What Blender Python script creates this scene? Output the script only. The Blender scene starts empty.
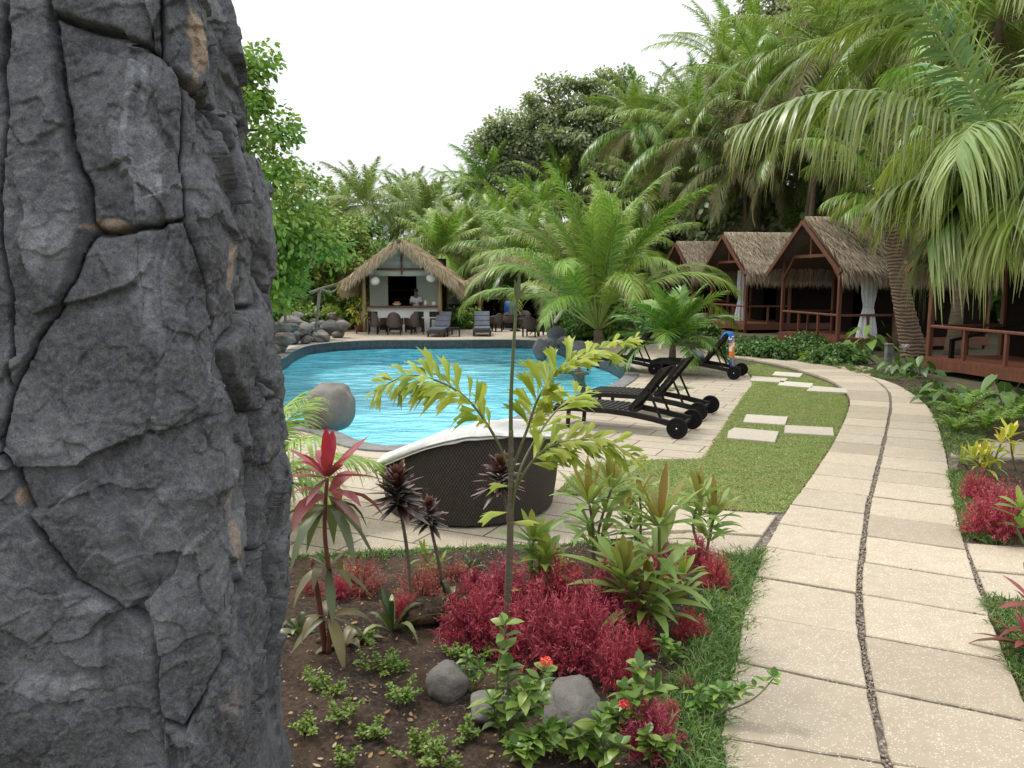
import bpy, math, random
import numpy as np
from mathutils import Vector, Matrix
from mathutils.geometry import tessellate_polygon

# ------------------------------------------------------------------ camera, sky, sun, exposure
S = bpy.context.scene
COL = S.collection
CAM_H = 2.2
FPX = 1024 * 28 / 36.0
PITCH = math.atan(104 / FPX)
cam_d = bpy.data.cameras.new('camera')
cam_d.lens = 28
cam_d.sensor_width = 36
cam_d.clip_start = 0.05
cam_d.clip_end = 2000
cam = bpy.data.objects.new('camera', cam_d)
COL.objects.link(cam)
cam.location = (0, 0, CAM_H)
cam.rotation_euler = (math.pi / 2 - PITCH, 0, 0)
S.camera = cam

SUN_EL, SUN_AZ = math.radians(58), math.radians(-60)      # bright overcast, light from high on the left
W = bpy.data.worlds.new('World')
S.world = W
W.use_nodes = True
nt = W.node_tree
nt.nodes.clear()
wo = nt.nodes.new('ShaderNodeOutputWorld')
bg = nt.nodes.new('ShaderNodeBackground')
sky = nt.nodes.new('ShaderNodeTexSky')
sky.sky_type = 'NISHITA'
sky.sun_disc = False
sky.sun_elevation = SUN_EL
sky.sun_rotation = SUN_AZ
sky.air_density = 1.0
sky.dust_density = 6.0
mx = nt.nodes.new('ShaderNodeMix')
mx.data_type = 'RGBA'
mx.inputs['Factor'].default_value = 0.86
mx.inputs['B'].default_value = (10.4, 10.7, 10.8, 1)        # the white cloud cover over the blue sky
nt.links.new(sky.outputs['Color'], mx.inputs['A'])
# an overcast sky is brighter overhead than at the horizon, with faint cloud tone
tcw = nt.nodes.new('ShaderNodeTexCoord')
sxyz = nt.nodes.new('ShaderNodeSeparateXYZ')
nt.links.new(tcw.outputs['Generated'], sxyz.inputs[0])
mr = nt.nodes.new('ShaderNodeMapRange')
mr.inputs['From Min'].default_value = 0.0
mr.inputs['From Max'].default_value = 1.0
mr.inputs['To Min'].default_value = 0.66
mr.inputs['To Max'].default_value = 1.62
nt.links.new(sxyz.outputs['Z'], mr.inputs['Value'])
cl = nt.nodes.new('ShaderNodeTexNoise')
cl.inputs['Scale'].default_value = 3.2
cl.inputs['Detail'].default_value = 5
nt.links.new(tcw.outputs['Generated'], cl.inputs['Vector'])
cm = nt.nodes.new('ShaderNodeMapRange')
cm.inputs['To Min'].default_value = 0.90
cm.inputs['To Max'].default_value = 1.12
nt.links.new(cl.outputs['Fac'], cm.inputs['Value'])
mm_ = nt.nodes.new('ShaderNodeMath')
mm_.operation = 'MULTIPLY'
nt.links.new(mr.outputs[0], mm_.inputs[0])
nt.links.new(cm.outputs[0], mm_.inputs[1])
vs = nt.nodes.new('ShaderNodeVectorMath')
vs.operation = 'SCALE'
nt.links.new(mx.outputs['Result'], vs.inputs[0])
nt.links.new(mm_.outputs[0], vs.inputs['Scale'])
nt.links.new(vs.outputs[0], bg.inputs['Color'])
bg.inputs['Strength'].default_value = 0.1
nt.links.new(bg.outputs['Background'], wo.inputs['Surface'])

sun_d = bpy.data.lights.new('sun', 'SUN')
sun_d.energy = 1.5
sun_d.angle = math.radians(12)
sun_d.color = (1.0, 0.96, 0.9)
sun = bpy.data.objects.new('sun', sun_d)
COL.objects.link(sun)
_sd = Vector((math.cos(SUN_EL) * math.sin(SUN_AZ), math.cos(SUN_EL) * math.cos(SUN_AZ), math.sin(SUN_EL)))
sun.rotation_euler = _sd.to_track_quat('Z', 'Y').to_euler()
sun.location = (0, 0, 60)

S.view_settings.view_transform = 'Standard'
S.view_settings.look = 'None'
S.view_settings.exposure = 0.46
S.view_settings.gamma = 1.0
S.cycles.max_bounces = 7
S.cycles.diffuse_bounces = 3
S.cycles.glossy_bounces = 3
S.cycles.transparent_max_bounces = 8
S.cycles.transmission_bounces = 4

rng = np.random.default_rng(7)
random.seed(7)
PI = math.pi
R = math.radians

# ------------------------------------------------------------------ helpers
def ray(px, py):
    a, b = (px - 512) / FPX, -(py - 384) / FPX
    return np.array([a, math.cos(PITCH) + b * math.sin(PITCH), -math.sin(PITCH) + b * math.cos(PITCH)])

def G(px, py, z=0.0):                     # ground point under a spot of the photograph
    d = ray(px, py)
    t = (z - CAM_H) / d[2]
    return np.array([d[0] * t, d[1] * t, z])

def A(px, py, Y):                         # point at distance Y
    d = ray(px, py)
    t = Y / d[1]
    return np.array([d[0] * t, Y, CAM_H + d[2] * t])

def G2(pts, z=0.0):
    return np.array([G(x, y, z)[:2] for x, y in pts])

def unit(v):
    v = np.asarray(v, float)
    return v / np.maximum(np.linalg.norm(v, axis=-1, keepdims=True), 1e-9)

def _h(ix, iy, iz, seed):
    n = (ix * 374761393 + iy * 668265263 + iz * 2147483647 + seed * 1274126177) & 0xffffffff
    n = ((n ^ (n >> 13)) * 1274126177) & 0xffffffff
    n = n ^ (n >> 16)
    return (n & 0xffff) / 65535.0

def vnoise(p, seed=0):
    p = np.asarray(p, float)
    i = np.floor(p).astype(np.int64)
    f = p - i
    f = f * f * f * (f * (f * 6 - 15) + 10)
    out = 0
    for dx in (0, 1):
        for dy in (0, 1):
            for dz in (0, 1):
                w = (f[:, 0] if dx else 1 - f[:, 0]) * (f[:, 1] if dy else 1 - f[:, 1]) * (f[:, 2] if dz else 1 - f[:, 2])
                out = out + w * _h(i[:, 0] + dx, i[:, 1] + dy, i[:, 2] + dz, seed)
    return out * 2 - 1

def fbm(p, octv=4, seed=0, gain=0.5):
    p = np.asarray(p, float)
    o, a, tot = 0, 1.0, 0
    for k in range(octv):
        o = o + a * vnoise(p * (2.03 ** k), seed + k * 17)
        tot += a
        a *= gain
    return o / tot

def catmull(pts, n=8, closed=False):
    P = np.asarray(pts, float)
    m = len(P)
    out = []
    rngk = range(m) if closed else range(m - 1)
    for k in rngk:
        if closed:
            p0, p1, p2, p3 = P[(k - 1) % m], P[k], P[(k + 1) % m], P[(k + 2) % m]
        else:
            p0, p1, p2, p3 = P[max(k - 1, 0)], P[k], P[k + 1], P[min(k + 2, m - 1)]
        for j in range(n):
            t = j / n
            out.append(0.5 * (2 * p1 + (p2 - p0) * t + (2 * p0 - 5 * p1 + 4 * p2 - p3) * t * t + (3 * p1 - p0 - 3 * p2 + p3) * t ** 3))
    if not closed:
        out.append(P[-1])
    return np.array(out)

def inpoly(P, poly):
    x, y = P[:, 0], P[:, 1]
    ins = np.zeros(len(P), bool)
    q = np.asarray(poly)
    j = len(q) - 1
    for i in range(len(q)):
        xi, yi, xj, yj = q[i][0], q[i][1], q[j][0], q[j][1]
        c = ((yi > y) != (yj > y)) & (x < (xj - xi) * (y - yi) / (yj - yi + 1e-12) + xi)
        ins ^= c
        j = i
    return ins

def scatter(poly, n, r=None):
    r = r or rng
    q = np.asarray(poly)
    lo, hi = q.min(0)[:2], q.max(0)[:2]
    out = np.zeros((0, 2))
    while len(out) < n:
        c = lo + r.random((max(n * 2, 64), 2)) * (hi - lo)
        out = np.vstack([out, c[inpoly(c, q)]])
    return out[:n]

class MB:
    """collects vertices and faces for ONE mesh"""
    def __init__(s):
        s.v, s.f, s.r, s.t, s.n = [], [], [], [], 0
    def add(s, v, faces, r=None, t=None):
        v = np.asarray(v, float).reshape(-1, 3)
        k = len(v)
        for f in (faces if isinstance(faces, list) else [faces]):
            f = np.asarray(f, np.int64)
            if f.ndim == 1:
                f = f[None]
            if len(f):
                s.f.append(f + s.n)
        s.v.append(v)
        s.r.append(np.broadcast_to(np.asarray(0.5 if r is None else r, float), (k,)))
        s.t.append(np.broadcast_to(np.asarray(0.5 if t is None else t, float), (k,)))
        s.n += k
    def mesh(s, name, mat=None, smooth=False):
        me = bpy.data.meshes.new(name)
        v = np.concatenate(s.v) if s.v else np.zeros((0, 3))
        me.vertices.add(len(v))
        me.vertices.foreach_set('co', v.astype(np.float32).ravel())
        loops = np.concatenate([f.ravel() for f in s.f])
        tot = np.concatenate([np.full(len(f), f.shape[1]) for f in s.f])
        start = np.concatenate([[0], np.cumsum(tot)[:-1]])
        me.loops.add(len(loops))
        me.loops.foreach_set('vertex_index', loops.astype(np.int32))
        me.polygons.add(len(tot))
        me.polygons.foreach_set('loop_start', start.astype(np.int32))
        me.update(calc_edges=True)
        for nm, dat in (('rnd', s.r), ('tt', s.t)):
            a = me.attributes.new(nm, 'FLOAT', 'POINT')
            a.data.foreach_set('value', np.concatenate(dat).astype(np.float32))
        me.validate()
        soft = smooth or (mat is not None and any(w in mat.name for w in ('leaf', 'petal', 'blade', 'thatch')))
        me.polygons.foreach_set('use_smooth', np.full(len(me.polygons), soft, bool))
        if mat:
            me.materials.append(mat)
        return me
    def build(s, name, mat, parent=None, loc=None, smooth=False):
        return link(name, s.mesh(name, mat, smooth), parent, loc)

def link(name, me, parent=None, loc=None, rz=0.0):
    o = bpy.data.objects.new(name, me)
    COL.objects.link(o)
    if parent:
        o.parent = parent
    if loc is not None:
        o.location = tuple(float(x) for x in loc)
    if rz:
        o.rotation_euler = (0, 0, rz)
    return o

def tag(o, label=None, cat=None, group=None, kind=None):
    if label: o['label'] = label
    if cat: o['category'] = cat
    if group: o['group'] = group
    if kind: o['kind'] = kind
    return o

def thing(name, label, cat, loc=(0, 0, 0), rz=0.0, group=None):
    o = link(name, None, None, loc, rz)
    o.empty_display_size = 0.2
    return tag(o, label, cat, group)

def dup(o, loc=None, rz=None, sc=None, label=None, parent=None):
    c = o.copy()
    COL.objects.link(c)
    if parent: c.parent = parent
    if loc is not None: c.location = tuple(float(x) for x in loc)
    if rz is not None: c.rotation_euler = (o.rotation_euler.x, o.rotation_euler.y, rz)
    if sc is not None: c.scale = (sc, sc, sc) if np.isscalar(sc) else sc
    if label: c['label'] = label
    for ch in [x for x in list(COL.objects) if x.parent == o]:
        dup(ch, parent=c)
    return c

BOXF = np.array([[0, 3, 2, 1], [4, 5, 6, 7], [0, 1, 5, 4], [1, 2, 6, 5], [2, 3, 7, 6], [3, 0, 4, 7]])
def box(mb, c, size, rot=None, r=None, bev=0.0):
    x, y, z = [q / 2 for q in size]
    if bev > 0:
        b = min(bev, x * .9, y * .9, z * .9)
        v, ring = [], []
        for zz, k in ((-z, b), (-z + b, 0), (z - b, 0), (z, b)):
            ax, ay = x - k, y - k
            bb = b
            pts = [(-ax + bb, -ay), (ax - bb, -ay), (ax, -ay + bb), (ax, ay - bb), (ax - bb, ay), (-ax + bb, ay), (-ax, ay - bb), (-ax, -ay + bb)]
            v += [(p[0], p[1], zz) for p in pts]
        v = np.array(v)
        fs = [[i * 8 + j, i * 8 + (j + 1) % 8, (i + 1) * 8 + (j + 1) % 8, (i + 1) * 8 + j] for i in range(3) for j in range(8)]
        faces = [np.array(fs), np.array([list(range(7, -1, -1))]), np.array([list(range(24, 32))])]
    else:
        v = np.array([[-x, -y, -z], [x, -y, -z], [x, y, -z], [-x, y, -z], [-x, -y, z], [x, -y, z], [x, y, z], [-x, y, z]])
        faces = [BOXF]
    if rot is not None:
        v = v @ np.array(rot).T
    mb.add(v + np.asarray(c, float), faces, r)

def beam(mb, p, q, w, h, r=None, up=(0, 0, 1), bev=0.0):
    p, q = np.asarray(p, float), np.asarray(q, float)
    d = q - p
    L = np.linalg.norm(d)
    d = d / L
    up = np.asarray(up, float)
    if abs(d @ up) > .98:
        up = np.array([0, 1, 0.])
    s = unit(np.cross(up, d))
    u = np.cross(d, s)
    box(mb, (p + q) / 2, (L, w, h), np.stack([d, s, u], 1), r, bev)

def tube(mb, pts, rad, n=8, cap=True, r=None, t=None):
    P = np.asarray(pts, float)
    m = len(P)
    rad = np.broadcast_to(np.asarray(rad, float), (m,))
    T = unit(np.gradient(P, axis=0))
    ref = np.array([0, 0, 1.]) if abs(T[0][2]) < .9 else np.array([1., 0, 0])
    V = []
    for k in range(m):
        s = unit(np.cross(ref, T[k]))
        u = np.cross(T[k], s)
        ref = u
        a = np.arange(n) * 2 * PI / n
        V.append(P[k] + rad[k] * (np.cos(a)[:, None] * s + np.sin(a)[:, None] * u))
    V = np.concatenate(V)
    k, j = np.meshgrid(np.arange(m - 1), np.arange(n), indexing='ij')
    k, j = k.ravel(), j.ravel()
    F = [np.stack([k * n + j, k * n + (j + 1) % n, (k + 1) * n + (j + 1) % n, (k + 1) * n + j], 1)]
    if cap:
        F += [np.arange(n)[::-1][None], ((m - 1) * n + np.arange(n))[None]]
    mb.add(V, F, r, np.repeat(np.linspace(0, 1, m), n) if t is None else t)

def lathe(mb, prof, n=16, c=(0, 0, 0), r=None, cap=False):
    prof = np.asarray(prof, float)
    m = len(prof)
    a = np.arange(n) * 2 * PI / n
    V = np.stack([prof[:, 0:1] * np.cos(a), prof[:, 0:1] * np.sin(a), np.repeat(prof[:, 1:2], n, 1)], -1).reshape(-1, 3) + np.asarray(c, float)
    k, j = np.meshgrid(np.arange(m - 1), np.arange(n), indexing='ij')
    k, j = k.ravel(), j.ravel()
    F = [np.stack([k * n + j, k * n + (j + 1) % n, (k + 1) * n + (j + 1) % n, (k + 1) * n + j], 1)]
    if cap:
        F += [np.arange(n)[::-1][None], ((m - 1) * n + np.arange(n))[None]]
    mb.add(V, F, r)

def rock(mb, c, size, seed, rough=.25, n=28, r=None, facet=.0, freq=1.3):
    m = n // 2
    th = np.linspace(0, PI, m + 1)[1:-1]
    ph = np.arange(n) * 2 * PI / n
    D = np.stack([np.outer(np.sin(th), np.cos(ph)), np.outer(np.sin(th), np.sin(ph)), np.outer(np.cos(th), np.ones(n))], -1).reshape(-1, 3)
    D = np.vstack([D, [[0, 0, 1], [0, 0, -1]]])
    rr = 1 + rough * fbm(D * freq + seed * 3.7, 4, seed)
    if facet > 0:
        rg = np.random.default_rng(seed)
        for q in unit(rg.normal(size=(9, 3))):
            lim = rg.uniform(.72, .95)
            dd = D @ q
            rr = np.where(dd > .05, np.minimum(rr, lim / np.maximum(dd, .05) * facet + rr * (1 - facet)), rr)
    V = D * rr[:, None] * np.asarray(size, float) / 2
    k, j = np.meshgrid(np.arange(m - 2), np.arange(n), indexing='ij')
    k, j = k.ravel(), j.ravel()
    F = np.stack([k * n + j, (k + 1) * n + j, (k + 1) * n + (j + 1) % n, k * n + (j + 1) % n], 1)
    top, bot = len(V) - 2, len(V) - 1
    j = np.arange(n)
    mb.add(V + np.asarray(c, float), [F, np.stack([np.full(n, top), j, (j + 1) % n], 1), np.stack([np.full(n, bot), (m - 2) * n + (j + 1) % n, (m - 2) * n + j], 1)], r)

def leaves(mb, P, D, N, L, Wd, droop=0.0, prof=(.3, 1, .75, .04), fold=0.0, rnd=None, t01=None):
    """many leaf blades at once: strips from P along D, face normal near N, length L, half-width Wd"""
    P, D, N = np.atleast_2d(P), np.atleast_2d(D), np.atleast_2d(N)
    n = len(P)
    D = unit(np.broadcast_to(D, (n, 3)))
    N = np.broadcast_to(N, (n, 3))
    Sd = unit(np.cross(D, N))
    U = np.cross(Sd, D)
    L = np.broadcast_to(np.asarray(L, float), (n,))
    Wd = np.broadcast_to(np.asarray(Wd, float), (n,))
    dr = np.broadcast_to(np.asarray(droop, float), (n,))
    prof = np.asarray(prof, float)
    m = len(prof)
    t = np.linspace(0, 1, m)
    g = np.array([0, 0, -1.])
    C = P[:, None] + D[:, None] * (L[:, None] * (t - .35 * dr[:, None] * t ** 2))[..., None] + g * (L[:, None] * dr[:, None] * t ** 2)[..., None]
    off = Sd[:, None] * (Wd[:, None] * prof)[..., None]
    rv = rng.random(n) if rnd is None else np.broadcast_to(rnd, (n,))
    if fold:
        mid = C - U[:, None] * (Wd[:, None] * prof * fold)[..., None]
        V = np.stack([C - off, mid, C + off], 2)
        w = 3
    else:
        V = np.stack([C - off, C + off], 2)
        w = 2
    V = V.reshape(-1, 3)
    i, k, c = np.meshgrid(np.arange(n), np.arange(m - 1), np.arange(w - 1), indexing='ij')
    b = (i * m * w + k * w + c).ravel()
    F = np.stack([b, b + 1, b + w + 1, b + w], 1)
    tv = np.tile(np.repeat(t, w), n) if t01 is None else np.repeat(np.broadcast_to(t01, (n,)), m * w)
    mb.add(V, F, np.repeat(rv, m * w), tv)

def sheet(mb, outer, holes=(), z=0.0):
    loops = [[Vector((p[0], p[1], 0)) for p in outer]] + [[Vector((p[0], p[1], 0)) for p in h] for h in holes]
    tri = tessellate_polygon(loops)
    V = np.array([(p.x, p.y, z) for l in loops for p in l])
    T = np.array(tri)
    a, b, c = V[T[:, 0]], V[T[:, 1]], V[T[:, 2]]
    flip = np.cross(b - a, c - a)[:, 2] < 0
    T[flip] = T[flip][:, ::-1]
    mb.add(V, T)

def slab(mb, poly, z0, z1, r=None, bev=0.008):
    q = np.asarray(poly, float)[:, :2]
    n = len(q)
    c = q.mean(0)
    area = sum(q[i][0] * q[(i + 1) % n][1] - q[(i + 1) % n][0] * q[i][1] for i in range(n))
    if area < 0:
        q = q[::-1]
    qi = c + (q - c) * (1 - bev / np.maximum(np.linalg.norm(q - c, axis=1, keepdims=True), .01))
    V = np.vstack([np.c_[q, np.full(n, z0)], np.c_[q, np.full(n, z1 - bev)], np.c_[qi, np.full(n, z1)]])
    j = np.arange(n)
    F = [np.stack([k * n + j, k * n + (j + 1) % n, (k + 1) * n + (j + 1) % n, (k + 1) * n + j], 1) for k in (0, 1)]
    mb.add(V, F + [(2 * n + j)[None]], r)

# ------------------------------------------------------------------ materials
def new_mat(name):
    m = bpy.data.materials.new(name)
    m.use_nodes = True
    t = m.node_tree
    b = t.nodes['Principled BSDF']
    return m, t, b, t.nodes['Material Output']

def nd(t, typ, **kw):
    n = t.nodes.new(typ)
    for k, v in kw.items():
        if k in n.inputs:
            n.inputs[k].default_value = v
        else:
            setattr(n, k, v)
    return n

def ramp(t, fac, stops):
    n = t.nodes.new('ShaderNodeValToRGB')
    e = n.color_ramp.elements
    while len(e) < len(stops):
        e.new(.5)
    for q, (p, c) in zip(e, stops):
        q.position = p
        q.color = (*c, 1) if len(c) == 3 else c
    t.links.new(fac, n.inputs[0])
    return n.outputs[0]

def mixc(t, fac, a, b, blend='MIX'):
    n = t.nodes.new('ShaderNodeMix')
    n.data_type = 'RGBA'
    n.blend_type = blend
    for sock, val in ((n.inputs['Factor'], fac), (n.inputs['A'], a), (n.inputs['B'], b)):
        if hasattr(val, 'is_linked') or isinstance(val, bpy.types.NodeSocket):
            t.links.new(val, sock)
        elif np.isscalar(val):
            sock.default_value = val
        else:
            sock.default_value = (*val, 1) if len(val) == 3 else val
    return n.outputs['Result']

def mnode(t, op, a, b=None):
    n = t.nodes.new('ShaderNodeMath')
    n.operation = op
    for k, v in enumerate((a, b)):
        if v is None: continue
        if np.isscalar(v): n.inputs[k].default_value = v
        else: t.links.new(v, n.inputs[k])
    return n.outputs[0]

def coords(t, kind='Object', scale=None, rot=None):
    c = t.nodes.new('ShaderNodeTexCoord').outputs[kind]
    if kind == 'World':
        pass
    if scale is not None or rot is not None:
        m = t.nodes.new('ShaderNodeMapping')
        t.links.new(c, m.inputs['Vector'])
        if scale is not None: m.inputs['Scale'].default_value = scale if not np.isscalar(scale) else (scale,) * 3
        if rot is not None: m.inputs['Rotation'].default_value = rot
        c = m.outputs[0]
    return c

def noise(t, scale, detail=4, rough=.55, vec=None, out='Fac'):
    n = nd(t, 'ShaderNodeTexNoise', Scale=scale, Detail=detail, Roughness=rough)
    t.links.new(vec if vec is not None else coords(t), n.inputs['Vector'])
    return n.outputs[out]

def voro(t, scale, vec=None, feature='F1', out='Distance', rnd=1.0):
    n = nd(t, 'ShaderNodeTexVoronoi', Scale=scale, Randomness=rnd)
    n.feature = feature
    t.links.new(vec if vec is not None else coords(t), n.inputs['Vector'])
    return n.outputs[out]

def bump(t, b, height, strength=.5, dist=.01):
    n = nd(t, 'ShaderNodeBump', Strength=strength, Distance=dist)
    t.links.new(height, n.inputs['Height'])
    t.links.new(n.outputs[0], b.inputs['Normal'])

def attr(t, name='rnd'):
    n = t.nodes.new('ShaderNodeAttribute')
    n.attribute_name = name
    return n.outputs['Fac']

def leafmat(name, c1, c2, c3=None, tip=None, rough=.45, trans=.3, spec=.4, objvar=.12, base=None):
    """foliage: the blade's own colour runs c1..c3 from leaf to leaf; light also passes through"""
    m, t, b, out = new_mat(name)
    stops = [(0.05, c1), (.95, c2)] if c3 is None else [(0, c1), (.5, c2), (1, c3)]
    col = ramp(t, attr(t), stops)
    if tip is not None:
        f = mnode(t, 'POWER', attr(t, 'tt'), 3.0)
        col = mixc(t, f, col, tip)
    if base is not None:
        f = mnode(t, 'SUBTRACT', 1.0, attr(t, 'tt'))
        f = mnode(t, 'POWER', f, 2.0)
        col = mixc(t, f, col, base)
    oi = t.nodes.new('ShaderNodeObjectInfo').outputs['Random']
    hsv = t.nodes.new('ShaderNodeHueSaturation')
    t.links.new(col, hsv.inputs['Color'])
    v = mnode(t, 'ADD', mnode(t, 'MULTIPLY', oi, objvar * 2), 1 - objvar)
    t.links.new(v, hsv.inputs['Value'])
    t.links.new(mnode(t, 'ADD', mnode(t, 'MULTIPLY', oi, objvar * .15), .5 - objvar * .075), hsv.inputs['Hue'])
    col = hsv.outputs['Color']
    t.links.new(col, b.inputs['Base Color'])
    b.inputs['Roughness'].default_value = rough
    b.inputs['Specular IOR Level'].default_value = spec
    if trans > 0:
        tr = t.nodes.new('ShaderNodeBsdfTranslucent')
        t.links.new(mixc(t, .5, col, (1.0, 1.0, .35), 'MULTIPLY'), tr.inputs['Color'])
        ms = t.nodes.new('ShaderNodeMixShader')
        ms.inputs[0].default_value = trans
        t.links.new(b.outputs[0], ms.inputs[1])
        t.links.new(tr.outputs[0], ms.inputs[2])
        t.links.new(ms.outputs[0], out.inputs['Surface'])
    return m

def plain(name, c1, c2=None, rough=.6, scale=8, bumpv=0.0, bscale=40, metal=0, spec=.4, userand=False, stretch=None):
    m, t, b, out = new_mat(name)
    c2 = c2 or tuple(x * .75 for x in c1)
    vec = coords(t, 'Object', stretch) if stretch else coords(t)
    f = attr(t) if userand else noise(t, scale, 5, .6, vec)
    col = ramp(t, f, [(.3 if not userand else 0, c1), (.7 if not userand else 1, c2)])
    if userand:
        col = mixc(t, noise(t, scale, 4, .6, vec), col, mixc(t, 1.0, col, (.6, .6, .6), 'MULTIPLY'))
    t.links.new(col, b.inputs['Base Color'])
    b.inputs['Roughness'].default_value = rough
    b.inputs['Metallic'].default_value = metal
    b.inputs['Specular IOR Level'].default_value = spec
    if bumpv:
        bump(t, b, noise(t, bscale, 6, .65, vec), bumpv, .02)
    return m
# ------------------------------------------------------------------ shared materials
def mat_slabs(name, c1, c2, brick=None):
    m, t, b, out = new_mat(name)
    vec = coords(t)
    big = noise(t, .9, 5, .6, vec)
    mid = noise(t, 9, 5, .65, vec)
    col = ramp(t, mid, [(.3, c1), (.7, c2)])
    col = mixc(t, mnode(t, 'MULTIPLY', big, .55), col, tuple(x * .68 for x in c1))
    sp = voro(t, 105, vec, out='Color')
    sepr = t.nodes.new('ShaderNodeSeparateColor')
    t.links.new(sp, sepr.inputs[0])
    white = mnode(t, 'GREATER_THAN', sepr.outputs[0], .80)
    dark = mnode(t, 'LESS_THAN', sepr.outputs[0], .2)
    inner = mnode(t, 'LESS_THAN', voro(t, 105, vec), .42)
    col = mixc(t, mnode(t, 'MULTIPLY', mnode(t, 'MULTIPLY', white, inner), .5), col, (.85, .81, .72))
    col = mixc(t, mnode(t, 'MULTIPLY', mnode(t, 'MULTIPLY', dark, inner), .5), col, (.33, .25, .16))
    h = mnode(t, 'ADD', voro(t, 75, vec), mnode(t, 'MULTIPLY', noise(t, 160, 2, .5, vec), .6))
    if brick:
        bw, bh, rz = brick
        bv = coords(t, 'Object', None, (0, 0, rz))
        bt = nd(t, 'ShaderNodeTexBrick', Scale=1.0)
        bt.inputs['Brick Width'].default_value = bw
        bt.inputs['Row Height'].default_value = bh
        bt.inputs['Mortar Size'].default_value = .011
        bt.inputs['Mortar Smooth'].default_value = .2
        bt.inputs['Color1'].default_value = (1, 1, 1, 1)
        bt.inputs['Color2'].default_value = (.86, .85, .83, 1)
        bt.inputs['Mortar'].default_value = (.28, .22, .17, 1)
        t.links.new(bv, bt.inputs['Vector'])
        col = mixc(t, 1.0, col, bt.outputs['Color'], 'MULTIPLY')
    else:
        col = mixc(t, 1.0, col, ramp(t, attr(t), [(0, (.78, .76, .74)), (.5, (.95, .95, .94)), (1, (1.06, 1.05, 1.03))]), 'MULTIPLY')
    t.links.new(col, b.inputs['Base Color'])
    b.inputs['Roughness'].default_value = .85
    bump(t, b, h, .35, .004)
    return m

M = {}
M['path'] = mat_slabs('aggregate_slab', (.395, .33, .245), (.48, .41, .315))
M['deck'] = mat_slabs('deck_slab', (.38, .32, .24), (.47, .405, .31), (.9, .42, R(26)))
M['step'] = mat_slabs('pale_step_slab', (.50, .45, .37), (.60, .55, .46))
def mat_gravel():
    m, t, b, out = new_mat('gravel')
    vec = coords(t)
    c = voro(t, 42, vec, out='Color')
    s = t.nodes.new('ShaderNodeSeparateColor')
    t.links.new(c, s.inputs[0])
    col = ramp(t, s.outputs[0], [(0, (.08, .06, .045)), (.5, (.22, .175, .135)), (.8, (.34, .29, .23)), (1, (.5, .45, .38))])
    d = voro(t, 42, vec)
    col = mixc(t, d, col, (.07, .055, .04))
    t.links.new(col, b.inputs['Base Color'])
    b.inputs['Roughness'].default_value = .8
    bump(t, b, mnode(t, 'SUBTRACT', 1.0, d), 1.0, .02)
    return m
M['gravel'] = mat_gravel()
def mat_soil():
    m, t, b, out = new_mat('soil')
    vec = coords(t)
    n1, n2 = noise(t, 3, 6, .65, vec), noise(t, 38, 6, .7, vec)
    col = ramp(t, n2, [(.3, (.016, .011, .009)), (.52, (.050, .035, .026)), (.72, (.14, .10, .075))])
    col = mixc(t, ramp(t, n1, [(.45, (0, 0, 0)), (.68, (.7, .7, .7))]), col, (.12, .078, .048))
    c = voro(t, 55, vec, out='Color')
    s = t.nodes.new('ShaderNodeSeparateColor')
    t.links.new(c, s.inputs[0])
    chip = mnode(t, 'MULTIPLY', mnode(t, 'GREATER_THAN', s.outputs[0], .93), mnode(t, 'LESS_THAN', voro(t, 55, vec), .3))
    col = mixc(t, mnode(t, 'MULTIPLY', chip, .8), col, (.42, .38, .33))
    t.links.new(col, b.inputs['Base Color'])
    b.inputs['Roughness'].default_value = .95
    b.inputs['Specular IOR Level'].default_value = .15
    bump(t, b, n2, .9, .03)
    return m
M['soil'] = mat_soil()
M['ground'] = plain('ground_cover', (.05, .06, .025), (.085, .06, .035), .95, 2.5, .6, 20)
M['turf'] = plain('turf', (.16, .19, .065), (.23, .24, .10), .9, 5, .5, 60)
M['coping'] = plain('pool_coping', (.10, .10, .10), (.22, .21, .20), .6, 6, .4, 50)
M['dark_tile'] = plain('dark_pool_stone', (.02, .023, .025), (.055, .06, .064), .5, 9, .3, 50)
def mat_basin():
    m, t, b, out = new_mat('pool_tile')
    vec = coords(t)
    ck = nd(t, 'ShaderNodeTexBrick', Scale=1.0)
    ck.offset = 0
    for k, v in (('Brick Width', .15), ('Row Height', .15), ('Mortar Size', .006)):
        ck.inputs[k].default_value = v
    ck.inputs['Color1'].default_value = (.40, .78, .86, 1)
    ck.inputs['Color2'].default_value = (.48, .82, .89, 1)
    ck.inputs['Mortar'].default_value = (.5, .75, .8, 1)
    t.links.new(vec, ck.inputs['Vector'])
    col = mixc(t, mnode(t, 'MULTIPLY', noise(t, .35, 3, .5, vec), .35), ck.outputs['Color'], (.26, .70, .76))
    t.links.new(col, b.inputs['Base Color'])
    b.inputs['Roughness'].default_value = .5
    return m
M['basin'] = mat_basin()
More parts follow.
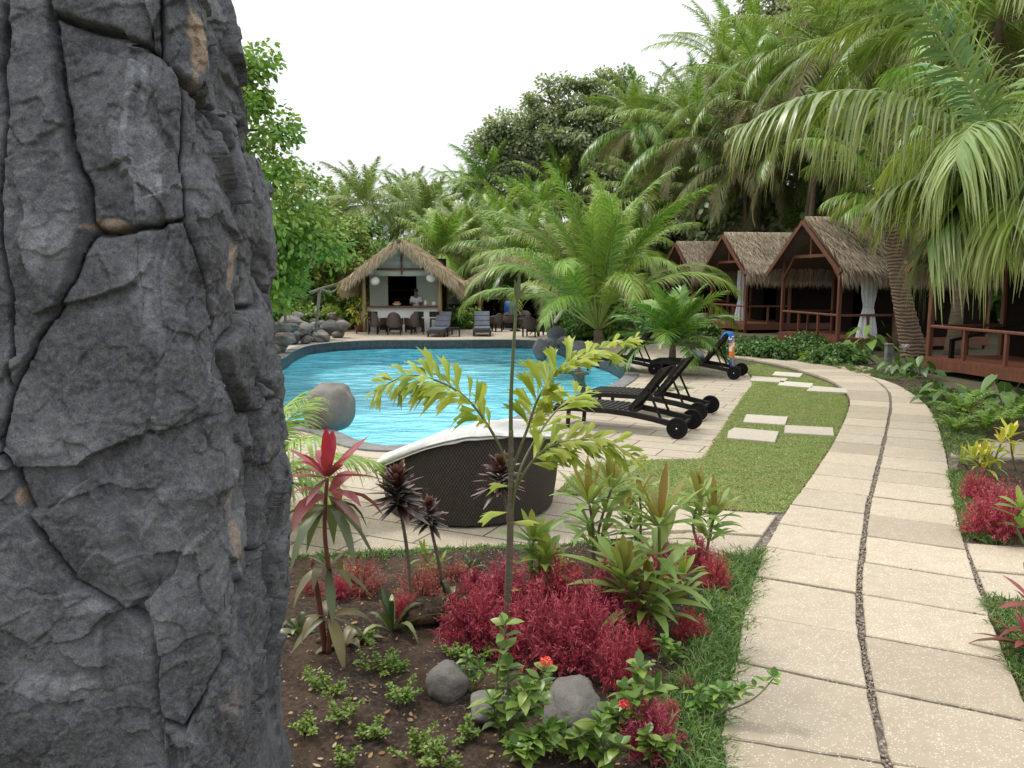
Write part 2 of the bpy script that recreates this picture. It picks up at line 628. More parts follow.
def mat_water():
    m, t, b, out = new_mat('pool_water')
    vec = coords(t, 'Object', (.8, 2.4, 1))
    n = noise(t, 1.6, 3, .55, vec)
    n2 = noise(t, 5.0, 3, .5, vec)
    h = mnode(t, 'ADD', n, mnode(t, 'MULTIPLY', n2, .35))
    bp = nd(t, 'ShaderNodeBump', Strength=.6, Distance=.05)
    t.links.new(h, bp.inputs['Height'])
    fr = nd(t, 'ShaderNodeFresnel', IOR=1.40)
    t.links.new(bp.outputs[0], fr.inputs['Normal'])
    gl = nd(t, 'ShaderNodeBsdfGlossy', Roughness=.03)
    t.links.new(bp.outputs[0], gl.inputs['Normal'])
    rf = nd(t, 'ShaderNodeBsdfTransparent')
    rf.inputs['Color'].default_value = (.72, .94, 1.0, 1)
    ms = t.nodes.new('ShaderNodeMixShader')
    t.links.new(fr.outputs[0], ms.inputs[0])
    t.links.new(rf.outputs[0], ms.inputs[1])
    t.links.new(gl.outputs[0], ms.inputs[2])
    t.links.new(ms.outputs[0], out.inputs['Surface'])
    return m
M['water'] = mat_water()
M['rock'] = plain('boulder_stone', (.11, .10, .09), (.21, .19, .17), .85, 4, .7, 30)
M['darkrock'] = plain('dark_lava_stone', (.055, .055, .06), (.13, .125, .125), .85, 4, .9, 22)

# ------------------------------------------------------------------ pool, deck, ground
POOL = catmull(G2([(286, 358), (296, 351), (318, 344.8), (370, 341.2), (440, 340.9), (520, 340.5), (548, 343.5), (570, 350), (594, 357),
                   (614, 364), (625, 374), (610, 386), (578, 398), (530, 413), (480, 429), (430, 442), (392, 447), (362, 443), (335, 432),
                   (300, 424), (266, 412), (250, 388), (264, 368)]), 6, True)
def offset(poly, d):
    q = np.asarray(poly)
    T = unit(np.roll(q, -1, 0) - np.roll(q, 1, 0))
    area = np.sum(q[:, 0] * np.roll(q[:, 1], -1) - np.roll(q[:, 0], -1) * q[:, 1])
    nrm = np.stack([T[:, 1], -T[:, 0]], 1) * (1 if area > 0 else -1)
    return q + nrm * d
COPE = offset(POOL, .32)
CREST = offset(POOL, .30)
mb = MB()
sheet(mb, [(-400, -30), (400, -30), (400, 900), (-400, 900)], [CREST], -.03)
tag(mb.build('ground', M['ground']), kind='structure')

DECK = np.vstack([G2([(150, 768 - 40)]) * 0 + [[-3.2, 5.2]], G2([(300, 556), (420, 549), (560, 545), (640, 536), (735, 566), (752, 545)]),
                  G2([(782, 517), (760, 470), (720, 462)]), G2([(745, 400), (757, 385), (748, 374), (735, 366)]),
                  [[7.0, 26.5]], [[4.0, 30]], [[2.4, 36]], [[-6.5, 36.5]], [[-8.2, 33]], G2([(318, 338)]) * 0 + [[-9.0, 27]], [[-8.3, 17]], [[-5.6, 10]]])
mb = MB()
sheet(mb, DECK, [CREST], 0.0)
tag(mb.build('pool_deck', M['deck']), kind='structure')
mb = MB()                                                     # stone rim round the pool
n = len(POOL)
V = np.vstack([np.c_[POOL, np.full(n, .025)], np.c_[COPE, np.full(n, .025)], np.c_[COPE, np.full(n, -.05)]])
j = np.arange(n)
mb.add(V, [np.stack([j, n + j, n + (j + 1) % n, (j + 1) % n], 1), np.stack([n + j, 2 * n + j, 2 * n + (j + 1) % n, n + (j + 1) % n], 1)])
tag(mb.build('pool_rim', M['coping']), kind='structure')
mb = MB()
V = np.vstack([np.c_[POOL, np.full(n, .025)], np.c_[POOL, np.full(n, -.30)]])
mb.add(V, np.stack([j, (j + 1) % n, n + (j + 1) % n, n + j], 1))
tag(mb.build('pool_edge', M['dark_tile']), kind='structure')
mb = MB()
V = np.vstack([np.c_[POOL, np.full(n, -.30)], np.c_[POOL, np.full(n, -.85)]])
mb.add(V, np.stack([j, (j + 1) % n, n + (j + 1) % n, n + j], 1))
sheet(mb, POOL, [], -.85)
tag(mb.build('pool_basin', M['basin']), kind='structure')
_wp = offset(POOL, -.004)
_xs = np.arange(_wp[:, 0].min(), _wp[:, 0].max() + .07, .065)
_ys = np.arange(_wp[:, 1].min(), _wp[:, 1].max() + .07, .065)
_X, _Y = np.meshgrid(_xs, _ys, indexing='ij')
_P = np.c_[_X.ravel(), _Y.ravel()]
_wz = .020 * fbm(np.c_[_P * [.9, 1.9], np.zeros(len(_P))], 2, 51) + .013 * fbm(np.c_[_P * [2.2, 4.6] + .3 * np.c_[_P[:, 1], _P[:, 0]], np.zeros(len(_P))], 2, 55)
_in = inpoly(_P, _wp)
_i, _j = np.meshgrid(np.arange(len(_xs) - 1), np.arange(len(_ys) - 1), indexing='ij')
_i, _j = _i.ravel(), _j.ravel()
_F = np.stack([_i * len(_ys) + _j, (_i + 1) * len(_ys) + _j, (_i + 1) * len(_ys) + _j + 1, _i * len(_ys) + _j + 1], 1)
_F = _F[_in[_F].any(1)]
mb = MB()
mb.add(np.c_[_P, -.21 + _wz], _F)
tag(mb.build('pool_water', M['water'], smooth=True), kind='structure')

# ------------------------------------------------------------------ path of slabs
PL = catmull(np.vstack([[[.75, 1.6]], G2([(723, 768), (732, 690), (744, 620), (762, 560), (786, 515), (811, 480), (835, 442), (849, 410), (848, 396), (832, 382), (800, 371), (762, 362), (700, 353)])]), 10)
PM = catmull(np.vstack([[[1.72, 1.6]], G2([(886, 768), (872, 700), (859, 620), (861, 565), (868, 510), (878, 470), (887, 430), (891, 405), (886, 390), (866, 377), (826, 366), (780, 358), (705, 349)])]), 10)
PR = catmull(np.vstack([[[2.75, 1.6]], G2([(1062, 768), (1030, 720), (990, 625), (966, 557), (951, 490), (943, 445), (932, 415), (915, 397), (886, 382), (846, 372), (796, 361), (710, 345)])]), 10)
def cross_at(poly, p, nrm):
    best, bd = None, 1e9
    for a, b in zip(poly[:-1], poly[1:]):
        d = b - a
        den = nrm[0] * d[1] - nrm[1] * d[0]
        if abs(den) < 1e-9: continue
        w = a - p
        s = (w[0] * d[1] - w[1] * d[0]) / den
        u = (w[0] * nrm[1] - w[1] * nrm[0]) / den
        if -.001 <= u <= 1.001 and 0 < s < bd:
            best, bd = a + d * u, s
    return best
seg = np.linalg.norm(np.diff(PM, axis=0), axis=1)
cum = np.concatenate([[0], np.cumsum(seg)])
stn = np.arange(.35, cum[-1] - .2, .70)
cuts = []
for s in stn:
    p = np.array([np.interp(s, cum, PM[:, 0]), np.interp(s, cum, PM[:, 1])])
    p2 = np.array([np.interp(s + .6, cum, PM[:, 0]), np.interp(s + .6, cum, PM[:, 1])])
    p1 = np.array([np.interp(s - .6, cum, PM[:, 0]), np.interp(s - .6, cum, PM[:, 1])])
    T = unit(p2 - p1)
    T = unit(T + np.array([.16, 0]) * max(0, 1 - s / 9))
    N = np.array([T[1], -T[0]])
    l, r_ = cross_at(PL, p, -N), cross_at(PR, p, N)
    if l is None: l = p - N * .8
    if r_ is None: r_ = p + N * .8
    if np.linalg.norm(l - p) > 1.5: l = p - N * .85
    if np.linalg.norm(r_ - p) > 1.6: r_ = p + N * .9
    cuts.append((l, p, r_, T, N))
mb = MB()
gp = .011
for a, b in zip(cuts[:-1], cuts[1:]):
    for s in (0, 1):
        gm = .016 + rng.uniform(0, .012)
        g1, g2 = gp * rng.uniform(.5, 2.0), gp * rng.uniform(.5, 2.0)
        if s == 0:
            q = [a[0] + a[3] * g1, a[1] - a[4] * gm + a[3] * g1, b[1] - b[4] * gm - b[3] * g2, b[0] - b[3] * g2]
        else:
            q = [a[1] + a[4] * gm + a[3] * g1, a[2] + a[3] * g1, b[2] - b[3] * g2, b[1] + b[4] * gm - b[3] * g2]
        q = np.array(q)
        fine = []
        for e in range(4):                                    # slightly worn edges
            p, w = q[e], q[(e + 1) % 4]
            for u in np.linspace(0, 1, 9)[:-1]:
                fine.append(p + (w - p) * u + rng.normal(0, .0028, 2))
        slab(mb, fine, -.02, .034 + rng.uniform(-.004, .004), rng.random(), .007)
tag(mb.build('path', M['path']), kind='structure')
mb = MB()
m_ = len(cuts)
Lp = np.array([c[0] + c[4] * .02 for c in cuts])
Rp = np.array([c[2] - c[4] * .02 for c in cuts])
V = np.vstack([np.c_[Lp, np.full(m_, .012)], np.c_[Rp, np.full(m_, .012)]])
k = np.arange(m_ - 1)
mb.add(V, np.stack([k, m_ + k, m_ + k + 1, k + 1], 1))
sheet(mb, G2([(770, 508), (796, 508), (752, 568), (738, 562)]), [], .004)
sheet(mb, G2([(945, 440), (1060, 440), (1090, 625), (985, 615), (955, 520)]), [], .004)
tag(mb.build('gravel_bed', M['gravel']), kind='structure')

# loose pebbles in the joints near the camera
mb = MB()
ico = np.array([[1, 0, 0], [-1, 0, 0], [0, 1, 0], [0, -1, 0], [0, 0, 1], [0, 0, -1]], float)
icf = np.array([[0, 2, 4], [2, 1, 4], [1, 3, 4], [3, 0, 4], [2, 0, 5], [1, 2, 5], [3, 1, 5], [0, 3, 5]])
for k in range(2600):
    if k < 1500:
        s = rng.uniform(.3, 9.5) ** 1.0
        p = np.array([np.interp(s, cum, PM[:, 0]), np.interp(s, cum, PM[:, 1])]) + rng.normal(0, .012, 2)
    elif k < 2100:
        c = cuts[rng.integers(0, 14)]
        u = rng.random()
        p = (c[0] + (c[1] - c[0]) * u if rng.random() < .5 else c[1] + (c[2] - c[1]) * u) + rng.normal(0, .007, 2)
    else:
        s = rng.random()
        p = G2([(960 + 30 * s, 545 + 75 * s)])[0] + rng.normal(0, .03, 2)
    sz = rng.uniform(.005, .011)
    mb.add(ico * sz * rng.uniform(.6, 1.3, 3) @ np.array(Matrix.Rotation(rng.uniform(0, 6), 3, 'Z')) + [p[0], p[1], .018 + rng.uniform(0, .012)], icf, rng.random())
M['pebble'] = plain('pebble', (.46, .39, .31), (.17, .13, .10), .7, 30, userand=True)
tag(mb.build('pebbles', M['pebble'], smooth=True), 'small brown pebbles filling the joints of the slab path', 'pebbles', kind='stuff')

# short cross walk slabs left and right of the path (big slabs set in gravel)
mb = MB()
for quad in ([(640, 535), (722, 513.5), (776, 518.5), (762, 538), (690, 533)], [(640, 548), (688, 535.5), (761, 540.5), (742, 566), (690, 562)], [(560, 522), (640, 505), (720, 511), (655, 533)],
             [(948, 444.5), (1080, 444.5), (1090, 460), (951, 458.5)], [(966, 546.5), (1040, 552), (1050, 579), (976, 573)], [(977, 575), (1052, 582), (1070, 618), (990, 607)]):
    slab(mb, G2(quad), -.02, .03, rng.random())
tag(mb.build('cross_path', M['path']), kind='structure')

# ------------------------------------------------------------------ lawn, stepping stones
LAWN = np.vstack([G2([(560, 494), (575, 476), (610, 462), (700, 460.5), (708, 456), (727, 425), (745, 396), (754, 386), (752, 376), (742, 367), (757, 364.5)]),
                  G2([(800, 374), (830, 385), (845, 398), (846, 410), (832, 442), (808, 480), (784, 514), (720, 510), (640, 501)])])
mb = MB()
sheet(mb, LAWN, [], .012)
tag(mb.build('lawn', M['turf']), kind='structure')
STEP = [([(728, 433.5), (734, 430), (779, 434), (775, 444.5), (727, 440)], 'pale stepping stone in the lawn, left of the front pair'),
        ([(785, 427.5), (833, 430), (834, 438), (784, 435)], 'pale stepping stone in the lawn touching the slab path, right of the front pair'),
        ([(746, 416.5), (788, 419), (785, 427), (743, 424)], 'pale stepping stone in the lawn just behind the front pair'),
        ([(812, 387.5), (846, 390.5), (848, 394.5), (806, 392.5)], 'far stepping stone nearest the bend of the slab path'),
        ([(780, 382.5), (813, 385), (812, 389.5), (778, 386.5)], 'far stepping stone in the middle of the far row'),
        ([(752, 377.5), (788, 380), (784, 384), (750, 382)], 'far stepping stone beside the pool deck corner'),
        ([(775, 373), (803, 375), (800, 378.5), (772, 376.5)], 'farthest stepping stone in the narrow end of the lawn')]
for q, lab in STEP:
    p = G2(q)
    c = p.mean(0)
    mb = MB()
    slab(mb, p - c, -.02, .02, rng.random())
    tag(mb.build('stepping_stone', M['step'], loc=(c[0], c[1], .02)), lab, 'stepping stone', 'stepping stones across the lawn')
STEPP = [G2(q) for q, _ in STEP]
def patchy(m, c, scale, amt):
    t = m.node_tree
    b = t.nodes['Principled BSDF']
    src = b.inputs['Base Color'].links[0].from_socket
    f = mnode(t, 'MULTIPLY', ramp(t, noise(t, scale, 4, .6), [(.45, (0, 0, 0)), (.68, (1, 1, 1))]), amt)
    new = mixc(t, f, src, c)
    for l in list(src.links):
        if l.to_node != new.node: 
            s_ = l.to_socket
            t.links.new(new, s_)
M['grass'] = leafmat('lawn_blades', (.20, .29, .075), (.30, .37, .12), (.38, .38, .20), rough=.6, trans=.4, spec=.2)
patchy(M['grass'], (.36, .31, .16), 1.7, .55)
patchy(M['grass'], (.14, .24, .06), 4.1, .5)
mb = MB()
P = scatter(offset(LAWN, .035), 110000)
keep = np.ones(len(P), bool)
for q in STEPP: keep &= ~inpoly(P, q)
P = P[keep]
far = np.clip((P[:, 1] - 7) / 12, 0, 1)
P = P[rng.random(len(P)) > far * .6]
n = len(P)
D = unit(np.c_[rng.normal(0, .75, (n, 2)), np.ones(n)])
leaves(mb, np.c_[P, np.full(n, .012)], D, np.c_[rng.normal(size=(n, 2)), np.zeros(n)], rng.uniform(.03, .065, n), rng.uniform(.004, .008, n), .5, (1, .8, .1))
tag(mb.build('lawn_grass', M['grass']), 'short trimmed lawn grass between pool deck and slab path', 'grass', kind='stuff')

# ------------------------------------------------------------------ planting beds (soil) and border grass
def soil_patch(name, poly, z0, amp, step=.05, seed=1, smoothd=.25):
    q = np.asarray(poly)
    lo, hi = q.min(0) - step, q.max(0) + step
    xs, ys = np.arange(lo[0], hi[0], step), np.arange(lo[1], hi[1], step)
    X, Y = np.meshgrid(xs, ys, indexing='ij')
    P = np.c_[X.ravel(), Y.ravel()]
    ins = inpoly(P, q)
    d = np.full(len(P), 9.0)
    for a, b in zip(q, np.roll(q, -1, 0)):
        ab = b - a
        u = np.clip(((P - a) @ ab) / (ab @ ab + 1e-9), 0, 1)
        d = np.minimum(d, np.linalg.norm(P - a - u[:, None] * ab, axis=1))
    d = np.where(ins, d, -d)
    rise = np.clip((d + .05) / smoothd, 0, 1)
    z = -.03 + rise * (z0 + .03) + rise * amp * (fbm(np.c_[P * 2.2, np.zeros(len(P))], 4, seed) + .35 * fbm(np.c_[P * 11, np.zeros(len(P))], 3, seed + 5))
    nx, ny = len(xs), len(ys)
    i, j = np.meshgrid(np.arange(nx - 1), np.arange(ny - 1), indexing='ij')
    i, j = i.ravel(), j.ravel()
    F = np.stack([i * ny + j, (i + 1) * ny + j, (i + 1) * ny + j + 1, i * ny + j + 1], 1)
    okf = (d[F] > -.06).all(1)
    m = MB()
    m.add(np.c_[P, z], F[okf])
    o = m.build(name, M['soil'], smooth=True)
    tag(o, kind='structure')
    return (xs, ys, z.reshape(nx, ny))
_pl = PL[PL[:, 1] < 6.35][:, :2] - np.array([.02, 0])
BED = np.vstack([[[-2.6, 1.6]], _pl, G2([(744, 566), (690, 552), (640, 541), (560, 546), (420, 550), (300, 557), (230, 560)]), [[-2.6, 5.6]]])
BEDZ = soil_patch('bed_soil', BED, .06, .05, .045, 3)
def bz(p):
    xs, ys, z = BEDZ
    i = int(np.clip((p[0] - xs[0]) / (xs[1] - xs[0]), 0, len(xs) - 1))
    j = int(np.clip((p[1] - ys[0]) / (ys[1] - ys[0]), 0, len(ys) - 1))
    return float(z[i, j])
def bed(px, py):
    p = G(px, py, .06)
    return np.array([p[0], p[1], bz(p) - .01])
RB1 = np.vstack([G2([(880, 383), (915, 397.5), (934, 415), (945, 443), (1090, 443)]), [[9.0, 15.2], [9.6, 24], [9.2, 36], [7.0, 36], [5.2, 27.5]], G2([(800, 361), (846, 371)])])
RB2 = G2([(951, 459), (1100, 461), (1120, 552), (965, 545), (955, 505)])
RB3 = np.vstack([G2([(988, 608), (1080, 620)]), [[4.6, 3.2], [2.85, 2.2]], G2([(1040, 735), (1012, 680)])])
soil_patch('bed_soil', RB1, .03, .05, .16, 11)
soil_patch('bed_soil', RB2, .04, .04, .08, 12)
soil_patch('bed_soil', RB3, .04, .04, .06, 13)

M['mondo'] = leafmat('border_blades', (.05, .115, .025), (.11, .21, .05), (.34, .36, .14), tip=(.24, .28, .10), rough=.5, trans=.25, spec=.3)
def border(label, line, w0, w1, n_tuft, Lb, z=.05, zfn=None, nb=26):
    """strip of tufted edging grass along a line, from w0 to w1 metres off it"""
    q = np.asarray(line)
    sg = np.concatenate([[0], np.cumsum(np.linalg.norm(np.diff(q, axis=0), axis=1))])
    mb = MB()
    for k in range(n_tuft):
        s = rng.random() * sg[-1]
        p = np.array([np.interp(s, sg, q[:, 0]), np.interp(s, sg, q[:, 1])])
        p1 = np.array([np.interp(s + .1, sg, q[:, 0]), np.interp(s + .1, sg, q[:, 1])])
        T = unit(p1 - p + 1e-6)
        p = p + np.array([-T[1], T[0]]) * rng.uniform(w0, w1)
        zz = zfn(p) if zfn else z
        D = unit(np.c_[rng.normal(0, .55, (nb, 2)), np.ones(nb)])
        leaves(mb, np.c_[p + rng.normal(0, .025, (nb, 2)), np.full(nb, zz - .01)], D, np.c_[rng.normal(size=(nb, 2)), np.zeros(nb)],
               rng.uniform(.6, 1.15, nb) * Lb, rng.uniform(.0025, .0045, nb), rng.uniform(.3, 1.1, nb), (1, .9, .6, .08), rnd=np.clip(rng.normal(.4, .25, nb), 0, 1))
    return tag(mb.build('border_grass', M['mondo']), label, 'edging grass', kind='stuff')
border('tufted green edging grass between the flower bed and the path', PL[(PL[:, 1] < 6.25) & (PL[:, 1] > 2.6)], -.03, .25, 620, .25, zfn=bz)
_pr = PR[(PR[:, 1] > 6.4) & (PR[:, 1] < 8.9)]
border('dark edging grass around the small right bed with pink shrubs', _pr, -.32, -.02, 330, .13)
_pr = PR[(PR[:, 1] > 2.4) & (PR[:, 1] < 5.3)]
border('dark edging grass right of the path near the red leaved plant', _pr, -.32, -.02, 330, .14)
_pr = PR[(PR[:, 1] > 9.6) & (PR[:, 1] < 16)]
border('dark edging grass by the path bend below the fern bed', _pr, -.5, -.02, 420, .17)
border('dark edging grass along the far side of the path below the bungalows', PR[(PR[:, 1] > 17)], -.7, -.05, 420, .18)
border('low edging grass along the deck behind the flower bed', G2([(700, 552), (640, 540), (560, 548), (420, 552), (300, 559)]), -.02, .2, 220, .12, zfn=bz)
border('wispy grass tuft on the deck under the front loungers', G2([(585, 396), (640, 392), (690, 388)]), -.2, .25, 120, .14, z=0.0)
# ------------------------------------------------------------------ stone pillar on the left
def build_pillar():
    D0 = 1.85                                                   # distance of its front face
    # outline in plan: front face, rounded right corner, right side, back, left side (metres)
    def px2(px, py): return A(px, py, D0)[[0, 2]]
    xe = -.70
    path = [(-1.95, 1.95)] + [(x, 1.85 + .03 * math.sin(x * 5)) for x in np.linspace(-1.8, xe - .16, 9)][:-1] + [(xe - .20, 1.85), (xe - .16, 1.85)]
    path += [(xe - .16 + .17 * math.sin(a), 1.85 + .17 * (1 - math.cos(a))) for a in np.linspace(.25, PI / 2, 7)]
    path += [(xe, 2.2), (xe - .02, 2.45), (xe - .12, 2.75), (xe - .5, 2.95), (-1.5, 2.98), (-1.9, 2.7), (-2.0, 2.3)]
    q = catmull(path, 12, True)
    sg = np.concatenate([[0], np.cumsum(np.linalg.norm(np.diff(np.vstack([q, q[:1]]), axis=0), axis=1))])
    total = sg[-1]
    fr = (q[:, 1] < 2.0) & (q[:, 0] < xe - .1) & (sg[:len(q)] < 2.2) & (q[:, 0] > -1.9)
    s0 = np.interp(xe - .16, q[fr][:, 0], sg[:-1][fr] if len(sg) == len(q) + 1 else sg[fr])   # where the rounding starts
    # dense over what the front shows, coarser behind
    fine = np.arange(s0 - .95, s0 + .75, .0036)
    coarse = np.arange(s0 + .75, s0 - .95 + total, .02)
    s = np.concatenate([fine, coarse])
    zc = np.concatenate([np.arange(-.1, .9, .02), np.arange(.9, 2.95, .0038), np.arange(2.95, 3.5, .03)])
    sm = s % total
    X = np.interp(sm, sg, np.append(q[:, 0], q[0, 0]))
    Y = np.interp(sm, sg, np.append(q[:, 1], q[0, 1]))
    eps = .01
    T = np.stack([np.interp((s + eps) % total, sg, np.append(q[:, 0], q[0, 0])) - np.interp((s - eps) % total, sg, np.append(q[:, 0], q[0, 0])),
                  np.interp((s + eps) % total, sg, np.append(q[:, 1], q[0, 1])) - np.interp((s - eps) % total, sg, np.append(q[:, 1], q[0, 1]))], 1)
    T = unit(T)
    Nn = np.stack([T[:, 1], -T[:, 0]], 1)
    SS, ZZ = np.meshgrid(s, zc, indexing='ij')
    # stones: outlines read off the front, in (arc, height)
    def sz(px, py):
        D_ = D0
        for _ in range(3):
            x, z = A(px, py, D_)[[0, 2]]
            D_ = D0 + .012 * (z - 1.7) + .055 * max(0, z - 1.75) ** 1.4
        ds = x - (xe - .16)
        if ds > 0: ds = ds * 1.25
        return (s0 + ds, z)
    polys = [
        [(0, -40), (33, -40), (46, 45), (60, 118), (77, 210), (58, 262), (34, 325), (0, 392)],
        [(-180, -40), (0, -40), (0, 392), (-40, 470), (-180, 420)],
        [(33, -60), (170, -60), (172, 52), (100, 30), (46, 8)],
        [(48, 15), (100, 36), (173, 60), (185, 78), (186, 216), (150, 224), (88, 230), (79, 212), (62, 118)],
        [(172, -60), (252, -60), (250, 92), (214, 82), (186, 70), (174, 52)],
        [(188, 80), (214, 90), (252, 98), (272, 180), (292, 300), (270, 330), (236, 348), (216, 300), (189, 222)],
        [(82, 236), (150, 230), (186, 222), (214, 300), (234, 356), (262, 400), (300, 440), (300, 575), (256, 636), (232, 690), (172, 742), (140, 720), (132, 636), (66, 576), (16, 508), (2, 470), (2, 396), (36, 330)],
        [(240, 352), (292, 330), (310, 430), (290, 430), (266, 398)],
        [(-180, 425), (-40, 476), (0, 470), (12, 514), (64, 584), (128, 642), (138, 725), (150, 850), (-180, 850)],
        [(150, 850), (140, 728), (172, 748), (236, 692), (262, 640), (330, 600), (330, 740), (310, 850)],
        [(300, 440), (340, 440), (340, 590), (300, 585)],
        [(-180, -40), (-60, -40), (-60, 200), (-180, 200)],
        [(292, 100), (340, 100), (340, 300), (300, 300), (276, 180)],
    ]
    rg = np.random.default_rng(3)
    P = np.c_[SS.ravel(), ZZ.ravel()]
    P3 = np.c_[P * 5, np.zeros(len(P))]
    Pw = P + .012 * np.c_[fbm(P3 * 1.3, 3, 1), fbm(P3 * 1.3, 3, 2)] + .0035 * np.c_[fbm(P3 * 7, 2, 3), fbm(P3 * 7, 2, 4)]
    own = np.zeros(len(P), int)
    best = np.full(len(P), -9.0)
    sec = np.full(len(P), -9.0)
    for k, p in enumerate(polys):                                # distance inside each stone's outline
        pp = np.array([sz(*w) for w in p])
        near = (np.abs(Pw - pp.mean(0)) < (np.ptp(pp, axis=0) * .75 + .1)).all(1)
        idx = np.where(near)[0]
        d = np.full(len(idx), 9.0)
        for u, w in zip(pp, np.roll(pp, -1, 0)):
            ab = w - u
            tt_ = np.clip(((Pw[idx] - u) @ ab) / (ab @ ab + 1e-9), 0, 1)
            d = np.minimum(d, np.linalg.norm(Pw[idx] - u - tt_[:, None] * ab, axis=1))
        d = np.where(inpoly(Pw[idx], pp), d, -d)
        up = d > best[idx]
        sec[idx] = np.where(up, best[idx], np.maximum(sec[idx], d))
        best[idx[up]] = d[up]
        own[idx[up]] = k
    # the sides the photograph does not show: plain random blocks
    ks = len(polys) + 46
    ctr = np.c_[rg.uniform(s0 - 1.3, s0 - 1.3 + total, 46), rg.uniform(-.1, 3.5, 46)]
    ctw = np.vstack([ctr, ctr + [total, 0], ctr - [total, 0]])
    dd_ = np.sqrt(((Pw[:, None].astype(np.float32) - ctw[None].astype(np.float32)) ** 2).sum(-1))
    so = np.argsort(dd_, 1)[:, :2]
    r_ = np.arange(len(P))
    g2 = (dd_[r_, so[:, 1]] - dd_[r_, so[:, 0]]) / 2
    out_ = best < -.03
    own = np.where(out_, len(polys) + so[:, 0] % 46, own)
    gap = np.where(out_, np.minimum(g2, -best - .03), np.minimum((best - sec) / 2, best + .03))
    h = np.zeros(len(P))
    for k in range(ks):
        msk = own == k
        if not msk.any(): continue
        c = P[msk].mean(0)
        dd = P[msk] - c
        size = np.abs(dd).max() + .01
        base = rg.uniform(-.010, .012)
        f = base + dd @ (rg.normal(size=2) * .05)
        for q_ in range(13):                                     # broken facets
            a = rg.uniform(0, 2 * PI)
            nrm = np.array([math.cos(a), math.sin(a)]) * rg.uniform(.05, .26)
            off = rg.uniform(.15, .8) * size
            wob = .006 * fbm(np.c_[P[msk] * 9, np.full(msk.sum(), q_ + k * 3.)], 3, k)
            f = np.minimum(f, base - (dd @ nrm) + np.linalg.norm(nrm) * off * .8 + wob)
        h[msk] = np.maximum(f, base - .03)
    zz_ = P[:, 1]
    Q = np.c_[P, np.zeros(len(P))]
    wq = Q + .05 * np.c_[fbm(Q * 3, 3, 31), fbm(Q * 3, 3, 32), np.zeros(len(Q))]
    h += .010 * fbm(wq * [3.2, 2.6, 1], 4, 8)
    rid = 1 - np.abs(fbm(wq * [4, 3, 1], 3, 9)) * 2.2
    h += .008 * np.clip(rid, 0, 1) ** 3
    # flakes broken off the face leave small steps with curved edges
    for q_, (fr_, amp) in enumerate(((4.0, .010), (8.5, .004))):
        sc_ = fbm(wq * fr_ + q_ * 7.7, 3, 12 + q_)
        stp = sc_ * 3
        fl = np.floor(stp)
        h += amp * (fl + np.clip((stp - fl) * 7, 0, 1)) / 3
    for q_, (cs, gr) in enumerate(((.30, .18), (.15, .17), (.06, .09))):     # angular fracture faces
        cc = rg.uniform([s0 - 1.25, .8], [s0 + .85, 3.1], (int(2.1 * 2.3 / cs ** 2), 2))
        gg = rg.normal(size=(len(cc), 2)) * gr
        oo = rg.normal(size=len(cc)) * cs * .045
        act = (P[:, 0] > s0 - 1.2) & (P[:, 0] < s0 + .8) & (zz_ > .85)
        idx = np.where(act)[0]
        pw = (Q[idx] + cs * .35 * np.c_[fbm(Q[idx] / cs * .9, 3, 71 + q_), fbm(Q[idx] / cs * .9, 3, 75 + q_), np.zeros(len(idx))])[:, :2]
        CH2 = len(zc) * 3
        for a_ in range(0, len(idx), CH2):
            sl_ = slice(a_, a_ + CH2)
            pc = pw[sl_]
            nr_ = np.where(np.abs(cc[:, 0] - pc[:, 0].mean()) < cs * 2.2)[0]
            d2_ = ((pc[:, None].astype(np.float32) - cc[nr_][None].astype(np.float32)) ** 2).sum(-1)
            i_ = nr_[d2_.argmin(1)]
            h[idx[sl_]] += .36 * ((P[idx[sl_]] - cc[i_]) * gg[i_]).sum(1) + .7 * oo[i_]
    h += .0022 * fbm(Q * [38, 30, 1], 4, 10) + .0016 * fbm(Q * [110, 100, 1], 2, 14)
    pit = fbm(Q * [46, 40, 1], 2, 21)
    h -= .009 * np.clip(pit - .40, 0, 1)
    wd = .0028 + .0035 * np.clip(fbm(Q * 3, 2, 15) + .25, 0, 1)
    h -= .06 * np.exp(-(np.maximum(gap, 0) / wd) ** 1.3)
    h -= .004 * np.exp(-np.maximum(gap, 0) / .012)
    lean = -.09 * np.clip(1.45 - ZZ.ravel(), 0, .6) * np.clip((SS.ravel() - s0) / .1 + .5, 0, 1) - .012 * (ZZ.ravel() - 1.7) - .055 * np.clip(ZZ.ravel() - 1.75, 0, 9) ** 1.4
    ii = np.repeat(np.arange(len(s)), len(zc))
    d = h + lean
    V = np.stack([X[ii] + Nn[ii, 0] * d, Y[ii] + Nn[ii, 1] * d, ZZ.ravel()], 1)
    root = thing('stone_pillar', 'massive dark grey pillar of rough lava stone beside the flower bed', 'stone pillar', (-1.3, 2.4, 0))
    V -= np.array([-1.3, 2.4, 0])
    ns, nz = len(s), len(zc)
    i, j = np.meshgrid(np.arange(ns), np.arange(nz - 1), indexing='ij')
    i, j = i.ravel(), j.ravel()
    i2 = (i + 1) % ns
    F = np.stack([i * nz + j, i2 * nz + j, i2 * nz + j + 1, i * nz + j + 1], 1)
    fo = own[F[:, 0]]
    brown = np.clip(fbm(Q * [4, 3, 1], 3, 40) * .5 + .5, 0, 1)
    br = np.zeros(len(P))
    sx = P[:, 0] - s0
    zz = P[:, 1]
    def patch(px, py, rx, ry, amt):
        c = sz(px, py)
        e = ((P[:, 0] - c[0]) / rx) ** 2 + ((P[:, 1] - c[1]) / ry) ** 2
        return amt * np.clip((1.0 - e + 1.3 * fbm(Q * 16, 4, int(px))) * 1.8, 0, 1)
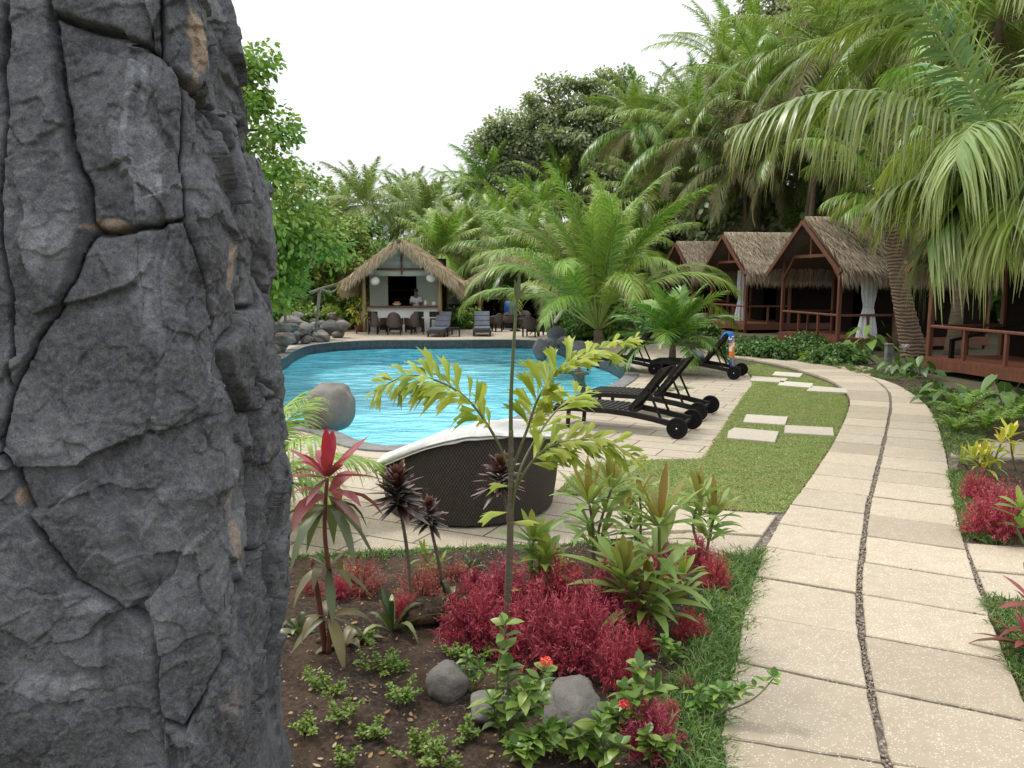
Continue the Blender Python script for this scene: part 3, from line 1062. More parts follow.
    br = np.maximum.reduce([patch(212, 40, .045, .10, 1.0), patch(262, 262, .035, .10, .75), patch(258, 560, .03, .13, .6), patch(228, 735, .05, .05, .18),
                            patch(90, 224, .035, .018, .8),  patch(8, 505, .02, .03, .9), patch(140, 640, .03, .01, .8)])
    pale = np.maximum.reduce([patch(140, 140, .07, .16, .8), patch(100, 30, .1, .03, .3), patch(150, 300, .10, .10, .45), patch(80, 600, .08, .05, .6), patch(40, 700, .12, .06, .5), patch(220, 400, .06, .08, .5), patch(230, 330, .03, .05, .6), patch(30, 250, .04, .12, .3), patch(265, 620, .03, .06, .5)])  # first patch puts the light on the squarish stone's facet into the colour
    M['pillar'] = mat_pillar()
    topc = MB()
    ring = V.reshape(ns, nz, 3)[::6, -1]
    topc.add(ring, [np.arange(len(ring))[None]], .3, 0)
    lab = {4: 'stone with a smooth brown face', 3: 'squarish stone with a paler grey facet'}
    for k in range(ks):
        f = F[fo == k]
        if not len(f): continue
        u, inv = np.unique(f, return_inverse=True)
        m = MB()
        m.add(V[u], inv.reshape(-1, 4), np.clip(rg.uniform(0, .5) + .75 * pale[u], 0, 1), br[u])
        o = m.build('stone', M['pillar'], root, smooth=True)
        if k in lab: o['label'] = lab[k]
    topc.build('cap', M['pillar'], root)

def mat_pillar():
    m, t, b, out = new_mat('lava_stone_block')
    vec = coords(t)
    n1 = noise(t, 5, 8, .65, vec)
    n2 = noise(t, 60, 6, .7, vec)
    col = ramp(t, n1, [(.28, (.018, .020, .025)), (.48, (.052, .057, .068)), (.68, (.15, .158, .175))])
    col = mixc(t, 1.0, col, ramp(t, attr(t), [(0, (.68, .68, .72)), (.5, (1.1, 1.1, 1.1)), (1, (2.6, 2.6, 2.6))]), 'MULTIPLY')
    col = mixc(t, ramp(t, n2, [(.35, (0, 0, 0)), (.75, (.6, .6, .6))]), col, (.21, .20, .19))
    lich = ramp(t, noise(t, 13, 7, .75, vec), [(.60, (0, 0, 0)), (.74, (.55, .55, .55))])
    col = mixc(t, lich, col, (.26, .25, .23))
    col = mixc(t, attr(t, 'tt'), col, mixc(t, n2, (.20, .14, .095), (.36, .28, .21)))
    t.links.new(col, b.inputs['Base Color'])
    b.inputs['Roughness'].default_value = .8
    b.inputs['Specular IOR Level'].default_value = .3
    gr_ = ramp(t, noise(t, 260, 3, .7, vec), [(.34, (.68, .68, .69)), (.5, (1, 1, 1)), (.68, (1.5, 1.48, 1.45))])
    t.links.new(mixc(t, 1.0, col, gr_, 'MULTIPLY'), b.inputs['Base Color'])
    h = mnode(t, 'ADD', noise(t, 140, 8, .75, vec), mnode(t, 'MULTIPLY', voro(t, 210, vec), .4))
    bump(t, b, h, .5, .004)
    return m
build_pillar()

# ------------------------------------------------------------------ buildings
M['redwood'] = plain('red_brown_timber', (.16, .055, .028), (.085, .030, .017), .55, 3, .25, 30, stretch=(6, 6, .7))
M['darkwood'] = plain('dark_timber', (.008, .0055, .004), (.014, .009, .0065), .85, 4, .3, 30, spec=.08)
M['polewood'] = plain('pole_timber', (.33, .24, .11), (.22, .15, .07), .65, 3, .3, 25, stretch=(5, 5, .6))
M['sid'] = plain('grey_green_board', (.43, .45, .38), (.36, .38, .32), .7, 2, .2, 8, stretch=(1, 1, 12))
M['white'] = plain('white_paint', (.74, .72, .68), (.64, .62, .58), .6, 3)
M['thatch'] = plain('grey_thatch', (.56, .47, .35), (.26, .20, .135), .95, 6, userand=True, spec=.1)
M['thatch2'] = plain('straw_thatch', (.66, .53, .37), (.40, .29, .18), .95, 6, userand=True, spec=.1)
M['underthatch'] = plain('thatch_underside', (.12, .08, .05), (.06, .04, .025), .95, 12)

def thatch(parent, hw, zr, ze, y0, y1, mat, n=5200, th=.15, strawL=.5, eave=.22, fringe=True):
    """gable roof of thatch, ridge along local y: a thick core, then straw lying over it and hanging off eaves and front edge"""
    rg = np.random.default_rng(int(hw * 1000) + n)
    m = MB()
    sl = math.hypot(hw, zr - ze)
    for sx in (-1, 1):
        a = np.array([0, zr]); b = np.array([sx * hw, ze])
        d = (b - a) / np.linalg.norm(b - a)
        nn = np.array([-d[1], d[0]]) * sx
        q = [a, b, b + nn * th * .9, a + np.array([0, th * 1.15])]
        V = np.array([(p[0], y, p[1]) for y in (y0, y1) for p in q])
        f = [[0, 1, 2, 3], [7, 6, 5, 4], [0, 4, 5, 1], [1, 5, 6, 2], [2, 6, 7, 3]]
        m.add(V, np.array(f if sx < 0 else [w[::-1] for w in f]), .6)
    roof = m.build('roof', M['underthatch'], parent)
    m = MB()
    for sx in (-1, 1):
        k = n // 2
        u = rg.random(k) ** .85
        y = rg.uniform(y0, y1, k)
        d = unit(np.array([sx * hw, 0, ze - zr]))
        nn = unit(np.array([sx * (zr - ze), 0, hw]))
        rel = fbm(np.c_[u * 5, y * 1.6, np.full(k, sx)], 3, 4)
        P = np.array([0, 0, zr]) + d * (u * sl)[:, None] + np.c_[np.zeros(k), y, np.zeros(k)] + nn * (th + .03 + .05 * rel + rg.uniform(-.03, .03, k))[:, None]
        D = d + rg.normal(0, .13, (k, 3)) + nn * .02
        leaves(m, P, D, nn + rg.normal(0, .4, (k, 3)), rg.uniform(.5, 1.1, k) * strawL, rg.uniform(.005, .012, k), .05, (1, .9, .15), rnd=np.clip(.45 + .35 * rel + rg.normal(0, .25, k), 0, 1))
        k = int(n * .30)                                         # eave
        y = rg.uniform(y0, y1, k)
        P = np.array([sx * hw, 0, ze]) + np.c_[np.zeros(k), y, np.zeros(k)] - d * rg.uniform(0, .4, k)[:, None] + nn * rg.uniform(-.02, th, k)[:, None]
        D = d + np.array([0, 0, -.5]) + rg.normal(0, .2, (k, 3))
        leaves(m, P, D, nn + rg.normal(0, .5, (k, 3)), rg.uniform(.6, 1.25, k) * (eave + .25), rg.uniform(.006, .013, k), .35, (1, .8, .1), rnd=np.clip(rg.normal(.5, .3, k), 0, 1))
        if fringe:
            k = int(n * .14)
            for yy, sg_ in ((y0, -1), (y1, 1)):
                u = rg.random(k)
                P = np.array([0, yy, zr]) + d * (u * sl)[:, None] + nn * rg.uniform(-.04, th + .05, k)[:, None]
                D = np.array([0, sg_ * .25, -1.0]) + d * .35 + rg.normal(0, .25, (k, 3))
                leaves(m, P, D, np.array([0, sg_, 0]) + rg.normal(0, .4, (k, 3)), rg.uniform(.12, .38, k), rg.uniform(.008, .016, k), .1, (1, .8, .1), rnd=np.clip(rg.normal(.45, .3, k), 0, 1))
    k = n // 8                                                   # ridge
    y = rg.uniform(y0, y1, k)
    sx = rg.choice([-1, 1], k)
    P = np.c_[sx * rg.uniform(0, .06, k), y, np.full(k, zr + th * 1.2)]
    leaves(m, P, np.c_[sx * .8, rg.normal(0, .2, k), np.full(k, -.45)], np.array([0, 0, 1.]) + rg.normal(0, .3, (k, 3)), rg.uniform(.3, .6, k), .015, .2, (1, .8, .1), rnd=rg.random(k))
    st = m.build('straw', mat, roof)
    return roof

def bungalow(loc, rz):
    root = thing('bungalow', '-', 'bungalow', loc, rz, 'thatched timber bungalows along the path')
    hw, dp, zf, ze, zr = 1.8, 5.2, .38, 2.72, 4.1
    m = MB()                                                     # deck with fascia
    for k in range(18):
        x = -hw - .06 + (k + .5) * (2 * hw + .12) / 18
        box(m, (x, dp / 2, zf - .02), ((2 * hw + .12) / 18 - .008, dp + .1, .04))
    m.build('floor', M['redwood'], root)
    m = MB()
    box(m, (0, -.07, zf - .15), (2 * hw + .2, .05, .24)); box(m, (hw + .08, dp / 2 + .02, zf - .15), (.05, dp, .24)); box(m, (-hw - .08, dp / 2 + .02, zf - .15), (.05, dp, .24))
    m.build('floor_beam', M['redwood'], root)
    for x in (-hw, hw):
        for y in (0, 1.95, dp):
            m = MB(); beam(m, (x, y, -.1), (x, y, ze + .25), .115, .115, bev=.012)
            m.build('post', M['redwood'], root)
    m = MB()
    beam(m, (-hw, 0, zf + .72), (hw, 0, zf + .72), .09, .07, bev=.015)
    m.build('front_rail', M['redwood'], root)
    for x in (-.62, .62):
        m = MB(); beam(m, (x, 0, zf), (x, 0, zf + .69), .07, .07)
        m.build('baluster', M['redwood'], root)
    for sx in (-1, 1):
        m = MB(); beam(m, (sx * hw, 0, zf + .72), (sx * hw, 1.95, zf + .72), .08, .07); beam(m, (sx * hw, 1, zf), (sx * hw, 1, zf + .69), .07, .07)
        m.build('side_rail', M['redwood'], root)
    m = MB()                                                     # gable frame: rafters, brace
    ox = hw + .42
    for sx in (-1, 1):
        beam(m, (0, -.36, zr + .0), (sx * (hw + .55), -.36, ze - .32), .05, .13)
        beam(m, (sx * hw, 0, ze - .5), (sx * (hw - .75), 0, ze + .28), .09, .09)
    beam(m, (-hw + .7, 0, ze + .27), (hw - .7, 0, ze + .27), .09, .1)
    beam(m, (0, .0, ze + .2), (0, 0, zr - .1), .08, .08)
    m.build('gable_frame', M['redwood'], root)
    m = MB()                                                     # room behind the veranda
    for (x0, x1) in ((-hw, -.55), (.55, hw)):
        box(m, ((x0 + x1) / 2, 2.0, (zf + ze) / 2), (x1 - x0 - .1, .06, ze - zf))
    box(m, (0, 2.0, ze - .1), (1.1, .06, .3))
    box(m, (-hw, 3.55, (zf + ze) / 2), (.06, 3.0, ze - zf)); box(m, (hw, 3.55, (zf + ze) / 2), (.06, 3.0, ze - zf)); box(m, (0, dp - .03, (zf + ze) / 2), (2 * hw - .1, .06, ze - zf))
    m.add(np.array([[-hw, 2.0, ze], [hw, 2.0, ze], [0, 2.0, zr - .15]]), np.array([[0, 1, 2]]))
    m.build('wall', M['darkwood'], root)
    thatch(root, hw + .55, zr, ze - .32, -.3, dp + .4, M['thatch'], n=13000, fringe=False)
    return root

HUTX = {}
HROT = -PI / 2 + R(9)
h0 = bungalow((9.95, 26.8, 0), HROT)
h0['label'] = 'thatched bungalow with a white tied curtain on its veranda, behind the leaning palm trunk'
HUTX[0] = h0
h1 = dup(h0, (9.55, 35.4, 0), HROT, label='second thatched bungalow from the bar, standing between two others, behind the draped towel')
h2 = dup(h0, (9.15, 43.6, 0), HROT, label='farthest thatched bungalow in the row, half hidden by palm fronds')
h3 = dup(h0, (10.35, 17.4, 0), HROT, label='nearest bungalow with red brown deck and railing at the edge of the picture')

# curtain, deck handrail
M['cloth'] = plain('white_cloth', (.62, .62, .64), (.5, .5, .53), .9, 5)
def curtain(loc, label):
    m = MB()
    prof = [(.30, 0.0), (.27, .25), (.2, .7), (.145, .98), (.15, 1.02), (.2, 1.3), (.22, 1.7), (.2, 2.25)]
    n = 40
    a = np.arange(n) * 2 * PI / n
    V = np.concatenate([np.stack([(r_ * (1 + .16 * np.cos(a * 9 + z * .6))) * np.cos(a), (r_ * (1 + .16 * np.cos(a * 9 + z * .6))) * np.sin(a) * .8, np.full(n, z)], 1) for r_, z in prof])
    k, j = np.meshgrid(np.arange(len(prof) - 1), np.arange(n), indexing='ij'); k, j = k.ravel(), j.ravel()
    m.add(V, np.stack([k * n + j, k * n + (j + 1) % n, (k + 1) * n + (j + 1) % n, (k + 1) * n + j], 1))
    root = thing('curtain', label, 'curtain', loc)
    m.build('drape', M['cloth'], root, smooth=True)
    m = MB(); a = np.linspace(0, 2 * PI, 20)
    tube(m, np.c_[.165 * np.cos(a), .14 * np.sin(a), np.full(20, 1.0)], .02, 6, False)
    m.build('tie', M['cloth'], root)
    return root
curtain((11.3, 25.35, .38), 'white curtain tied at the waist on the veranda behind the palm trunk')
c_ = A(722, 300, 36.3)
curtain((c_[0] + .9, 36.3, .38), 'white curtain hanging inside the second bungalow, seen over the railing')

# ------------------------------------------------------------------ pool bar
def pool_bar():
    p = G(402, 334)
    Yf = 32.9
    cx = A(402, 300, Yf)[0]
    root = thing('bar_hut', 'open thatched pool bar with white counter and round timber posts', 'bar hut', (cx, Yf, 0))
    hw, dp = 1.56, 3.4
    zr, ze = 3.62, 1.92
    m = MB(); box(m, (0, dp / 2, .03), (2 * hw + .5, dp + .6, .08)); m.build('floor', M['deck'], root)
    for x in (-hw, hw):
        for y in (0, dp):
            m = MB(); tube(m, [(x, y, 0), (x + .005, y, 1.2), (x, y, 2.75 - .0)], [.09, .085, .085], 12); m.build('post', M['polewood'], root, smooth=True)
    m = MB(); box(m, (0, .16, .57), (2 * hw - .2, .12, 1.0)); m.build('counter_front', M['white'], root)
    m = MB(); box(m, (0, .2, 1.105), (2 * hw - .17, .5, .065), bev=.01); m.build('counter_top', M['redwood'], root)
    # gable of boards
    m = MB()
    wz = 2.36
    zt = lambda x: zr - .02 - abs(x) * (zr - ze) / (hw + .75)
    V = np.array([[-hw + .02, .1, wz], [hw - .02, .1, wz], [hw - .02, .1, zt(hw)], [0, .1, zt(0)], [-hw + .02, .1, zt(hw)]])
    m.add(V, [np.array([[0, 1, 2, 3, 4]])])
    for k in range(6):
        z = wz + .02 + k * .2
        w = min(hw - .03, (zr - .1 - z) * (hw + .75) / (zr - ze))
        if w > .1: box(m, (0, .085, z), (2 * w, .02, .012))
    m.build('gable', M['sid'], root)
    m = MB()
    beam(m, (-hw, .04, 2.64), (hw, .04, 2.64), .07, .085); beam(m, (0, .02, 2.42), (0, .02, zr - .05), .06, .085)
    m.build('tie_beam', M['redwood'], root)
    for px_, w_ in ((-1.14, .78), (1.0, 1.06)):                  # back wall panels
        m = MB(); box(m, (px_, 1.2, 1.22), (w_, .06, 2.3)); m.build('panel', M['sid'], root)
    m = MB()
    box(m, (0, dp - .05, 1.6), (2 * hw, .06, 3.1)); box(m, (-hw + .02, dp / 2 + .6, 1.3), (.06, dp - 1.3, 2.6)); box(m, (hw - .02, dp / 2 + .6, 1.3), (.06, dp - 1.3, 2.6))
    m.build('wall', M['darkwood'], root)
    for z in (1.35, 1.75):
        m = MB(); box(m, (-.3, dp - .25, z), (1.4, .3, .03)); m.build('shelf', M['redwood'], root)
    m = MB()
    for sx in (-1, 1):
        beam(m, (0, -.45, zr - .05), (sx * (hw + .72), -.45, ze), .06, .12)
    m.build('rafter', M['redwood'], root)
    thatch(root, hw + .66, zr, ze + .06, -.6, dp + .5, M['thatch2'], n=9000, th=.17, strawL=.42, eave=.26)
    return root, cx, Yf
BAR, BX, BY = pool_bar()

M['lantern'] = plain('paper_lantern', (.80, .78, .70), (.72, .69, .6), .8, 20)
for k, (px, py, lab) in enumerate(((375, 281, 'round white paper lantern by the left post of the bar'), (431, 278, 'round white paper lantern by the right post of the bar'))):
    c = A(px, py, BY - .15)
    root = thing('lantern', lab, 'lantern', c, group='paper lanterns under the bar roof')
    m = MB()
    th = np.linspace(0.12, PI - .12, 13)
    lathe(m, [(.19 * math.sin(a) * (1 + .03 * (i % 2)), -.18 * math.cos(a)) for i, a in enumerate(th)], 20)
    m.build('shade', M['lantern'], root, smooth=True)
    m = MB(); tube(m, [(0, 0, .17), (0, 0, .42)], .008, 6); m.build('cord', M['darkwood'], root)

# second thatched hut behind the palms
def small_shelter():
    c = A(492, 300, 38.5)
    root = thing('thatched_shelter', 'open shelter with a pale straw roof right of the pool bar', 'shelter', (c[0] + .9, 38.5, 0))
    hw, dp, zr, ze = 1.5, 3.2, 3.25, 1.85
    for x in (-hw, hw):
        for y in (0, dp):
            m = MB(); tube(m, [(x, y, 0), (x, y, 2.5)], .09, 10); m.build('post', M['polewood'], root, smooth=True)
    m = MB()
    for sx in (-1, 1): beam(m, (0, -.3, zr - .05), (sx * (hw + .6), -.3, ze), .06, .12)
    m.build('rafter', M['redwood'], root)
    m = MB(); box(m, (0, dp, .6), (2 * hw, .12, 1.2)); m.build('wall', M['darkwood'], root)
    thatch(root, hw + .7, zr, ze, -.5, dp + .4, M['thatch2'], n=8000, th=.16)
small_shelter()

# dark rail fence behind the bar lawn
def rail_fence():
    a, b = G(446, 322), G(478, 322)
    root = thing('rail_fence', 'low dark fence behind a green hedge, right of the pool bar', 'fence', (a[0], a[1], 0))
    L = 3.4
    m = MB()
    for z in (.35, .6, .85): box(m, (L / 2, 0, z), (L, .05, .2))
    m.build('boards', M['darkwood'], root)
    for x in (0, L / 2, L):
        m = MB(); box(m, (x, .06, .5), (.09, .07, 1.02)); m.build('post', M['darkwood'], root)
rail_fence()

# ------------------------------------------------------------------ furniture
def mat_weave(name, c1, c2, su, sv, rough=.5):
    m, t, b, out = new_mat(name)
    cb = t.nodes.new('ShaderNodeCombineXYZ')
    t.links.new(attr(t, 'rnd'), cb.inputs[0]); t.links.new(attr(t, 'tt'), cb.inputs[1])
    u = mnode(t, 'MULTIPLY', attr(t, 'rnd'), su); v = mnode(t, 'MULTIPLY', attr(t, 'tt'), sv)
    su_ = mnode(t, 'SINE', mnode(t, 'MULTIPLY', u, 2 * PI)); sv_ = mnode(t, 'SINE', mnode(t, 'MULTIPLY', v, 2 * PI))
    # over-under: the strand that lies on top alternates
    par = mnode(t, 'MULTIPLY', su_, sv_)
    w = mnode(t, 'ADD', mnode(t, 'MULTIPLY', par, .5), .5)
    col = mixc(t, w, c2, c1)
    nz = noise(t, 14, 4, .6)
    col = mixc(t, 1.0, col, ramp(t, nz, [(.3, (.7, .7, .7)), (.7, (1.15, 1.1, 1.05))]), 'MULTIPLY')
    t.links.new(col, b.inputs['Base Color'])
    b.inputs['Roughness'].default_value = rough
    bump(t, b, w, .8, .01)
    return m
M['wicker'] = mat_weave('dark_wicker', (.055, .036, .028), (.010, .007, .006), 190, 22, .65)
M['wicker2'] = plain('brown_wicker', (.075, .05, .038), (.03, .02, .016), .55, 60, .8, 90)
M['towelwhite'] = plain('white_towelling', (.78, .76, .72), (.68, .66, .62), .95, 12, .3, 120, spec=.1)
M['dmetal'] = plain('black_frame', (.010, .009, .008), (.018, .015, .013), .5, 8, .1, 30, spec=.18)
M['rubber'] = plain('black_rubber', (.007, .0065, .0065), (.012, .011, .011), .7, 10, .2, 60, spec=.12)
M['gcush'] = plain('grey_cushion', (.13, .14, .17), (.09, .095, .12), .9, 5, .2, 60)

def daybed():
    cx, cy, Rr = -.42, 7.70, .88
    root = thing('wicker_daybed', 'large dark wicker daybed with a white towel sheet draped over its curved rim', 'daybed', (cx, cy, 0))
    # rim height round the shell: high towards the front right, dropping to the left
    def rimz(a):                                                # a: 0 = +x, -pi/2 = towards the camera
        d = (a - R(-75) + PI) % (2 * PI) - PI
        return .30 + .58 * np.clip(np.cos(d * .6), 0, 1) ** np.where(d < 0, 3.0, 1.6) * (np.abs(d) < R(149))
    m = MB()
    na, nz = 120, 22
    a = np.linspace(-PI, PI, na + 1)
    V, rr, tt = [], [], []
    for i, ang in enumerate(a):
        top = rimz(ang)
        for k in range(nz + 1):
            z = .03 + (top - .03) * k / nz
            rad = Rr * (.93 + .07 * math.sin(min(1, z / .6) * PI / 2)) + .012 * math.sin(ang * 3)
            V.append((rad * math.cos(ang), rad * math.sin(ang), z)); rr.append((i % 121) / na); tt.append(z)
        for k in range(nz, -1, -1):
            z = .03 + (top - .03) * k / nz
            rad = Rr * (.93 + .07 * math.sin(min(1, z / .6) * PI / 2)) - .05
            V.append((rad * math.cos(ang), rad * math.sin(ang), z)); rr.append(i / na); tt.append(z)
    w = 2 * (nz + 1)
    i, k = np.meshgrid(np.arange(na), np.arange(w - 1), indexing='ij'); i, k = i.ravel(), k.ravel()
    m.add(V, np.stack([i * w + k, (i + 1) * w + k, (i + 1) * w + k + 1, i * w + k + 1], 1), rr, tt)
    m.build('shell', M['wicker'], root, smooth=True)
    m = MB(); lathe(m, [(.01, .30), (.83, .30), (.85, .34), (.83, .40), (.7, .42), (.01, .425)], 48); m.build('mattress', M['towelwhite'], root, smooth=True)
    for ang in np.linspace(0, 2 * PI, 6)[:-1]:
        m = MB(); box(m, (.7 * math.cos(ang), .7 * math.sin(ang), .03), (.07, .07, .07)); m.build('foot', M['dmetal'], root)
    # towel over the rim: folded along the edge
    m = MB()
    na = 160
    a = np.linspace(R(-176), R(42), na)
    prof = np.linspace(0, 1, 22)
    V = []
    for i, ang in enumerate(a):
        top = rimz(ang)
        wob = .5 * fbm(np.array([[ang * 2.2, 0, 3.]]), 3, 5)[0]
        for u in prof:                                          # from outside, over the top, to the inside
            fold = .030 * math.sin(u * 19 + ang * 1.9 + 3 * wob) + .016 * math.sin(u * 37 + ang * 3.1 + 5 * wob) + .02 * wob
            if u < .33:
                q = u / .33
                rad, z = Rr + .045 + fold * .8, top - (.045 + .03 * wob) * (1 - q)
            elif u < .62:
                q = (u - .33) / .29
                rad, z = Rr + .045 - .14 * q + fold * .3, top + .055 * math.sin(q * PI) + .02 + fold
            else:
                q = (u - .62) / .38
                rad, z = Rr - .095 - .10 * q + fold, top + .02 - (.30 + .06 * wob) * q
            V.append((rad * math.cos(ang), rad * math.sin(ang), z))
    nu = len(prof)
    i, k = np.meshgrid(np.arange(na - 1), np.arange(nu - 1), indexing='ij'); i, k = i.ravel(), k.ravel()
    mm = MB(); mm.add(np.array(V) + [cx, cy, 0], np.stack([i * nu + k, (i + 1) * nu + k, (i + 1) * nu + k + 1, i * nu + k + 1], 1))
    o = mm.build('towel_sheet', M['towelwhite'], smooth=True)
    tag(o, 'white folded towel sheet lying along the rim of the wicker daybed', 'towel')
    o.modifiers.new('thick', 'SOLIDIFY').thickness = .012
daybed()

def lounger(label, foot, head, back=52, grp='black wheeled sun loungers by the pool', wheels=True, cushion=False):
    """slatted lounger; local x runs from the foot end (0) to the wheels (1.95)"""
    root = thing('sun_lounger', label, 'sun lounger', (0, 0, 0), 0, grp)
    zs, w, L = .31, .33, 1.95
    m = MB()
    for sy in (-1, 1):
        pts = [(0, .27), (.25, .305), (.9, .31), (1.25, .285), (1.6, .235), (1.95, .17)]
        for p, q in zip(pts[:-1], pts[1:]):
            beam(m, (p[0] - .01, sy * w, p[1]), (q[0] + .01, sy * w, q[1]), .045, .085, bev=.008)
    beam(m, (.02, -w, .275), (.02, w, .275), .05, .07); beam(m, (1.95, -w - .06, .165), (1.95, w + .06, .165), .04, .04)
    beam(m, (1.2, -w, .285), (1.2, w, .285), .05, .05)
    m.build('frame', M['dmetal'], root)
    m = MB()
    for k in range(14):
        box(m, (.08 + k * .083, 0, .345 + .012 * math.sin(k / 13 * PI)), (.062, 2 * w - .03, .022), bev=.006)
    m.build('seat', M['dmetal'], root)
    m = MB()
    c, s_ = math.cos(R(back)), math.sin(R(back))
    px, pz = 1.2, .335
    for sy in (-1, 1):
        beam(m, (px, sy * (w - .05), pz), (px + .78 * c, sy * (w - .05), pz + .78 * s_), .045, .05)
    rot = np.array([[c, 0, -s_], [0, 1, 0], [s_, 0, c]])
    for k in range(9):
        d = .05 + k * .085
        box(m, (px + d * c - .02 * s_, 0, pz + d * s_ + .02 * c), (.062, 2 * w - .08, .022), rot, bev=.006)
    m.build('backrest', M['dmetal'], root)
    for sy in (-1, 1):
        m = MB(); beam(m, (px + .42 * c, sy * (w - .09), pz + .42 * s_), (1.66, sy * (w - .09), .24), .025, .03); m.build('back_stay', M['dmetal'], root)
    for sy in (-1, 1):
        m = MB(); beam(m, (.28, sy * w, .30), (.26, sy * w, 0), .05, .05); m.build('leg', M['dmetal'], root)
    if wheels:
        for sy in (-1, 1):
            m = MB()
            prof = [(.015, -.03), (.06, -.032), (.068, -.02), (.112, -.018), (.12, -.028), (.143, -.028), (.15, -.018), (.15, .018), (.143, .028), (.12, .028), (.112, .018), (.068, .02), (.06, .032), (.015, .03)]
            lathe(m, [(a, b) for a, b in prof], 32, cap=True)
            wh = m.build('wheel', M['rubber'], root, smooth=False)
            wh.rotation_euler = (PI / 2, 0, 0)
            wh.location = (1.95, sy * (w + .09), .15)
            m = MB(); lathe(m, [(.010, 0), (.010, .006), (.006, .01)], 12, cap=True)
            hb = m.build('hub', M['white'], wh); hb.location = (0, 0, -sy * .031)
            if sy > 0: hb.location = (0, 0, -.036)
            else: hb.location = (0, 0, .03)
    f, h = np.asarray(foot, float), np.asarray(head, float)
    d = h - f
    root.location = (f[0], f[1], 0)
    root.rotation_euler = (0, 0, math.atan2(d[1], d[0]))
    return root
HD = np.array([2.49, 11.3]); DIRL = unit(np.array([.89, -.45]))
lo1 = lounger('black slatted sun lounger with two wheels, nearer one of the front pair on the deck', HD - DIRL * 1.95, HD)
off2 = np.array([.62, 1.42])
def lcopy(hd, label, ang=None):
    o = dup(lo1, label=label)
    p = np.asarray(hd) - DIRL * 1.95
    o.location = (p[0], p[1], 0)
    return o
lcopy(HD + off2, 'black slatted sun lounger with two wheels, farther one of the front pair on the deck')
HD3 = np.array([5.12, 17.95])
lcopy(HD3, 'black sun lounger with a colourful towel over its backrest, right of the bushy little palm')
lcopy(HD3 + np.array([-1.6, .95]), 'black sun lounger half hidden behind the bushy little palm')

# towel hung on the rear lounger
M['towelcol'] = None
def mat_towelcol():
    m, t, b, out = new_mat('printed_towel')
    n = noise(t, 3.4, 2, .5)
    sz_ = t.nodes.new('ShaderNodeSeparateXYZ'); t.links.new(coords(t), sz_.inputs[0])
    n = mnode(t, 'ADD', sz_.outputs[2], mnode(t, 'MULTIPLY', mnode(t, 'SUBTRACT', n, .5), .75))
    e = ramp(t, n, [(0, (.015, .07, .30)), (.34, (.03, .2, .3)), (.42, (.70, .20, .05)), (.66, (.7, .7, .66)), (.76, (.72, .26, .06)), (.84, (.02, .16, .5)), (.93, (.74, .74, .72)), (.985, (.02, .14, .45))])
    nn = [x for x in t.nodes if x.type == 'VALTORGB'][-1]
    nn.color_ramp.interpolation = 'CONSTANT'
    t.links.new(e, b.inputs['Base Color'])
    b.inputs['Roughness'].default_value = .95
    return m
M['towelcol'] = mat_towelcol()
def towel_on_back():
    p0 = HD3 - DIRL * 1.95
    a = math.atan2(DIRL[1], DIRL[0])
    c, s_ = math.cos(R(52)), math.sin(R(52))
    tx, tz = 1.2 + .80 * c, .335 + .80 * s_
    path = [(tx - .14, tz - .13), (tx - .06, tz + .01), (tx + .02, tz + .06), (tx + .09, tz), (tx + .12, tz - .2), (tx + .13, tz - .45), (tx + .14, tz - .66), (tx + .17, tz - .72)]
    q = catmull(path, 5)
    ny = 15
    V = []
    for i, (x, z) in enumerate(q):
        for k in range(ny):
            y = (k / (ny - 1) - .5) * (.42 - .12 * i / len(q))
            V.append((x + .03 * math.sin(k * 1.3 + i * .2) * min(1, i / 8), y - .05, z + .012 * math.sin(k * 1.1)))
    m = MB()
    i, k = np.meshgrid(np.arange(len(q) - 1), np.arange(ny - 1), indexing='ij'); i, k = i.ravel(), k.ravel()
    m.add(V, np.stack([i * ny + k, (i + 1) * ny + k, (i + 1) * ny + k + 1, i * ny + k + 1], 1))
    o = m.build('beach_towel', M['towelcol'], loc=(p0[0], p0[1], 0), smooth=True)
    o.rotation_euler = (0, 0, a)
    o.modifiers.new('thick', 'SOLIDIFY').thickness = .015
    tag(o, 'blue, white and orange beach towel hanging over a lounger backrest', 'towel')
towel_on_back()
M['plasticbag'] = plain('white_bag', (.6, .66, .68), (.5, .56, .6), .5, 9)
m = MB(); rock(m, (0, 0, .12), (.42, .3, .26), 5, .5, 24)
_p = HD3 - DIRL * .85
tag(m.build('folded_towel', M['plasticbag'], loc=(_p[0] - .1, _p[1] + .1, .34), smooth=True), 'pale crumpled towel lying on the seat of the rear lounger', 'towel')

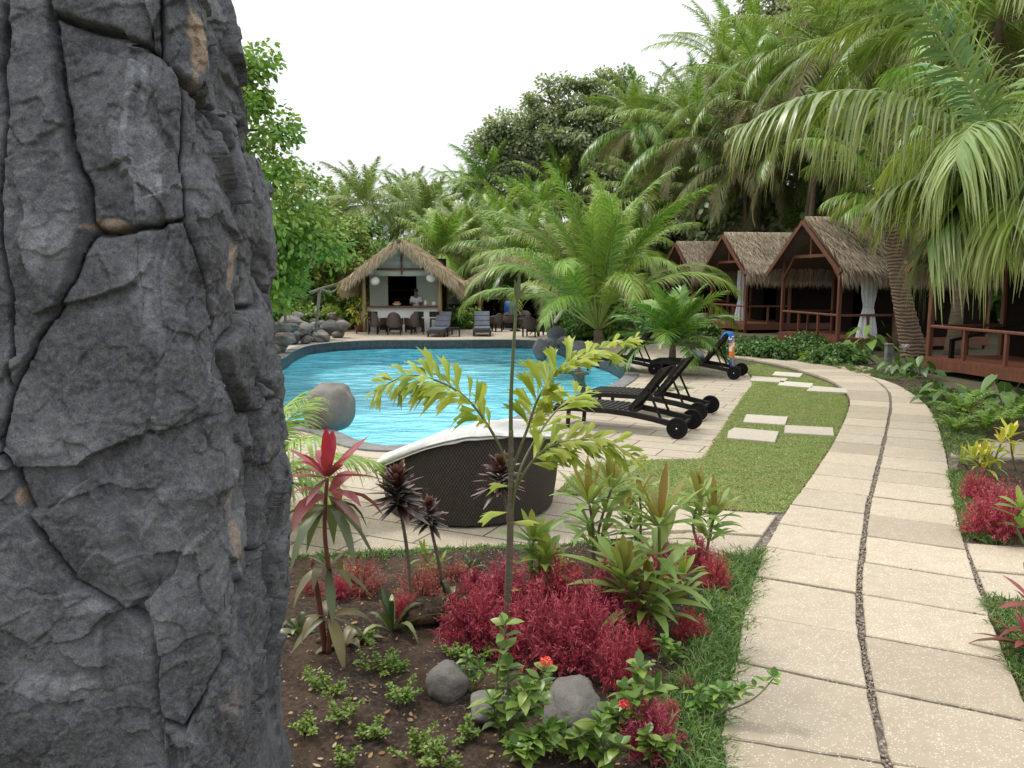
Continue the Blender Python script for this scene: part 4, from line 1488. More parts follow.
# grey cushioned loungers across the pool
def far_lounger(px, py, label, rz):
    p = G(px, py)
    root = thing('cushioned_lounger', label, 'sun lounger', p, rz, 'grey cushioned loungers across the pool')
    m = MB(); 
    for sx in (-1, 1): beam(m, (sx * .33, 0, .2), (sx * .33, 1.9, .2), .06, .1)
    beam(m, (-.33, 0, .2), (.33, 0, .2), .06, .1)
    m.build('frame', M['wicker2'], root)
    for x in (-.32, .32):
        for y in (.08, 1.75):
            m = MB(); box(m, (x, y, .08), (.06, .06, .16)); m.build('leg', M['dmetal'], root)
    m = MB(); box(m, (0, .62, .29), (.62, 1.22, .1), bev=.03)
    for k in range(4): box(m, (0, .15 + k * .3, .335), (.62, .27, .035), bev=.015)
    m.build('seat_cushion', M['gcush'], root)
    rot = np.array(Matrix.Rotation(R(48), 3, 'X'))
    m = MB(); box(m, (0, 1.24 + .28, .31 + .30), (.62, .78, .1), rot, bev=.03)
    for k in range(3):
        d = (k - 1) * .26
        box(m, (0, 1.52 + d * math.cos(R(48)) - .04, .61 + d * math.sin(R(48)) + .035), (.62, .23, .035), rot, bev=.015)
    m.build('back_cushion', M['gcush'], root)
far_lounger(436, 337.2, 'grey cushioned lounger in front of the pool bar, beside its right post', R(-6))
far_lounger(482, 336.6, 'grey cushioned lounger standing alone at the pool edge right of the bar', R(2))

# chairs and tables at the bar
def armchair(label, loc, rz, grp='brown wicker armchairs at the bar tables', hb=.92):
    root = thing('wicker_armchair', label, 'armchair', loc, rz, grp)
    m = MB(); box(m, (0, 0, .40), (.56, .54, .1), bev=.02); box(m, (0, .25, .26), (.52, .03, .2)); m.build('seat', M['wicker2'], root)
    m = MB()
    a = np.linspace(R(200), R(340), 15)
    q = []
    for ang in a:
        hz = .42 + (hb - .42) * max(0, math.sin((ang - R(200)) / R(140) * PI)) ** .35
        q.append((.31 * math.cos(ang), -.06 + .27 * math.sin(ang), hz))
    q = np.array(q)
    V = np.vstack([np.c_[q[:, :2], np.full(15, .3)], q, np.c_[q[:, :2] * .86, q[:, 2]], np.c_[q[:, :2] * .86, np.full(15, .3)]])
    k = np.arange(14)
    m.add(V, [np.stack([r_ * 15 + k, r_ * 15 + k + 1, (r_ + 1) * 15 + k + 1, (r_ + 1) * 15 + k], 1) for r_ in range(3)])
    m.build('backrest', M['wicker2'], root, smooth=True)
    for sx in (-1, 1):
        m = MB(); box(m, (sx * .29, .06, .53), (.06, .44, .28), bev=.02); m.build('armrest', M['wicker2'], root)
    for x in (-.25, .25):
        for y in (-.24, .24):
            m = MB(); beam(m, (x, y, .36), (x, y, 0), .05, .05); m.build('leg', M['dmetal'], root)
    return root
AC = armchair('brown wicker armchair with a tall rounded back, in the middle before the bar', G(395, 334.5), 0)
ac2 = dup(AC, G(378, 334), R(-40), label='brown wicker armchair turned sideways beside the yellow plant, left at the bar')
ac3 = dup(AC, G(414, 334), R(35), label='brown wicker armchair turned sideways next to the grey lounger at the bar')
def bar_table(px, py, label):
    p = G(px, py)
    root = thing('bar_table', label, 'table', p, 0)
    m = MB(); box(m, (0, 0, .73), (.8, .8, .05), bev=.01); m.build('tabletop', M['darkwood'], root)
    for x in (-.36, .36):
        for y in (-.36, .36):
            m = MB(); box(m, (x, y, .355), (.07, .07, .70)); m.build('leg', M['darkwood'], root)
bar_table(396, 331.2, 'dark square table behind the middle armchair at the bar')
def bar_stool(px, label, Y):
    c = A(px, 300, Y)
    root = thing('bar_stool', label, 'bar stool', (c[0], Y, 0), 0, 'dark bar stools at the counter')
    m = MB(); box(m, (0, 0, .62), (.38, .36, .05), bev=.01); m.build('seat', M['dmetal'], root)
    m = MB(); box(m, (0, -.17, .82), (.4, .03, .22)); m.build('backrest', M['dmetal'], root)
    for x in (-.16, .16):
        for y in (-.16, .16):
            m = MB(); beam(m, (x, y, .6), (x * 1.15, y * 1.15, 0), .035, .035); m.build('leg', M['dmetal'], root)
for px, lab in ((373, 'dark bar stool by the left post of the bar'), (419, 'dark bar stool between the armchair and the grey lounger'), (434.5, 'dark bar stool half hidden by the right post of the bar')):
    bar_stool(px, lab, BY - .25)
def cabinet():
    p = G(447.5, 331)
    root = thing('towel_cabinet', 'tall dark open cabinet right of the bar', 'cabinet', p)
    m = MB(); box(m, (-.16, 0, .45), (.04, .4, .9)); box(m, (.16, 0, .45), (.04, .4, .9)); box(m, (0, .2, .45), (.3, .03, .9)); m.build('side', M['dmetal'], root)
    for z in (.05, .45, .88):
        m = MB(); box(m, (0, 0, z), (.36, .4, .04)); m.build('shelf', M['dmetal'], root)
cabinet()
def foot_table():
    p = G(453.5, 336.5)
    root = thing('side_table', 'low dark side table at the pool edge between the two grey loungers', 'table', p)
    m = MB(); box(m, (0, 0, .33), (.5, .4, .04), bev=.01); m.build('tabletop', M['dmetal'], root)
    for x in (-.23, .23):
        m = MB()
        for s_ in (-.17, .17): beam(m, (x, s_, .32), (x, s_, 0), .03, .03)
        beam(m, (x, -.17, .02), (x, .17, .02), .03, .03); m.build('leg', M['dmetal'], root)
foot_table()
# things on the counter
M['glass'] = plain('pale_crockery', (.7, .68, .62), (.55, .5, .42), .3, 20)
M['amber'] = plain('orange_fruit', (.55, .22, .05), (.4, .16, .05), .5, 20)
for px, lab, mt, n_ in ((397, 'bowl of orange fruit on the bar counter', 'amber', 0), (425.5, 'white jug on the bar counter in front of the barman', 'glass', 1), (434, 'pale round pot at the right end of the bar counter', 'glass', 2)):
    c = A(px, 304, BY + .2)
    z = 1.14
    if n_ == 0:
        root = thing('fruit_bowl', lab, 'bowl', (c[0], BY + .2, z))
        m = MB(); lathe(m, [(.06, 0), (.1, .02), (.2, .09), (.19, .09), (.05, .02)], 20); m.build('bowl', M['glass'], root, smooth=True)
        m = MB()
        for k in range(7): rock(m, (rng.uniform(-.12, .12), rng.uniform(-.12, .12), .1 + rng.uniform(0, .04)), (.09, .09, .09), k, .05, 10)
        m.build('fruit', M['amber'], root, smooth=True)
    elif n_ == 1:
        m = MB(); lathe(m, [(.01, 0), (.05, 0), (.07, .08), (.045, .17), (.05, .22), (.04, .22), (.03, .1)], 16); tube(m, [(.05, 0, .18), (.1, 0, .14), (.065, 0, .07)], .01, 6)
        tag(m.build('jug', M['glass'], loc=(c[0], BY + .2, z), smooth=True), lab, 'jug')
    else:
        m = MB(); lathe(m, [(.01, 0), (.06, 0), (.1, .06), (.08, .13), (.085, .15), (.06, .16), (.015, .17), (.02, .2), (.001, .21)], 18)
        tag(m.build('pot', M['glass'], loc=(c[0], BY + .2, z), smooth=True), lab, 'pot')

# dining group under the young palm, blue drum, furled parasol
def terrace_chair(px, py, rz, label, first=[None]):
    p = G(px, py)
    if first[0] is None:
        first[0] = armchair(label, p, rz, 'dark wicker chairs on the terrace behind the pool', .8)
    else:
        dup(first[0], p, rz, label=label)
terrace_chair(494, 331.5, R(60), 'dark wicker terrace chair nearest the lone grey lounger')
terrace_chair(508, 329.5, R(10), 'dark wicker terrace chair below the blue drum')
terrace_chair(531, 336.5, R(-20), 'dark wicker terrace chair at the far pool edge beside the boulders')
terrace_chair(546, 335.5, R(150), 'dark wicker terrace chair under the furled white parasol')
terrace_chair(524, 328, R(170), 'dark wicker terrace chair farthest back under the young palm')
def terrace_table():
    p = G(515, 331)
    root = thing('terrace_table', 'low dark table among the wicker chairs behind the pool', 'table', p)
    m = MB(); lathe(m, [(.01, .66), (.44, .66), (.45, .69), (.44, .71), (.01, .71)], 28); m.build('tabletop', M['dmetal'], root)
    m = MB(); lathe(m, [(.24, 0), (.22, .05), (.05, .1), (.05, .66)], 16); m.build('pedestal', M['dmetal'], root)
terrace_table()
M['blue'] = plain('blue_plastic', (.012, .075, .36), (.01, .055, .27), .35, 4)
def blue_drum():
    p = A(510.5, 309, 37.5)
    root = thing('plastic_drum', 'bright blue plastic drum under the palm fronds behind the chairs', 'drum', (p[0], 37.5, 0))
    m = MB(); lathe(m, [(.01, 0), (.26, 0), (.29, .1), (.3, .5), (.285, .56), (.3, .62), (.3, 1.0), (.28, 1.16), (.22, 1.22), (.01, 1.24)], 26); m.build('body', M['blue'], root, smooth=True)
    m = MB(); lathe(m, [(.08, 1.21), (.08, 1.28), (.01, 1.29)], 12); m.build('cap', M['blue'], root)
blue_drum()
def parasol(pxa, pya, pxb, pyb, Y, label):
    a, b = A(pxa, pya, Y), A(pxb, pyb, Y - .3)
    d = b - a
    root = thing('furled_parasol', label, 'parasol', a, 0, 'furled parasols resting on the terrace chairs')
    m = MB(); tube(m, [d * -.01, d * 1.06], .02, 8); m.build('pole', M['dmetal'], root)
    m = MB(); tube(m, [d * t_ for t_ in (.40, .45, .58, .75, .9, .99)], [.03, .06, .075, .065, .045, .02], 14); m.build('canopy', M['towelwhite'], root, smooth=True)
parasol(530, 334, 557, 308, 30.6, 'longer furled white parasol leaning across the terrace chairs')
parasol(547, 333, 565, 307, 31.0, 'shorter furled white parasol at the end of the terrace chairs')

# path light
def path_light():
    p = G(888, 362.5)
    root = thing('path_light', 'short grey bollard light in the bed beside the slab path', 'path light', p)
    m = MB(); box(m, (0, 0, .24), (.17, .17, .48), bev=.015); m.build('post', M['coping'], root)
    m = MB(); box(m, (0, 0, .49), (.2, .2, .04), bev=.01); m.build('cap', M['coping'], root)
path_light()
# step rail on the near bungalow veranda
def step_rail():
    a = A(952, 345, 18.6); b = A(1040, 325, 18.2)
    root = thing('step_handrail', 'dark sloping handrail of steps behind the near bungalow railing', 'handrail', (a[0], a[1], .38))
    m = MB(); beam(m, (0, 0, .42), (b[0] - a[0], b[1] - a[1], .95), .07, .07); m.build('rail', M['darkwood'], root)
    m = MB(); beam(m, (0, 0, 0), (0, 0, .45), .09, .09); m.build('post', M['darkwood'], root); m = MB(); beam(m, (b[0] - a[0], b[1] - a[1], 0), (b[0] - a[0], b[1] - a[1], .95), .09, .09); m.build('post', M['darkwood'], root)
step_rail()
# ------------------------------------------------------------------ rocks
def boulder(px, py, size, seed, label, mat='rock', zoff=0, grp=None, facet=.5, rough=.3, name='boulder'):
    p = G(px, py)
    m = MB(); rock(m, (0, 0, size[2] * .38), size, seed, rough, 44, facet=facet)
    o = m.build(name, M[mat], loc=(p[0], p[1] + size[1] * .35, p[2] + zoff), smooth=True)
    o.rotation_euler = (0, 0, seed)
    return tag(o, label, 'rock', grp)
boulder(327, 430, (.80, .75, .78), 4, 'big rounded grey boulder standing at the near pool edge', facet=.35, rough=.2)
boulder(541, 352, (.5, .5, .75), 9, 'tall dark boulder at the far corner of the pool, below the terrace chairs', 'darkrock', -.25, 'boulders at the far pool corner')
boulder(549, 351, (.6, .6, .55), 12, 'dark boulder right of the tall one at the far pool corner', 'darkrock', -.1, 'boulders at the far pool corner')
boulder(556, 345, (.7, .6, .6), 15, 'dark boulder on top of the pile at the far pool corner', 'darkrock', .12, 'boulders at the far pool corner')
boulder(566, 350, (.8, .6, .5), 17, 'broad dark boulder behind the fishtail palm leaves at the pool corner', 'darkrock', 0, 'boulders at the far pool corner')
boulder(578, 354, (.7, .6, .45), 18, 'low dark boulder farthest right in the pool corner pile', 'darkrock', 0, 'boulders at the far pool corner')
boulder(454, 318, (1.0, .8, 1.6), 21, 'dark boulder behind the fence right of the pool bar', 'darkrock', 0)
def bedrock(px, py, size, seed, label, mat='rock', facet=.75):
    p = bed(px, py)
    m = MB(); rock(m, (0, 0, size[2] * .3), size, seed, .35, 48, facet=facet)
    o = m.build('bed_stone', M[mat], loc=p, smooth=True)
    o.rotation_euler = (0, 0, seed * 1.3)
    return tag(o, label, 'stone', 'stones lying in the flower bed')
bedrock(447, 693, (.21, .20, .22), 31, 'rounded grey stone lying alone in the middle of the bare soil', facet=.5)
bedrock(572, 712, (.40, .30, .20), 35, 'large flat grey stone between the pink shrubs and the coral flower')
bedrock(492, 712, (.30, .26, .16), 37, 'mossy grey stone half buried behind the leafy ixora')
bedrock(424, 618, (.3, .34, .16), 38, 'earthy brown stone under the dark rosette plants', 'soil')
# lava stone wall across the pool on the left
_lw = [(288, 345, .8), (293, 341, .6), (300, 344, .8), (306, 339, .6), (312, 342, .8), (318, 337, .6), (324, 340, .7), (330, 336, .6), (337, 338, .6), (297, 336, .5), (304, 333, .55), (311, 332, .5), (318, 331, .5), (326, 331, .5), (334, 332, .5), (283, 351, .7), (277, 354, .8), (281, 344, .9)]
wall_root = thing('lava_stone_wall', 'low rubble wall of grey lava stones at the left end of the pool', 'stone wall', G(310, 340))
for k, (px, py, sz_) in enumerate(_lw):
    p = G(px, py) - np.array(wall_root.location)
    m = MB()
    for q in range(3):
        rock(m, p + [rng.uniform(-.3, .3), rng.uniform(-.1, .5), .15 + .28 * q * (1 if k > 8 else .6)], np.array([sz_ * 1.1, sz_, sz_ * .7]) * rng.uniform(.55, 1.0), k * 7 + q, .45, 22, facet=.6)
    m.build('stone', M['rock'] if k % 3 else M['darkrock'], wall_root)

# ------------------------------------------------------------------ palms
M['palm'] = leafmat('palm_leaf', (.09, .20, .03), (.20, .33, .05), (.32, .42, .10), tip=(.28, .32, .09), rough=.34, trans=.36, spec=.65, objvar=.14)
M['palm_bright'] = leafmat('palm_leaf_bright', (.13, .26, .03), (.25, .38, .055), (.36, .45, .11), tip=(.34, .36, .12), rough=.4, trans=.35, spec=.5, objvar=.14)
M['palm_grey'] = leafmat('palm_leaf_grey_green', (.11, .20, .045), (.22, .32, .08), (.38, .45, .16), tip=(.36, .38, .13), rough=.34, trans=.34, spec=.7, objvar=.15)
M['palm_dry'] = leafmat('palm_leaf_dry', (.12, .14, .05), (.21, .20, .09), (.32, .27, .15), rough=.7, trans=.2, spec=.2, objvar=.2)
M['palm_dark'] = leafmat('palm_leaf_dark', (.06, .14, .02), (.12, .24, .03), (.22, .35, .06), rough=.4, trans=.28, spec=.5, objvar=.1)
M['trunk'] = plain('palm_bark', (.20, .15, .10), (.10, .07, .05), .9, 4, .8, 14, stretch=(1, 1, 6))
M['bark'] = plain('tree_bark', (.22, .19, .15), (.12, .10, .08), .9, 5, .7, 18)

def frond(mb, L, e0, bend, nl, lL, lW, a0=62, a1=28, vang=18, hang=.7, seed=0, rmin=.14, rach=.018, rtone=.9, gappy=.03, pw=1.25, stray=.08, nseg=4):
    rg = np.random.default_rng(seed)
    n = 40
    t = np.linspace(0, 1, n)
    th = e0 - bend * t ** pw
    ds = L / (n - 1)
    x = np.concatenate([[0], np.cumsum(np.cos(th[:-1]) * ds)])
    z = np.concatenate([[0], np.cumsum(np.sin(th[:-1]) * ds)])
    yy = .06 * L * np.sin(t * 2.2 + seed) * t * rg.uniform(-1, 1)
    C = np.stack([x, yy, z], 1)
    tube(mb, C[::3], (rach * (1 - .88 * t) + .002)[::3], 5, False, rtone, .1)
    for sd in (-1, 1):
        tl = np.linspace(rmin, .995, nl) + rg.normal(0, .3 / nl, nl)
        tl = np.clip(tl, rmin, 1)
        tl = tl[rg.random(nl) > gappy]
        m = len(tl)
        P = np.stack([np.interp(tl, t, C[:, k]) for k in range(3)], 1)
        thl = np.interp(tl, t, th)
        T = np.stack([np.cos(thl), np.zeros(m), np.sin(thl)], 1)
        Nn = np.stack([-np.sin(thl), np.zeros(m), np.cos(thl)], 1)
        al = np.radians(a0 + (a1 - a0) * tl) + rg.normal(0, stray, m)
        v = np.radians(vang) * (1 - .7 * tl) + rg.normal(0, stray * 1.4, m)
        Sd = np.array([0, sd, 0.])
        D = T * np.cos(al)[:, None] + (Sd * np.cos(v)[:, None] + Nn * np.sin(v)[:, None]) * np.sin(al)[:, None]
        prof = np.sin(np.clip(.22 + .72 * (tl - rmin) / (1 - rmin), 0, 1) * PI) ** .75
        ln = lL * (.12 + .88 * prof) * rg.uniform(.82, 1.08, m)
        hg = hang * rg.uniform(.5, 1.4, m) * (.6 + .4 * np.clip(.3 + np.cos(thl), 0, 1.2))
        leaves(mb, P, D, Nn + Sd * .25, ln, lW * (.6 + .4 * prof) * rg.uniform(.8, 1.15, m), hg, (.45, 1, .85, .5, .05)[:nseg + 1], rnd=np.clip(rg.normal(.45, .22) + rg.normal(0, .2, m), 0, 1))
    return mb

_fm = {}
def frond_mesh(key, mat, **kw):
    k = (key, mat) + tuple(sorted(kw.items()))
    if k not in _fm:
        _fm[k] = frond(MB(), **kw).mesh('frond', M[mat])
    return _fm[k]

def palm_tree(name, label, base, top, nf, L, mat='palm', lL=.75, lW=.022, nl=58, trunk_r=.13, emax=78, emin=-25, droop=1.0, hang=.7, seed=0, parts=True,
              grp=None, trunk=True, vang=18, petiole=.12, drymat=None, dry=0, a0=62, variants=3, dirs=None, tmat='trunk', pw=1.25):
    rg = np.random.default_rng(seed)
    base, top = np.asarray(base, float), np.asarray(top, float)
    root = thing(name, label, 'palm', base, 0, grp)
    rel = top - base
    if trunk:
        m = MB()
        n = 26
        u = np.linspace(0, 1, n)
        bow = np.array([rel[0], rel[1], 0]) * .0
        pts = np.outer(u, rel) - np.outer(np.sin(u * PI) * .12, np.array([rel[0], rel[1], 0]))
        rad = trunk_r * (1 + .55 * np.exp(-u * 9)) * (1 - .25 * u) * (1 + .05 * np.where(np.arange(n) % 2, 1, -1))
        tube(m, pts, rad, 14)
        m.build('trunk', M[tmat], root, smooth=True)
    cr = MB()
    for k in range(nf):
        u = (k + .5) / nf
        lev = int(u * 4.999)                                     # 0 inner upright .. 4 outer hanging
        e = math.radians(emax + (emin - emax) * (u ** 1.1))
        bend = droop * (.55 + 1.0 * (lev + .5) / 5)
        az = k * 2.39996 + rg.uniform(-.25, .25) + seed
        vv = int(rg.integers(0, variants))
        ee = round(math.radians(emax + (emin - emax) * ((lev + .5) / 5) ** 1.1) + (vv - 1) * .1, 3)
        kw = dict(L=L * (1 - .12 * (lev == 0)), e0=ee, bend=round(bend * (1 + .12 * (vv - 1)), 3), nl=nl, lL=lL, lW=lW, hang=hang, seed=vv * 11 + lev + 3, rmin=petiole, vang=vang, rach=.02 * L / 3, a0=a0, pw=pw)
        mt = drymat if (drymat and u > 1 - dry) else mat
        tilt = rg.normal(0, .06)
        if parts:
            o = link('frond', frond_mesh('f', mt, **kw), root, rel)
            o.rotation_euler = (rg.normal(0, .18), tilt, az)
            s_ = rg.uniform(.88, 1.08) * (.9 if name.startswith('young_c') else 1)
            o.scale = (s_,) * 3
        else:
            mm = MB(); frond(mm, **kw)
            Vv = np.concatenate(mm.v) @ np.array(Matrix.Rotation(az, 3, 'Z') @ Matrix.Rotation(tilt, 3, 'Y')).T * rg.uniform(.88, 1.08)
            o_ = 0
            cr.v.append(Vv); cr.r.append(np.clip(np.concatenate(mm.r) + rg.normal(0, .12), 0, 1)); cr.t.append(np.concatenate(mm.t))
            cr.f += [f + cr.n for f in mm.f]
            cr.n += len(Vv)
    if not parts:
        cr.build('crown', M[mat], root, rel)
    return root

def foot(px, Y): 
    p = A(px, 300, Y); return np.array([p[0], Y, 0.])

# young palm behind the pool
palm_tree('young_coconut_palm', 'bright young coconut palm with feathery arching fronds behind the pool, left of the bungalows', foot(600, 27.5), A(598, 330, 27.5), 42, 6.4, 'palm_bright', 1.15, .022, 110, .2,
          emax=95, emin=34, droop=1.2, hang=.42, seed=5, petiole=.22, pw=2.1)
# bushy little palm on the deck
palm_tree('bushy_palm', 'small bushy dark green palm on the pool deck between front and rear loungers', G(672, 372), G(672, 372) + [0, 0, .62], 30, 1.75, 'palm_dark', .55, .026, 36, .10,
          emax=84, emin=12, droop=1.0, hang=.22, seed=9, petiole=.15, a0=58, vang=25)

# near palm at the right edge: its crown hangs over the path
def near_palm():
    top = A(1014, 186, 11.0)
    base = np.array([8.3, 11.4, 0])
    root = thing('coconut_palm', 'near coconut palm whose long fronds hang in from the upper right corner', 'palm', base)
    rel = top - base
    m = MB(); n = 26; u = np.linspace(0, 1, n)
    tube(m, np.outer(u, rel), .16 * (1 + .5 * np.exp(-u * 9)) * (1 + .05 * np.where(np.arange(n) % 2, 1, -1)), 14); m.build('trunk', M['trunk'], root, smooth=True)
    #        az(deg) elev bend  L   mat       hang roll
    spec = [(180, 52, 1.6, 4.3, 'palm_grey', .9, .0, 1.15), (196, 68, .9, 5.4, 'palm_grey', .6, .25, 1.5), (222, 66, 2.2, 2.5, 'palm_grey', 1.0, .1, 1.0), (170, 78, .8, 5.2, 'palm', .5, .2, 1.4),
            (172, 20, 1.0, 1.8, 'palm_bright', .6, .35, 1.15), (85, 40, 1.2, 4.6, 'palm', .8, 0, 1.2), (262, 48, 1.2, 3.4, 'palm_grey', .8, 0, 1.2), (205, 20, 1.2, 1.3, 'palm_bright', .7, .2, 1.1), (300, -8, .9, 2.2, 'palm_dry', 1.0, 0, 1.1), (238, 8, 1.0, 2.0, 'palm_bright', 1.0, .1, 1.1), (192, -6, .9, 1.7, 'palm_grey', .9, .2, 1.1), (255, 30, 1.6, 2.2, 'palm_grey', 1.0, 0, 1.1), (70, 15, 1.1, 4.5, 'palm', .8, 0, 1.2),
            (10, 40, 1.2, 4.8, 'palm', .8, 0, 1.2), (60, 20, 1.2, 4.8, 'palm', .8, 0, 1.2), (310, 30, 1.2, 4.6, 'palm', .8, 0, 1.2), (340, 0, 1.2, 4.6, 'palm', .8, 0, 1.2), (90, 60, 1.1, 4.8, 'palm', .8, 0, 1.2), (270, 65, 1.1, 4.0, 'palm', .8, 0, 1.2), (30, 75, .9, 4.8, 'palm', .7, 0, 1.2)]
    for k, (az, el, bd, L, mt, hg, roll, pw) in enumerate(spec):
        mm = frond(MB(), L=L, e0=R(el), bend=bd, nl=92, lL=1.15, lW=.026, hang=hg, seed=50 + k, rmin=.16, rach=.03, a0=66, a1=34, vang=12, gappy=.05, pw=pw, stray=.06)
        o = link('frond', mm.mesh('frond', M[mt]), root, rel)
        o.rotation_euler = (roll, 0, R(az))
near_palm()

# leaning palm before the bungalow with the curtain
def mat_rings():
    m, t, b, out = new_mat('ringed_palm_bark')
    vec = coords(t)
    wv = nd(t, 'ShaderNodeTexWave', Scale=3.1, Distortion=5.0, Detail=4.0)
    wv.bands_direction = 'Z'
    t.links.new(vec, wv.inputs['Vector'])
    col = ramp(t, wv.outputs['Fac'], [(.08, (.07, .045, .03)), (.35, (.17, .11, .07)), (.85, (.25, .165, .10))])
    col = mixc(t, ramp(t, noise(t, 4, 5, .7, vec), [(.45, (0, 0, 0)), (.7, (.8, .8, .8))]), col, (.10, .075, .055))
    t.links.new(col, b.inputs['Base Color'])
    b.inputs['Roughness'].default_value = .9
    bump(t, b, mnode(t, 'ADD', wv.outputs['Fac'], noise(t, 30, 5, .7, vec)), .7, .03)
    return m
def leaning_palm():
    base = G(915, 357); top = A(888, 205, 23.2)
    root = thing('coconut_palm', 'leaning coconut palm with a ringed brown trunk in front of the bungalow with the curtain', 'palm', base)
    rel = top - base
    m = MB(); n = 40; u = np.linspace(0, 1, n)
    pts = np.outer(u, rel) + np.outer(np.sin(u * PI) * .12, [-.6, 0, 0])
    M['trunk_warm'] = mat_rings()
    tube(m, pts, .31 * (1 + .25 * np.exp(-u * 8)) * (1 - .42 * u) * (1 + .045 * np.where(np.arange(n) % 2, 1, -1)), 18); m.build('trunk', M['trunk_warm'], root, smooth=True)
    m = MB()
    for k in range(9):
        a = k * 2.4; leaves(m, [rel + np.array([.12 * math.cos(a), .12 * math.sin(a), -.3])], [[.5 * math.cos(a), .5 * math.sin(a), .8]], [[math.cos(a), math.sin(a), -.4]], .9, .13, .1, (1, .8, .5, .2))
    m.build('leaf_base', M['palm_dry'], root)
    rg = np.random.default_rng(77)
    for k in range(26):
        u_ = (k + .5) / 26
        lev = int(u_ * 4.99)
        az_ = k * 2.39996 + rg.uniform(-.2, .2)
        if lev >= 3 and 1.9 < az_ % (2 * PI) < 5.3: continue
        mt = 'palm_dry' if lev == 4 and k % 2 else ('palm_bright' if k % 3 == 0 else 'palm_grey')
        o = link('frond', frond_mesh('lean', mt, L=4.2, e0=R([82, 68, 54, 24, 4][lev]), bend=[.8, 1.1, 1.25, 1.2, .9][lev], nl=62, lL=.9, lW=.026, hang=[.5, .7, .85, .95, 1.1][lev], seed=60 + lev, rmin=.16, rach=.03), root, rel)
        o.rotation_euler = (rg.normal(0, .2), 0, az_)
    for az_, el_, bd_, L_ in ((178, 30, 1.1, 1.9), (200, 12, .9, 1.6), (235, 25, 1.2, 1.7)):
        o = link('frond', frond(MB(), L=L_, e0=R(el_), bend=bd_, nl=44, lL=.85, lW=.024, hang=.6, seed=90, rmin=.12, rach=.025).mesh('frond', M['palm_bright']), root, rel)
        o.rotation_euler = (.1, 0, R(az_))
leaning_palm()

# palms behind and above the bungalows: px, py of crown centre, distance, frond length, material, label
MID = [(700, 140, 48, 6.0, 'palm', 'tall coconut palm with its crown right of the big dark tree, above the farthest bungalow'),
       (765, 95, 44, 6.2, 'palm', 'coconut palm with a high full crown above the second bungalow'),
       (655, 200, 52, 5.0, 'palm_grey', 'coconut palm just behind the young palm, above the row end'),
       (745, 165, 44, 5.0, 'palm_dry', 'palm with drooping dry olive fronds brushing the second thatch roof'),
       (828, 50, 38, 6.2, 'palm', 'tall palm with upright fronds above the bungalow with the curtain'),
       (905, 75, 35, 5.6, 'palm', 'palm crown behind the long near frond, above the leaning palm'),
       (965, 60, 31, 5.2, 'palm', 'dark palm crown behind the near hanging fronds'),
       (1015, 150, 29, 4.8, 'palm_grey', 'palm behind the nearest bungalow roof, under the hanging fronds'),
       (815, 150, 40, 5.2, 'palm_grey', 'palm with dense grey green crown right above the thatch with the leaning trunk'),
       (640, 130, 55, 5.2, 'palm', 'palm whose crown overlaps the lower right of the big dark tree'),
       (1040, 30, 34, 5.4, 'palm', 'palm crown at the extreme upper right corner behind the others'),
       (692, 205, 54, 5.2, 'palm', 'low palm crown right above the farthest bungalow roof'),
       (775, 185, 46, 5.2, 'palm_grey', 'palm with hanging fronds in the gap above the second bungalow roof'),
       (862, 180, 44, 5.0, 'palm_grey', 'palm with hanging fronds close behind the thatch with the leaning trunk'),
       (945, 165, 33, 5.0, 'palm', 'palm crown just above the nearest bungalow roof'),
       (725, 70, 58, 6.4, 'palm_bright', 'high bright palm at the skyline right of the big dark tree'),
       (938, 30, 25, 5.4, 'palm', 'high palm crown at the top of the picture above the long arching frond'),
       (1000, 20, 22, 5.2, 'palm_bright', 'bright high palm crown near the upper right corner'),
       (820, 15, 52, 6.2, 'palm_bright', 'bright palm with upright new fronds at the top of the picture'),
       (870, 140, 42, 5.6, 'palm', 'palm crown filling the gap behind the bungalow with the curtain')]
_mid = []
for k, (px, py, Y, L, mt, lab) in enumerate(MID):
    top = A(px, py, Y)
    b = np.array([top[0] + rng.uniform(-.6, .6), Y + rng.uniform(.0, .8), 0])
    palm_tree('coconut_palm', lab, b, top, 32, L, mt, 1.15, .027, 84, .15, emax=84, emin=-22, droop=1.1, hang=.55, seed=(k % 3) * 4 + 1, grp='coconut palms behind the bungalows', drymat='palm_dry', dry=.2)

# far palms beyond the bar
FARP = [(365, 205, 62, 4.6, 'palm_grey', 'far palm with an upright fan crown, left above the bar roof'),
        (398, 214, 66, 4.2, 'palm', 'far palm right behind the bar roof peak'),
        (424, 220, 60, 4.2, 'palm_grey', 'far palm above the right slope of the bar roof'),
        (412, 200, 84, 4.4, 'palm', 'most distant palm standing against the sky over the bar'),
        (447, 222, 66, 4.2, 'palm_bright', 'far bright palm between bar roof and straw shelter'),
        (470, 205, 74, 5.0, 'palm', 'far palm below the bare grey tree'),
        (487, 186, 66, 4.6, 'palm', 'far dark palm against the sky at the edge of the big tree'),
        (500, 235, 56, 4.6, 'palm_bright', 'palm behind the straw shelter roof'),
        (468, 248, 50, 3.8, 'palm_grey', 'low palm right behind the straw shelter, beside the bar roof'),
        (535, 222, 60, 4.8, 'palm', 'palm behind the left arching frond of the young palm'),
        (560, 195, 64, 5.0, 'palm_bright', 'palm below the big dark tree, left of the young palm crown'),
        (440, 255, 46, 3.4, 'palm_bright', 'low palm peeping over the right eave of the bar'),
        (520, 260, 44, 4.2, 'palm', 'low dense palm behind the terrace chairs'),
        (560, 265, 42, 4.0, 'palm_grey', 'low palm directly behind the young palm'),
        (630, 250, 50, 4.2, 'palm', 'low palm between the young palm and the farthest bungalow'),
        (342, 214, 70, 4.4, 'palm', 'far palm rising behind the left broadleaf shrubs')]
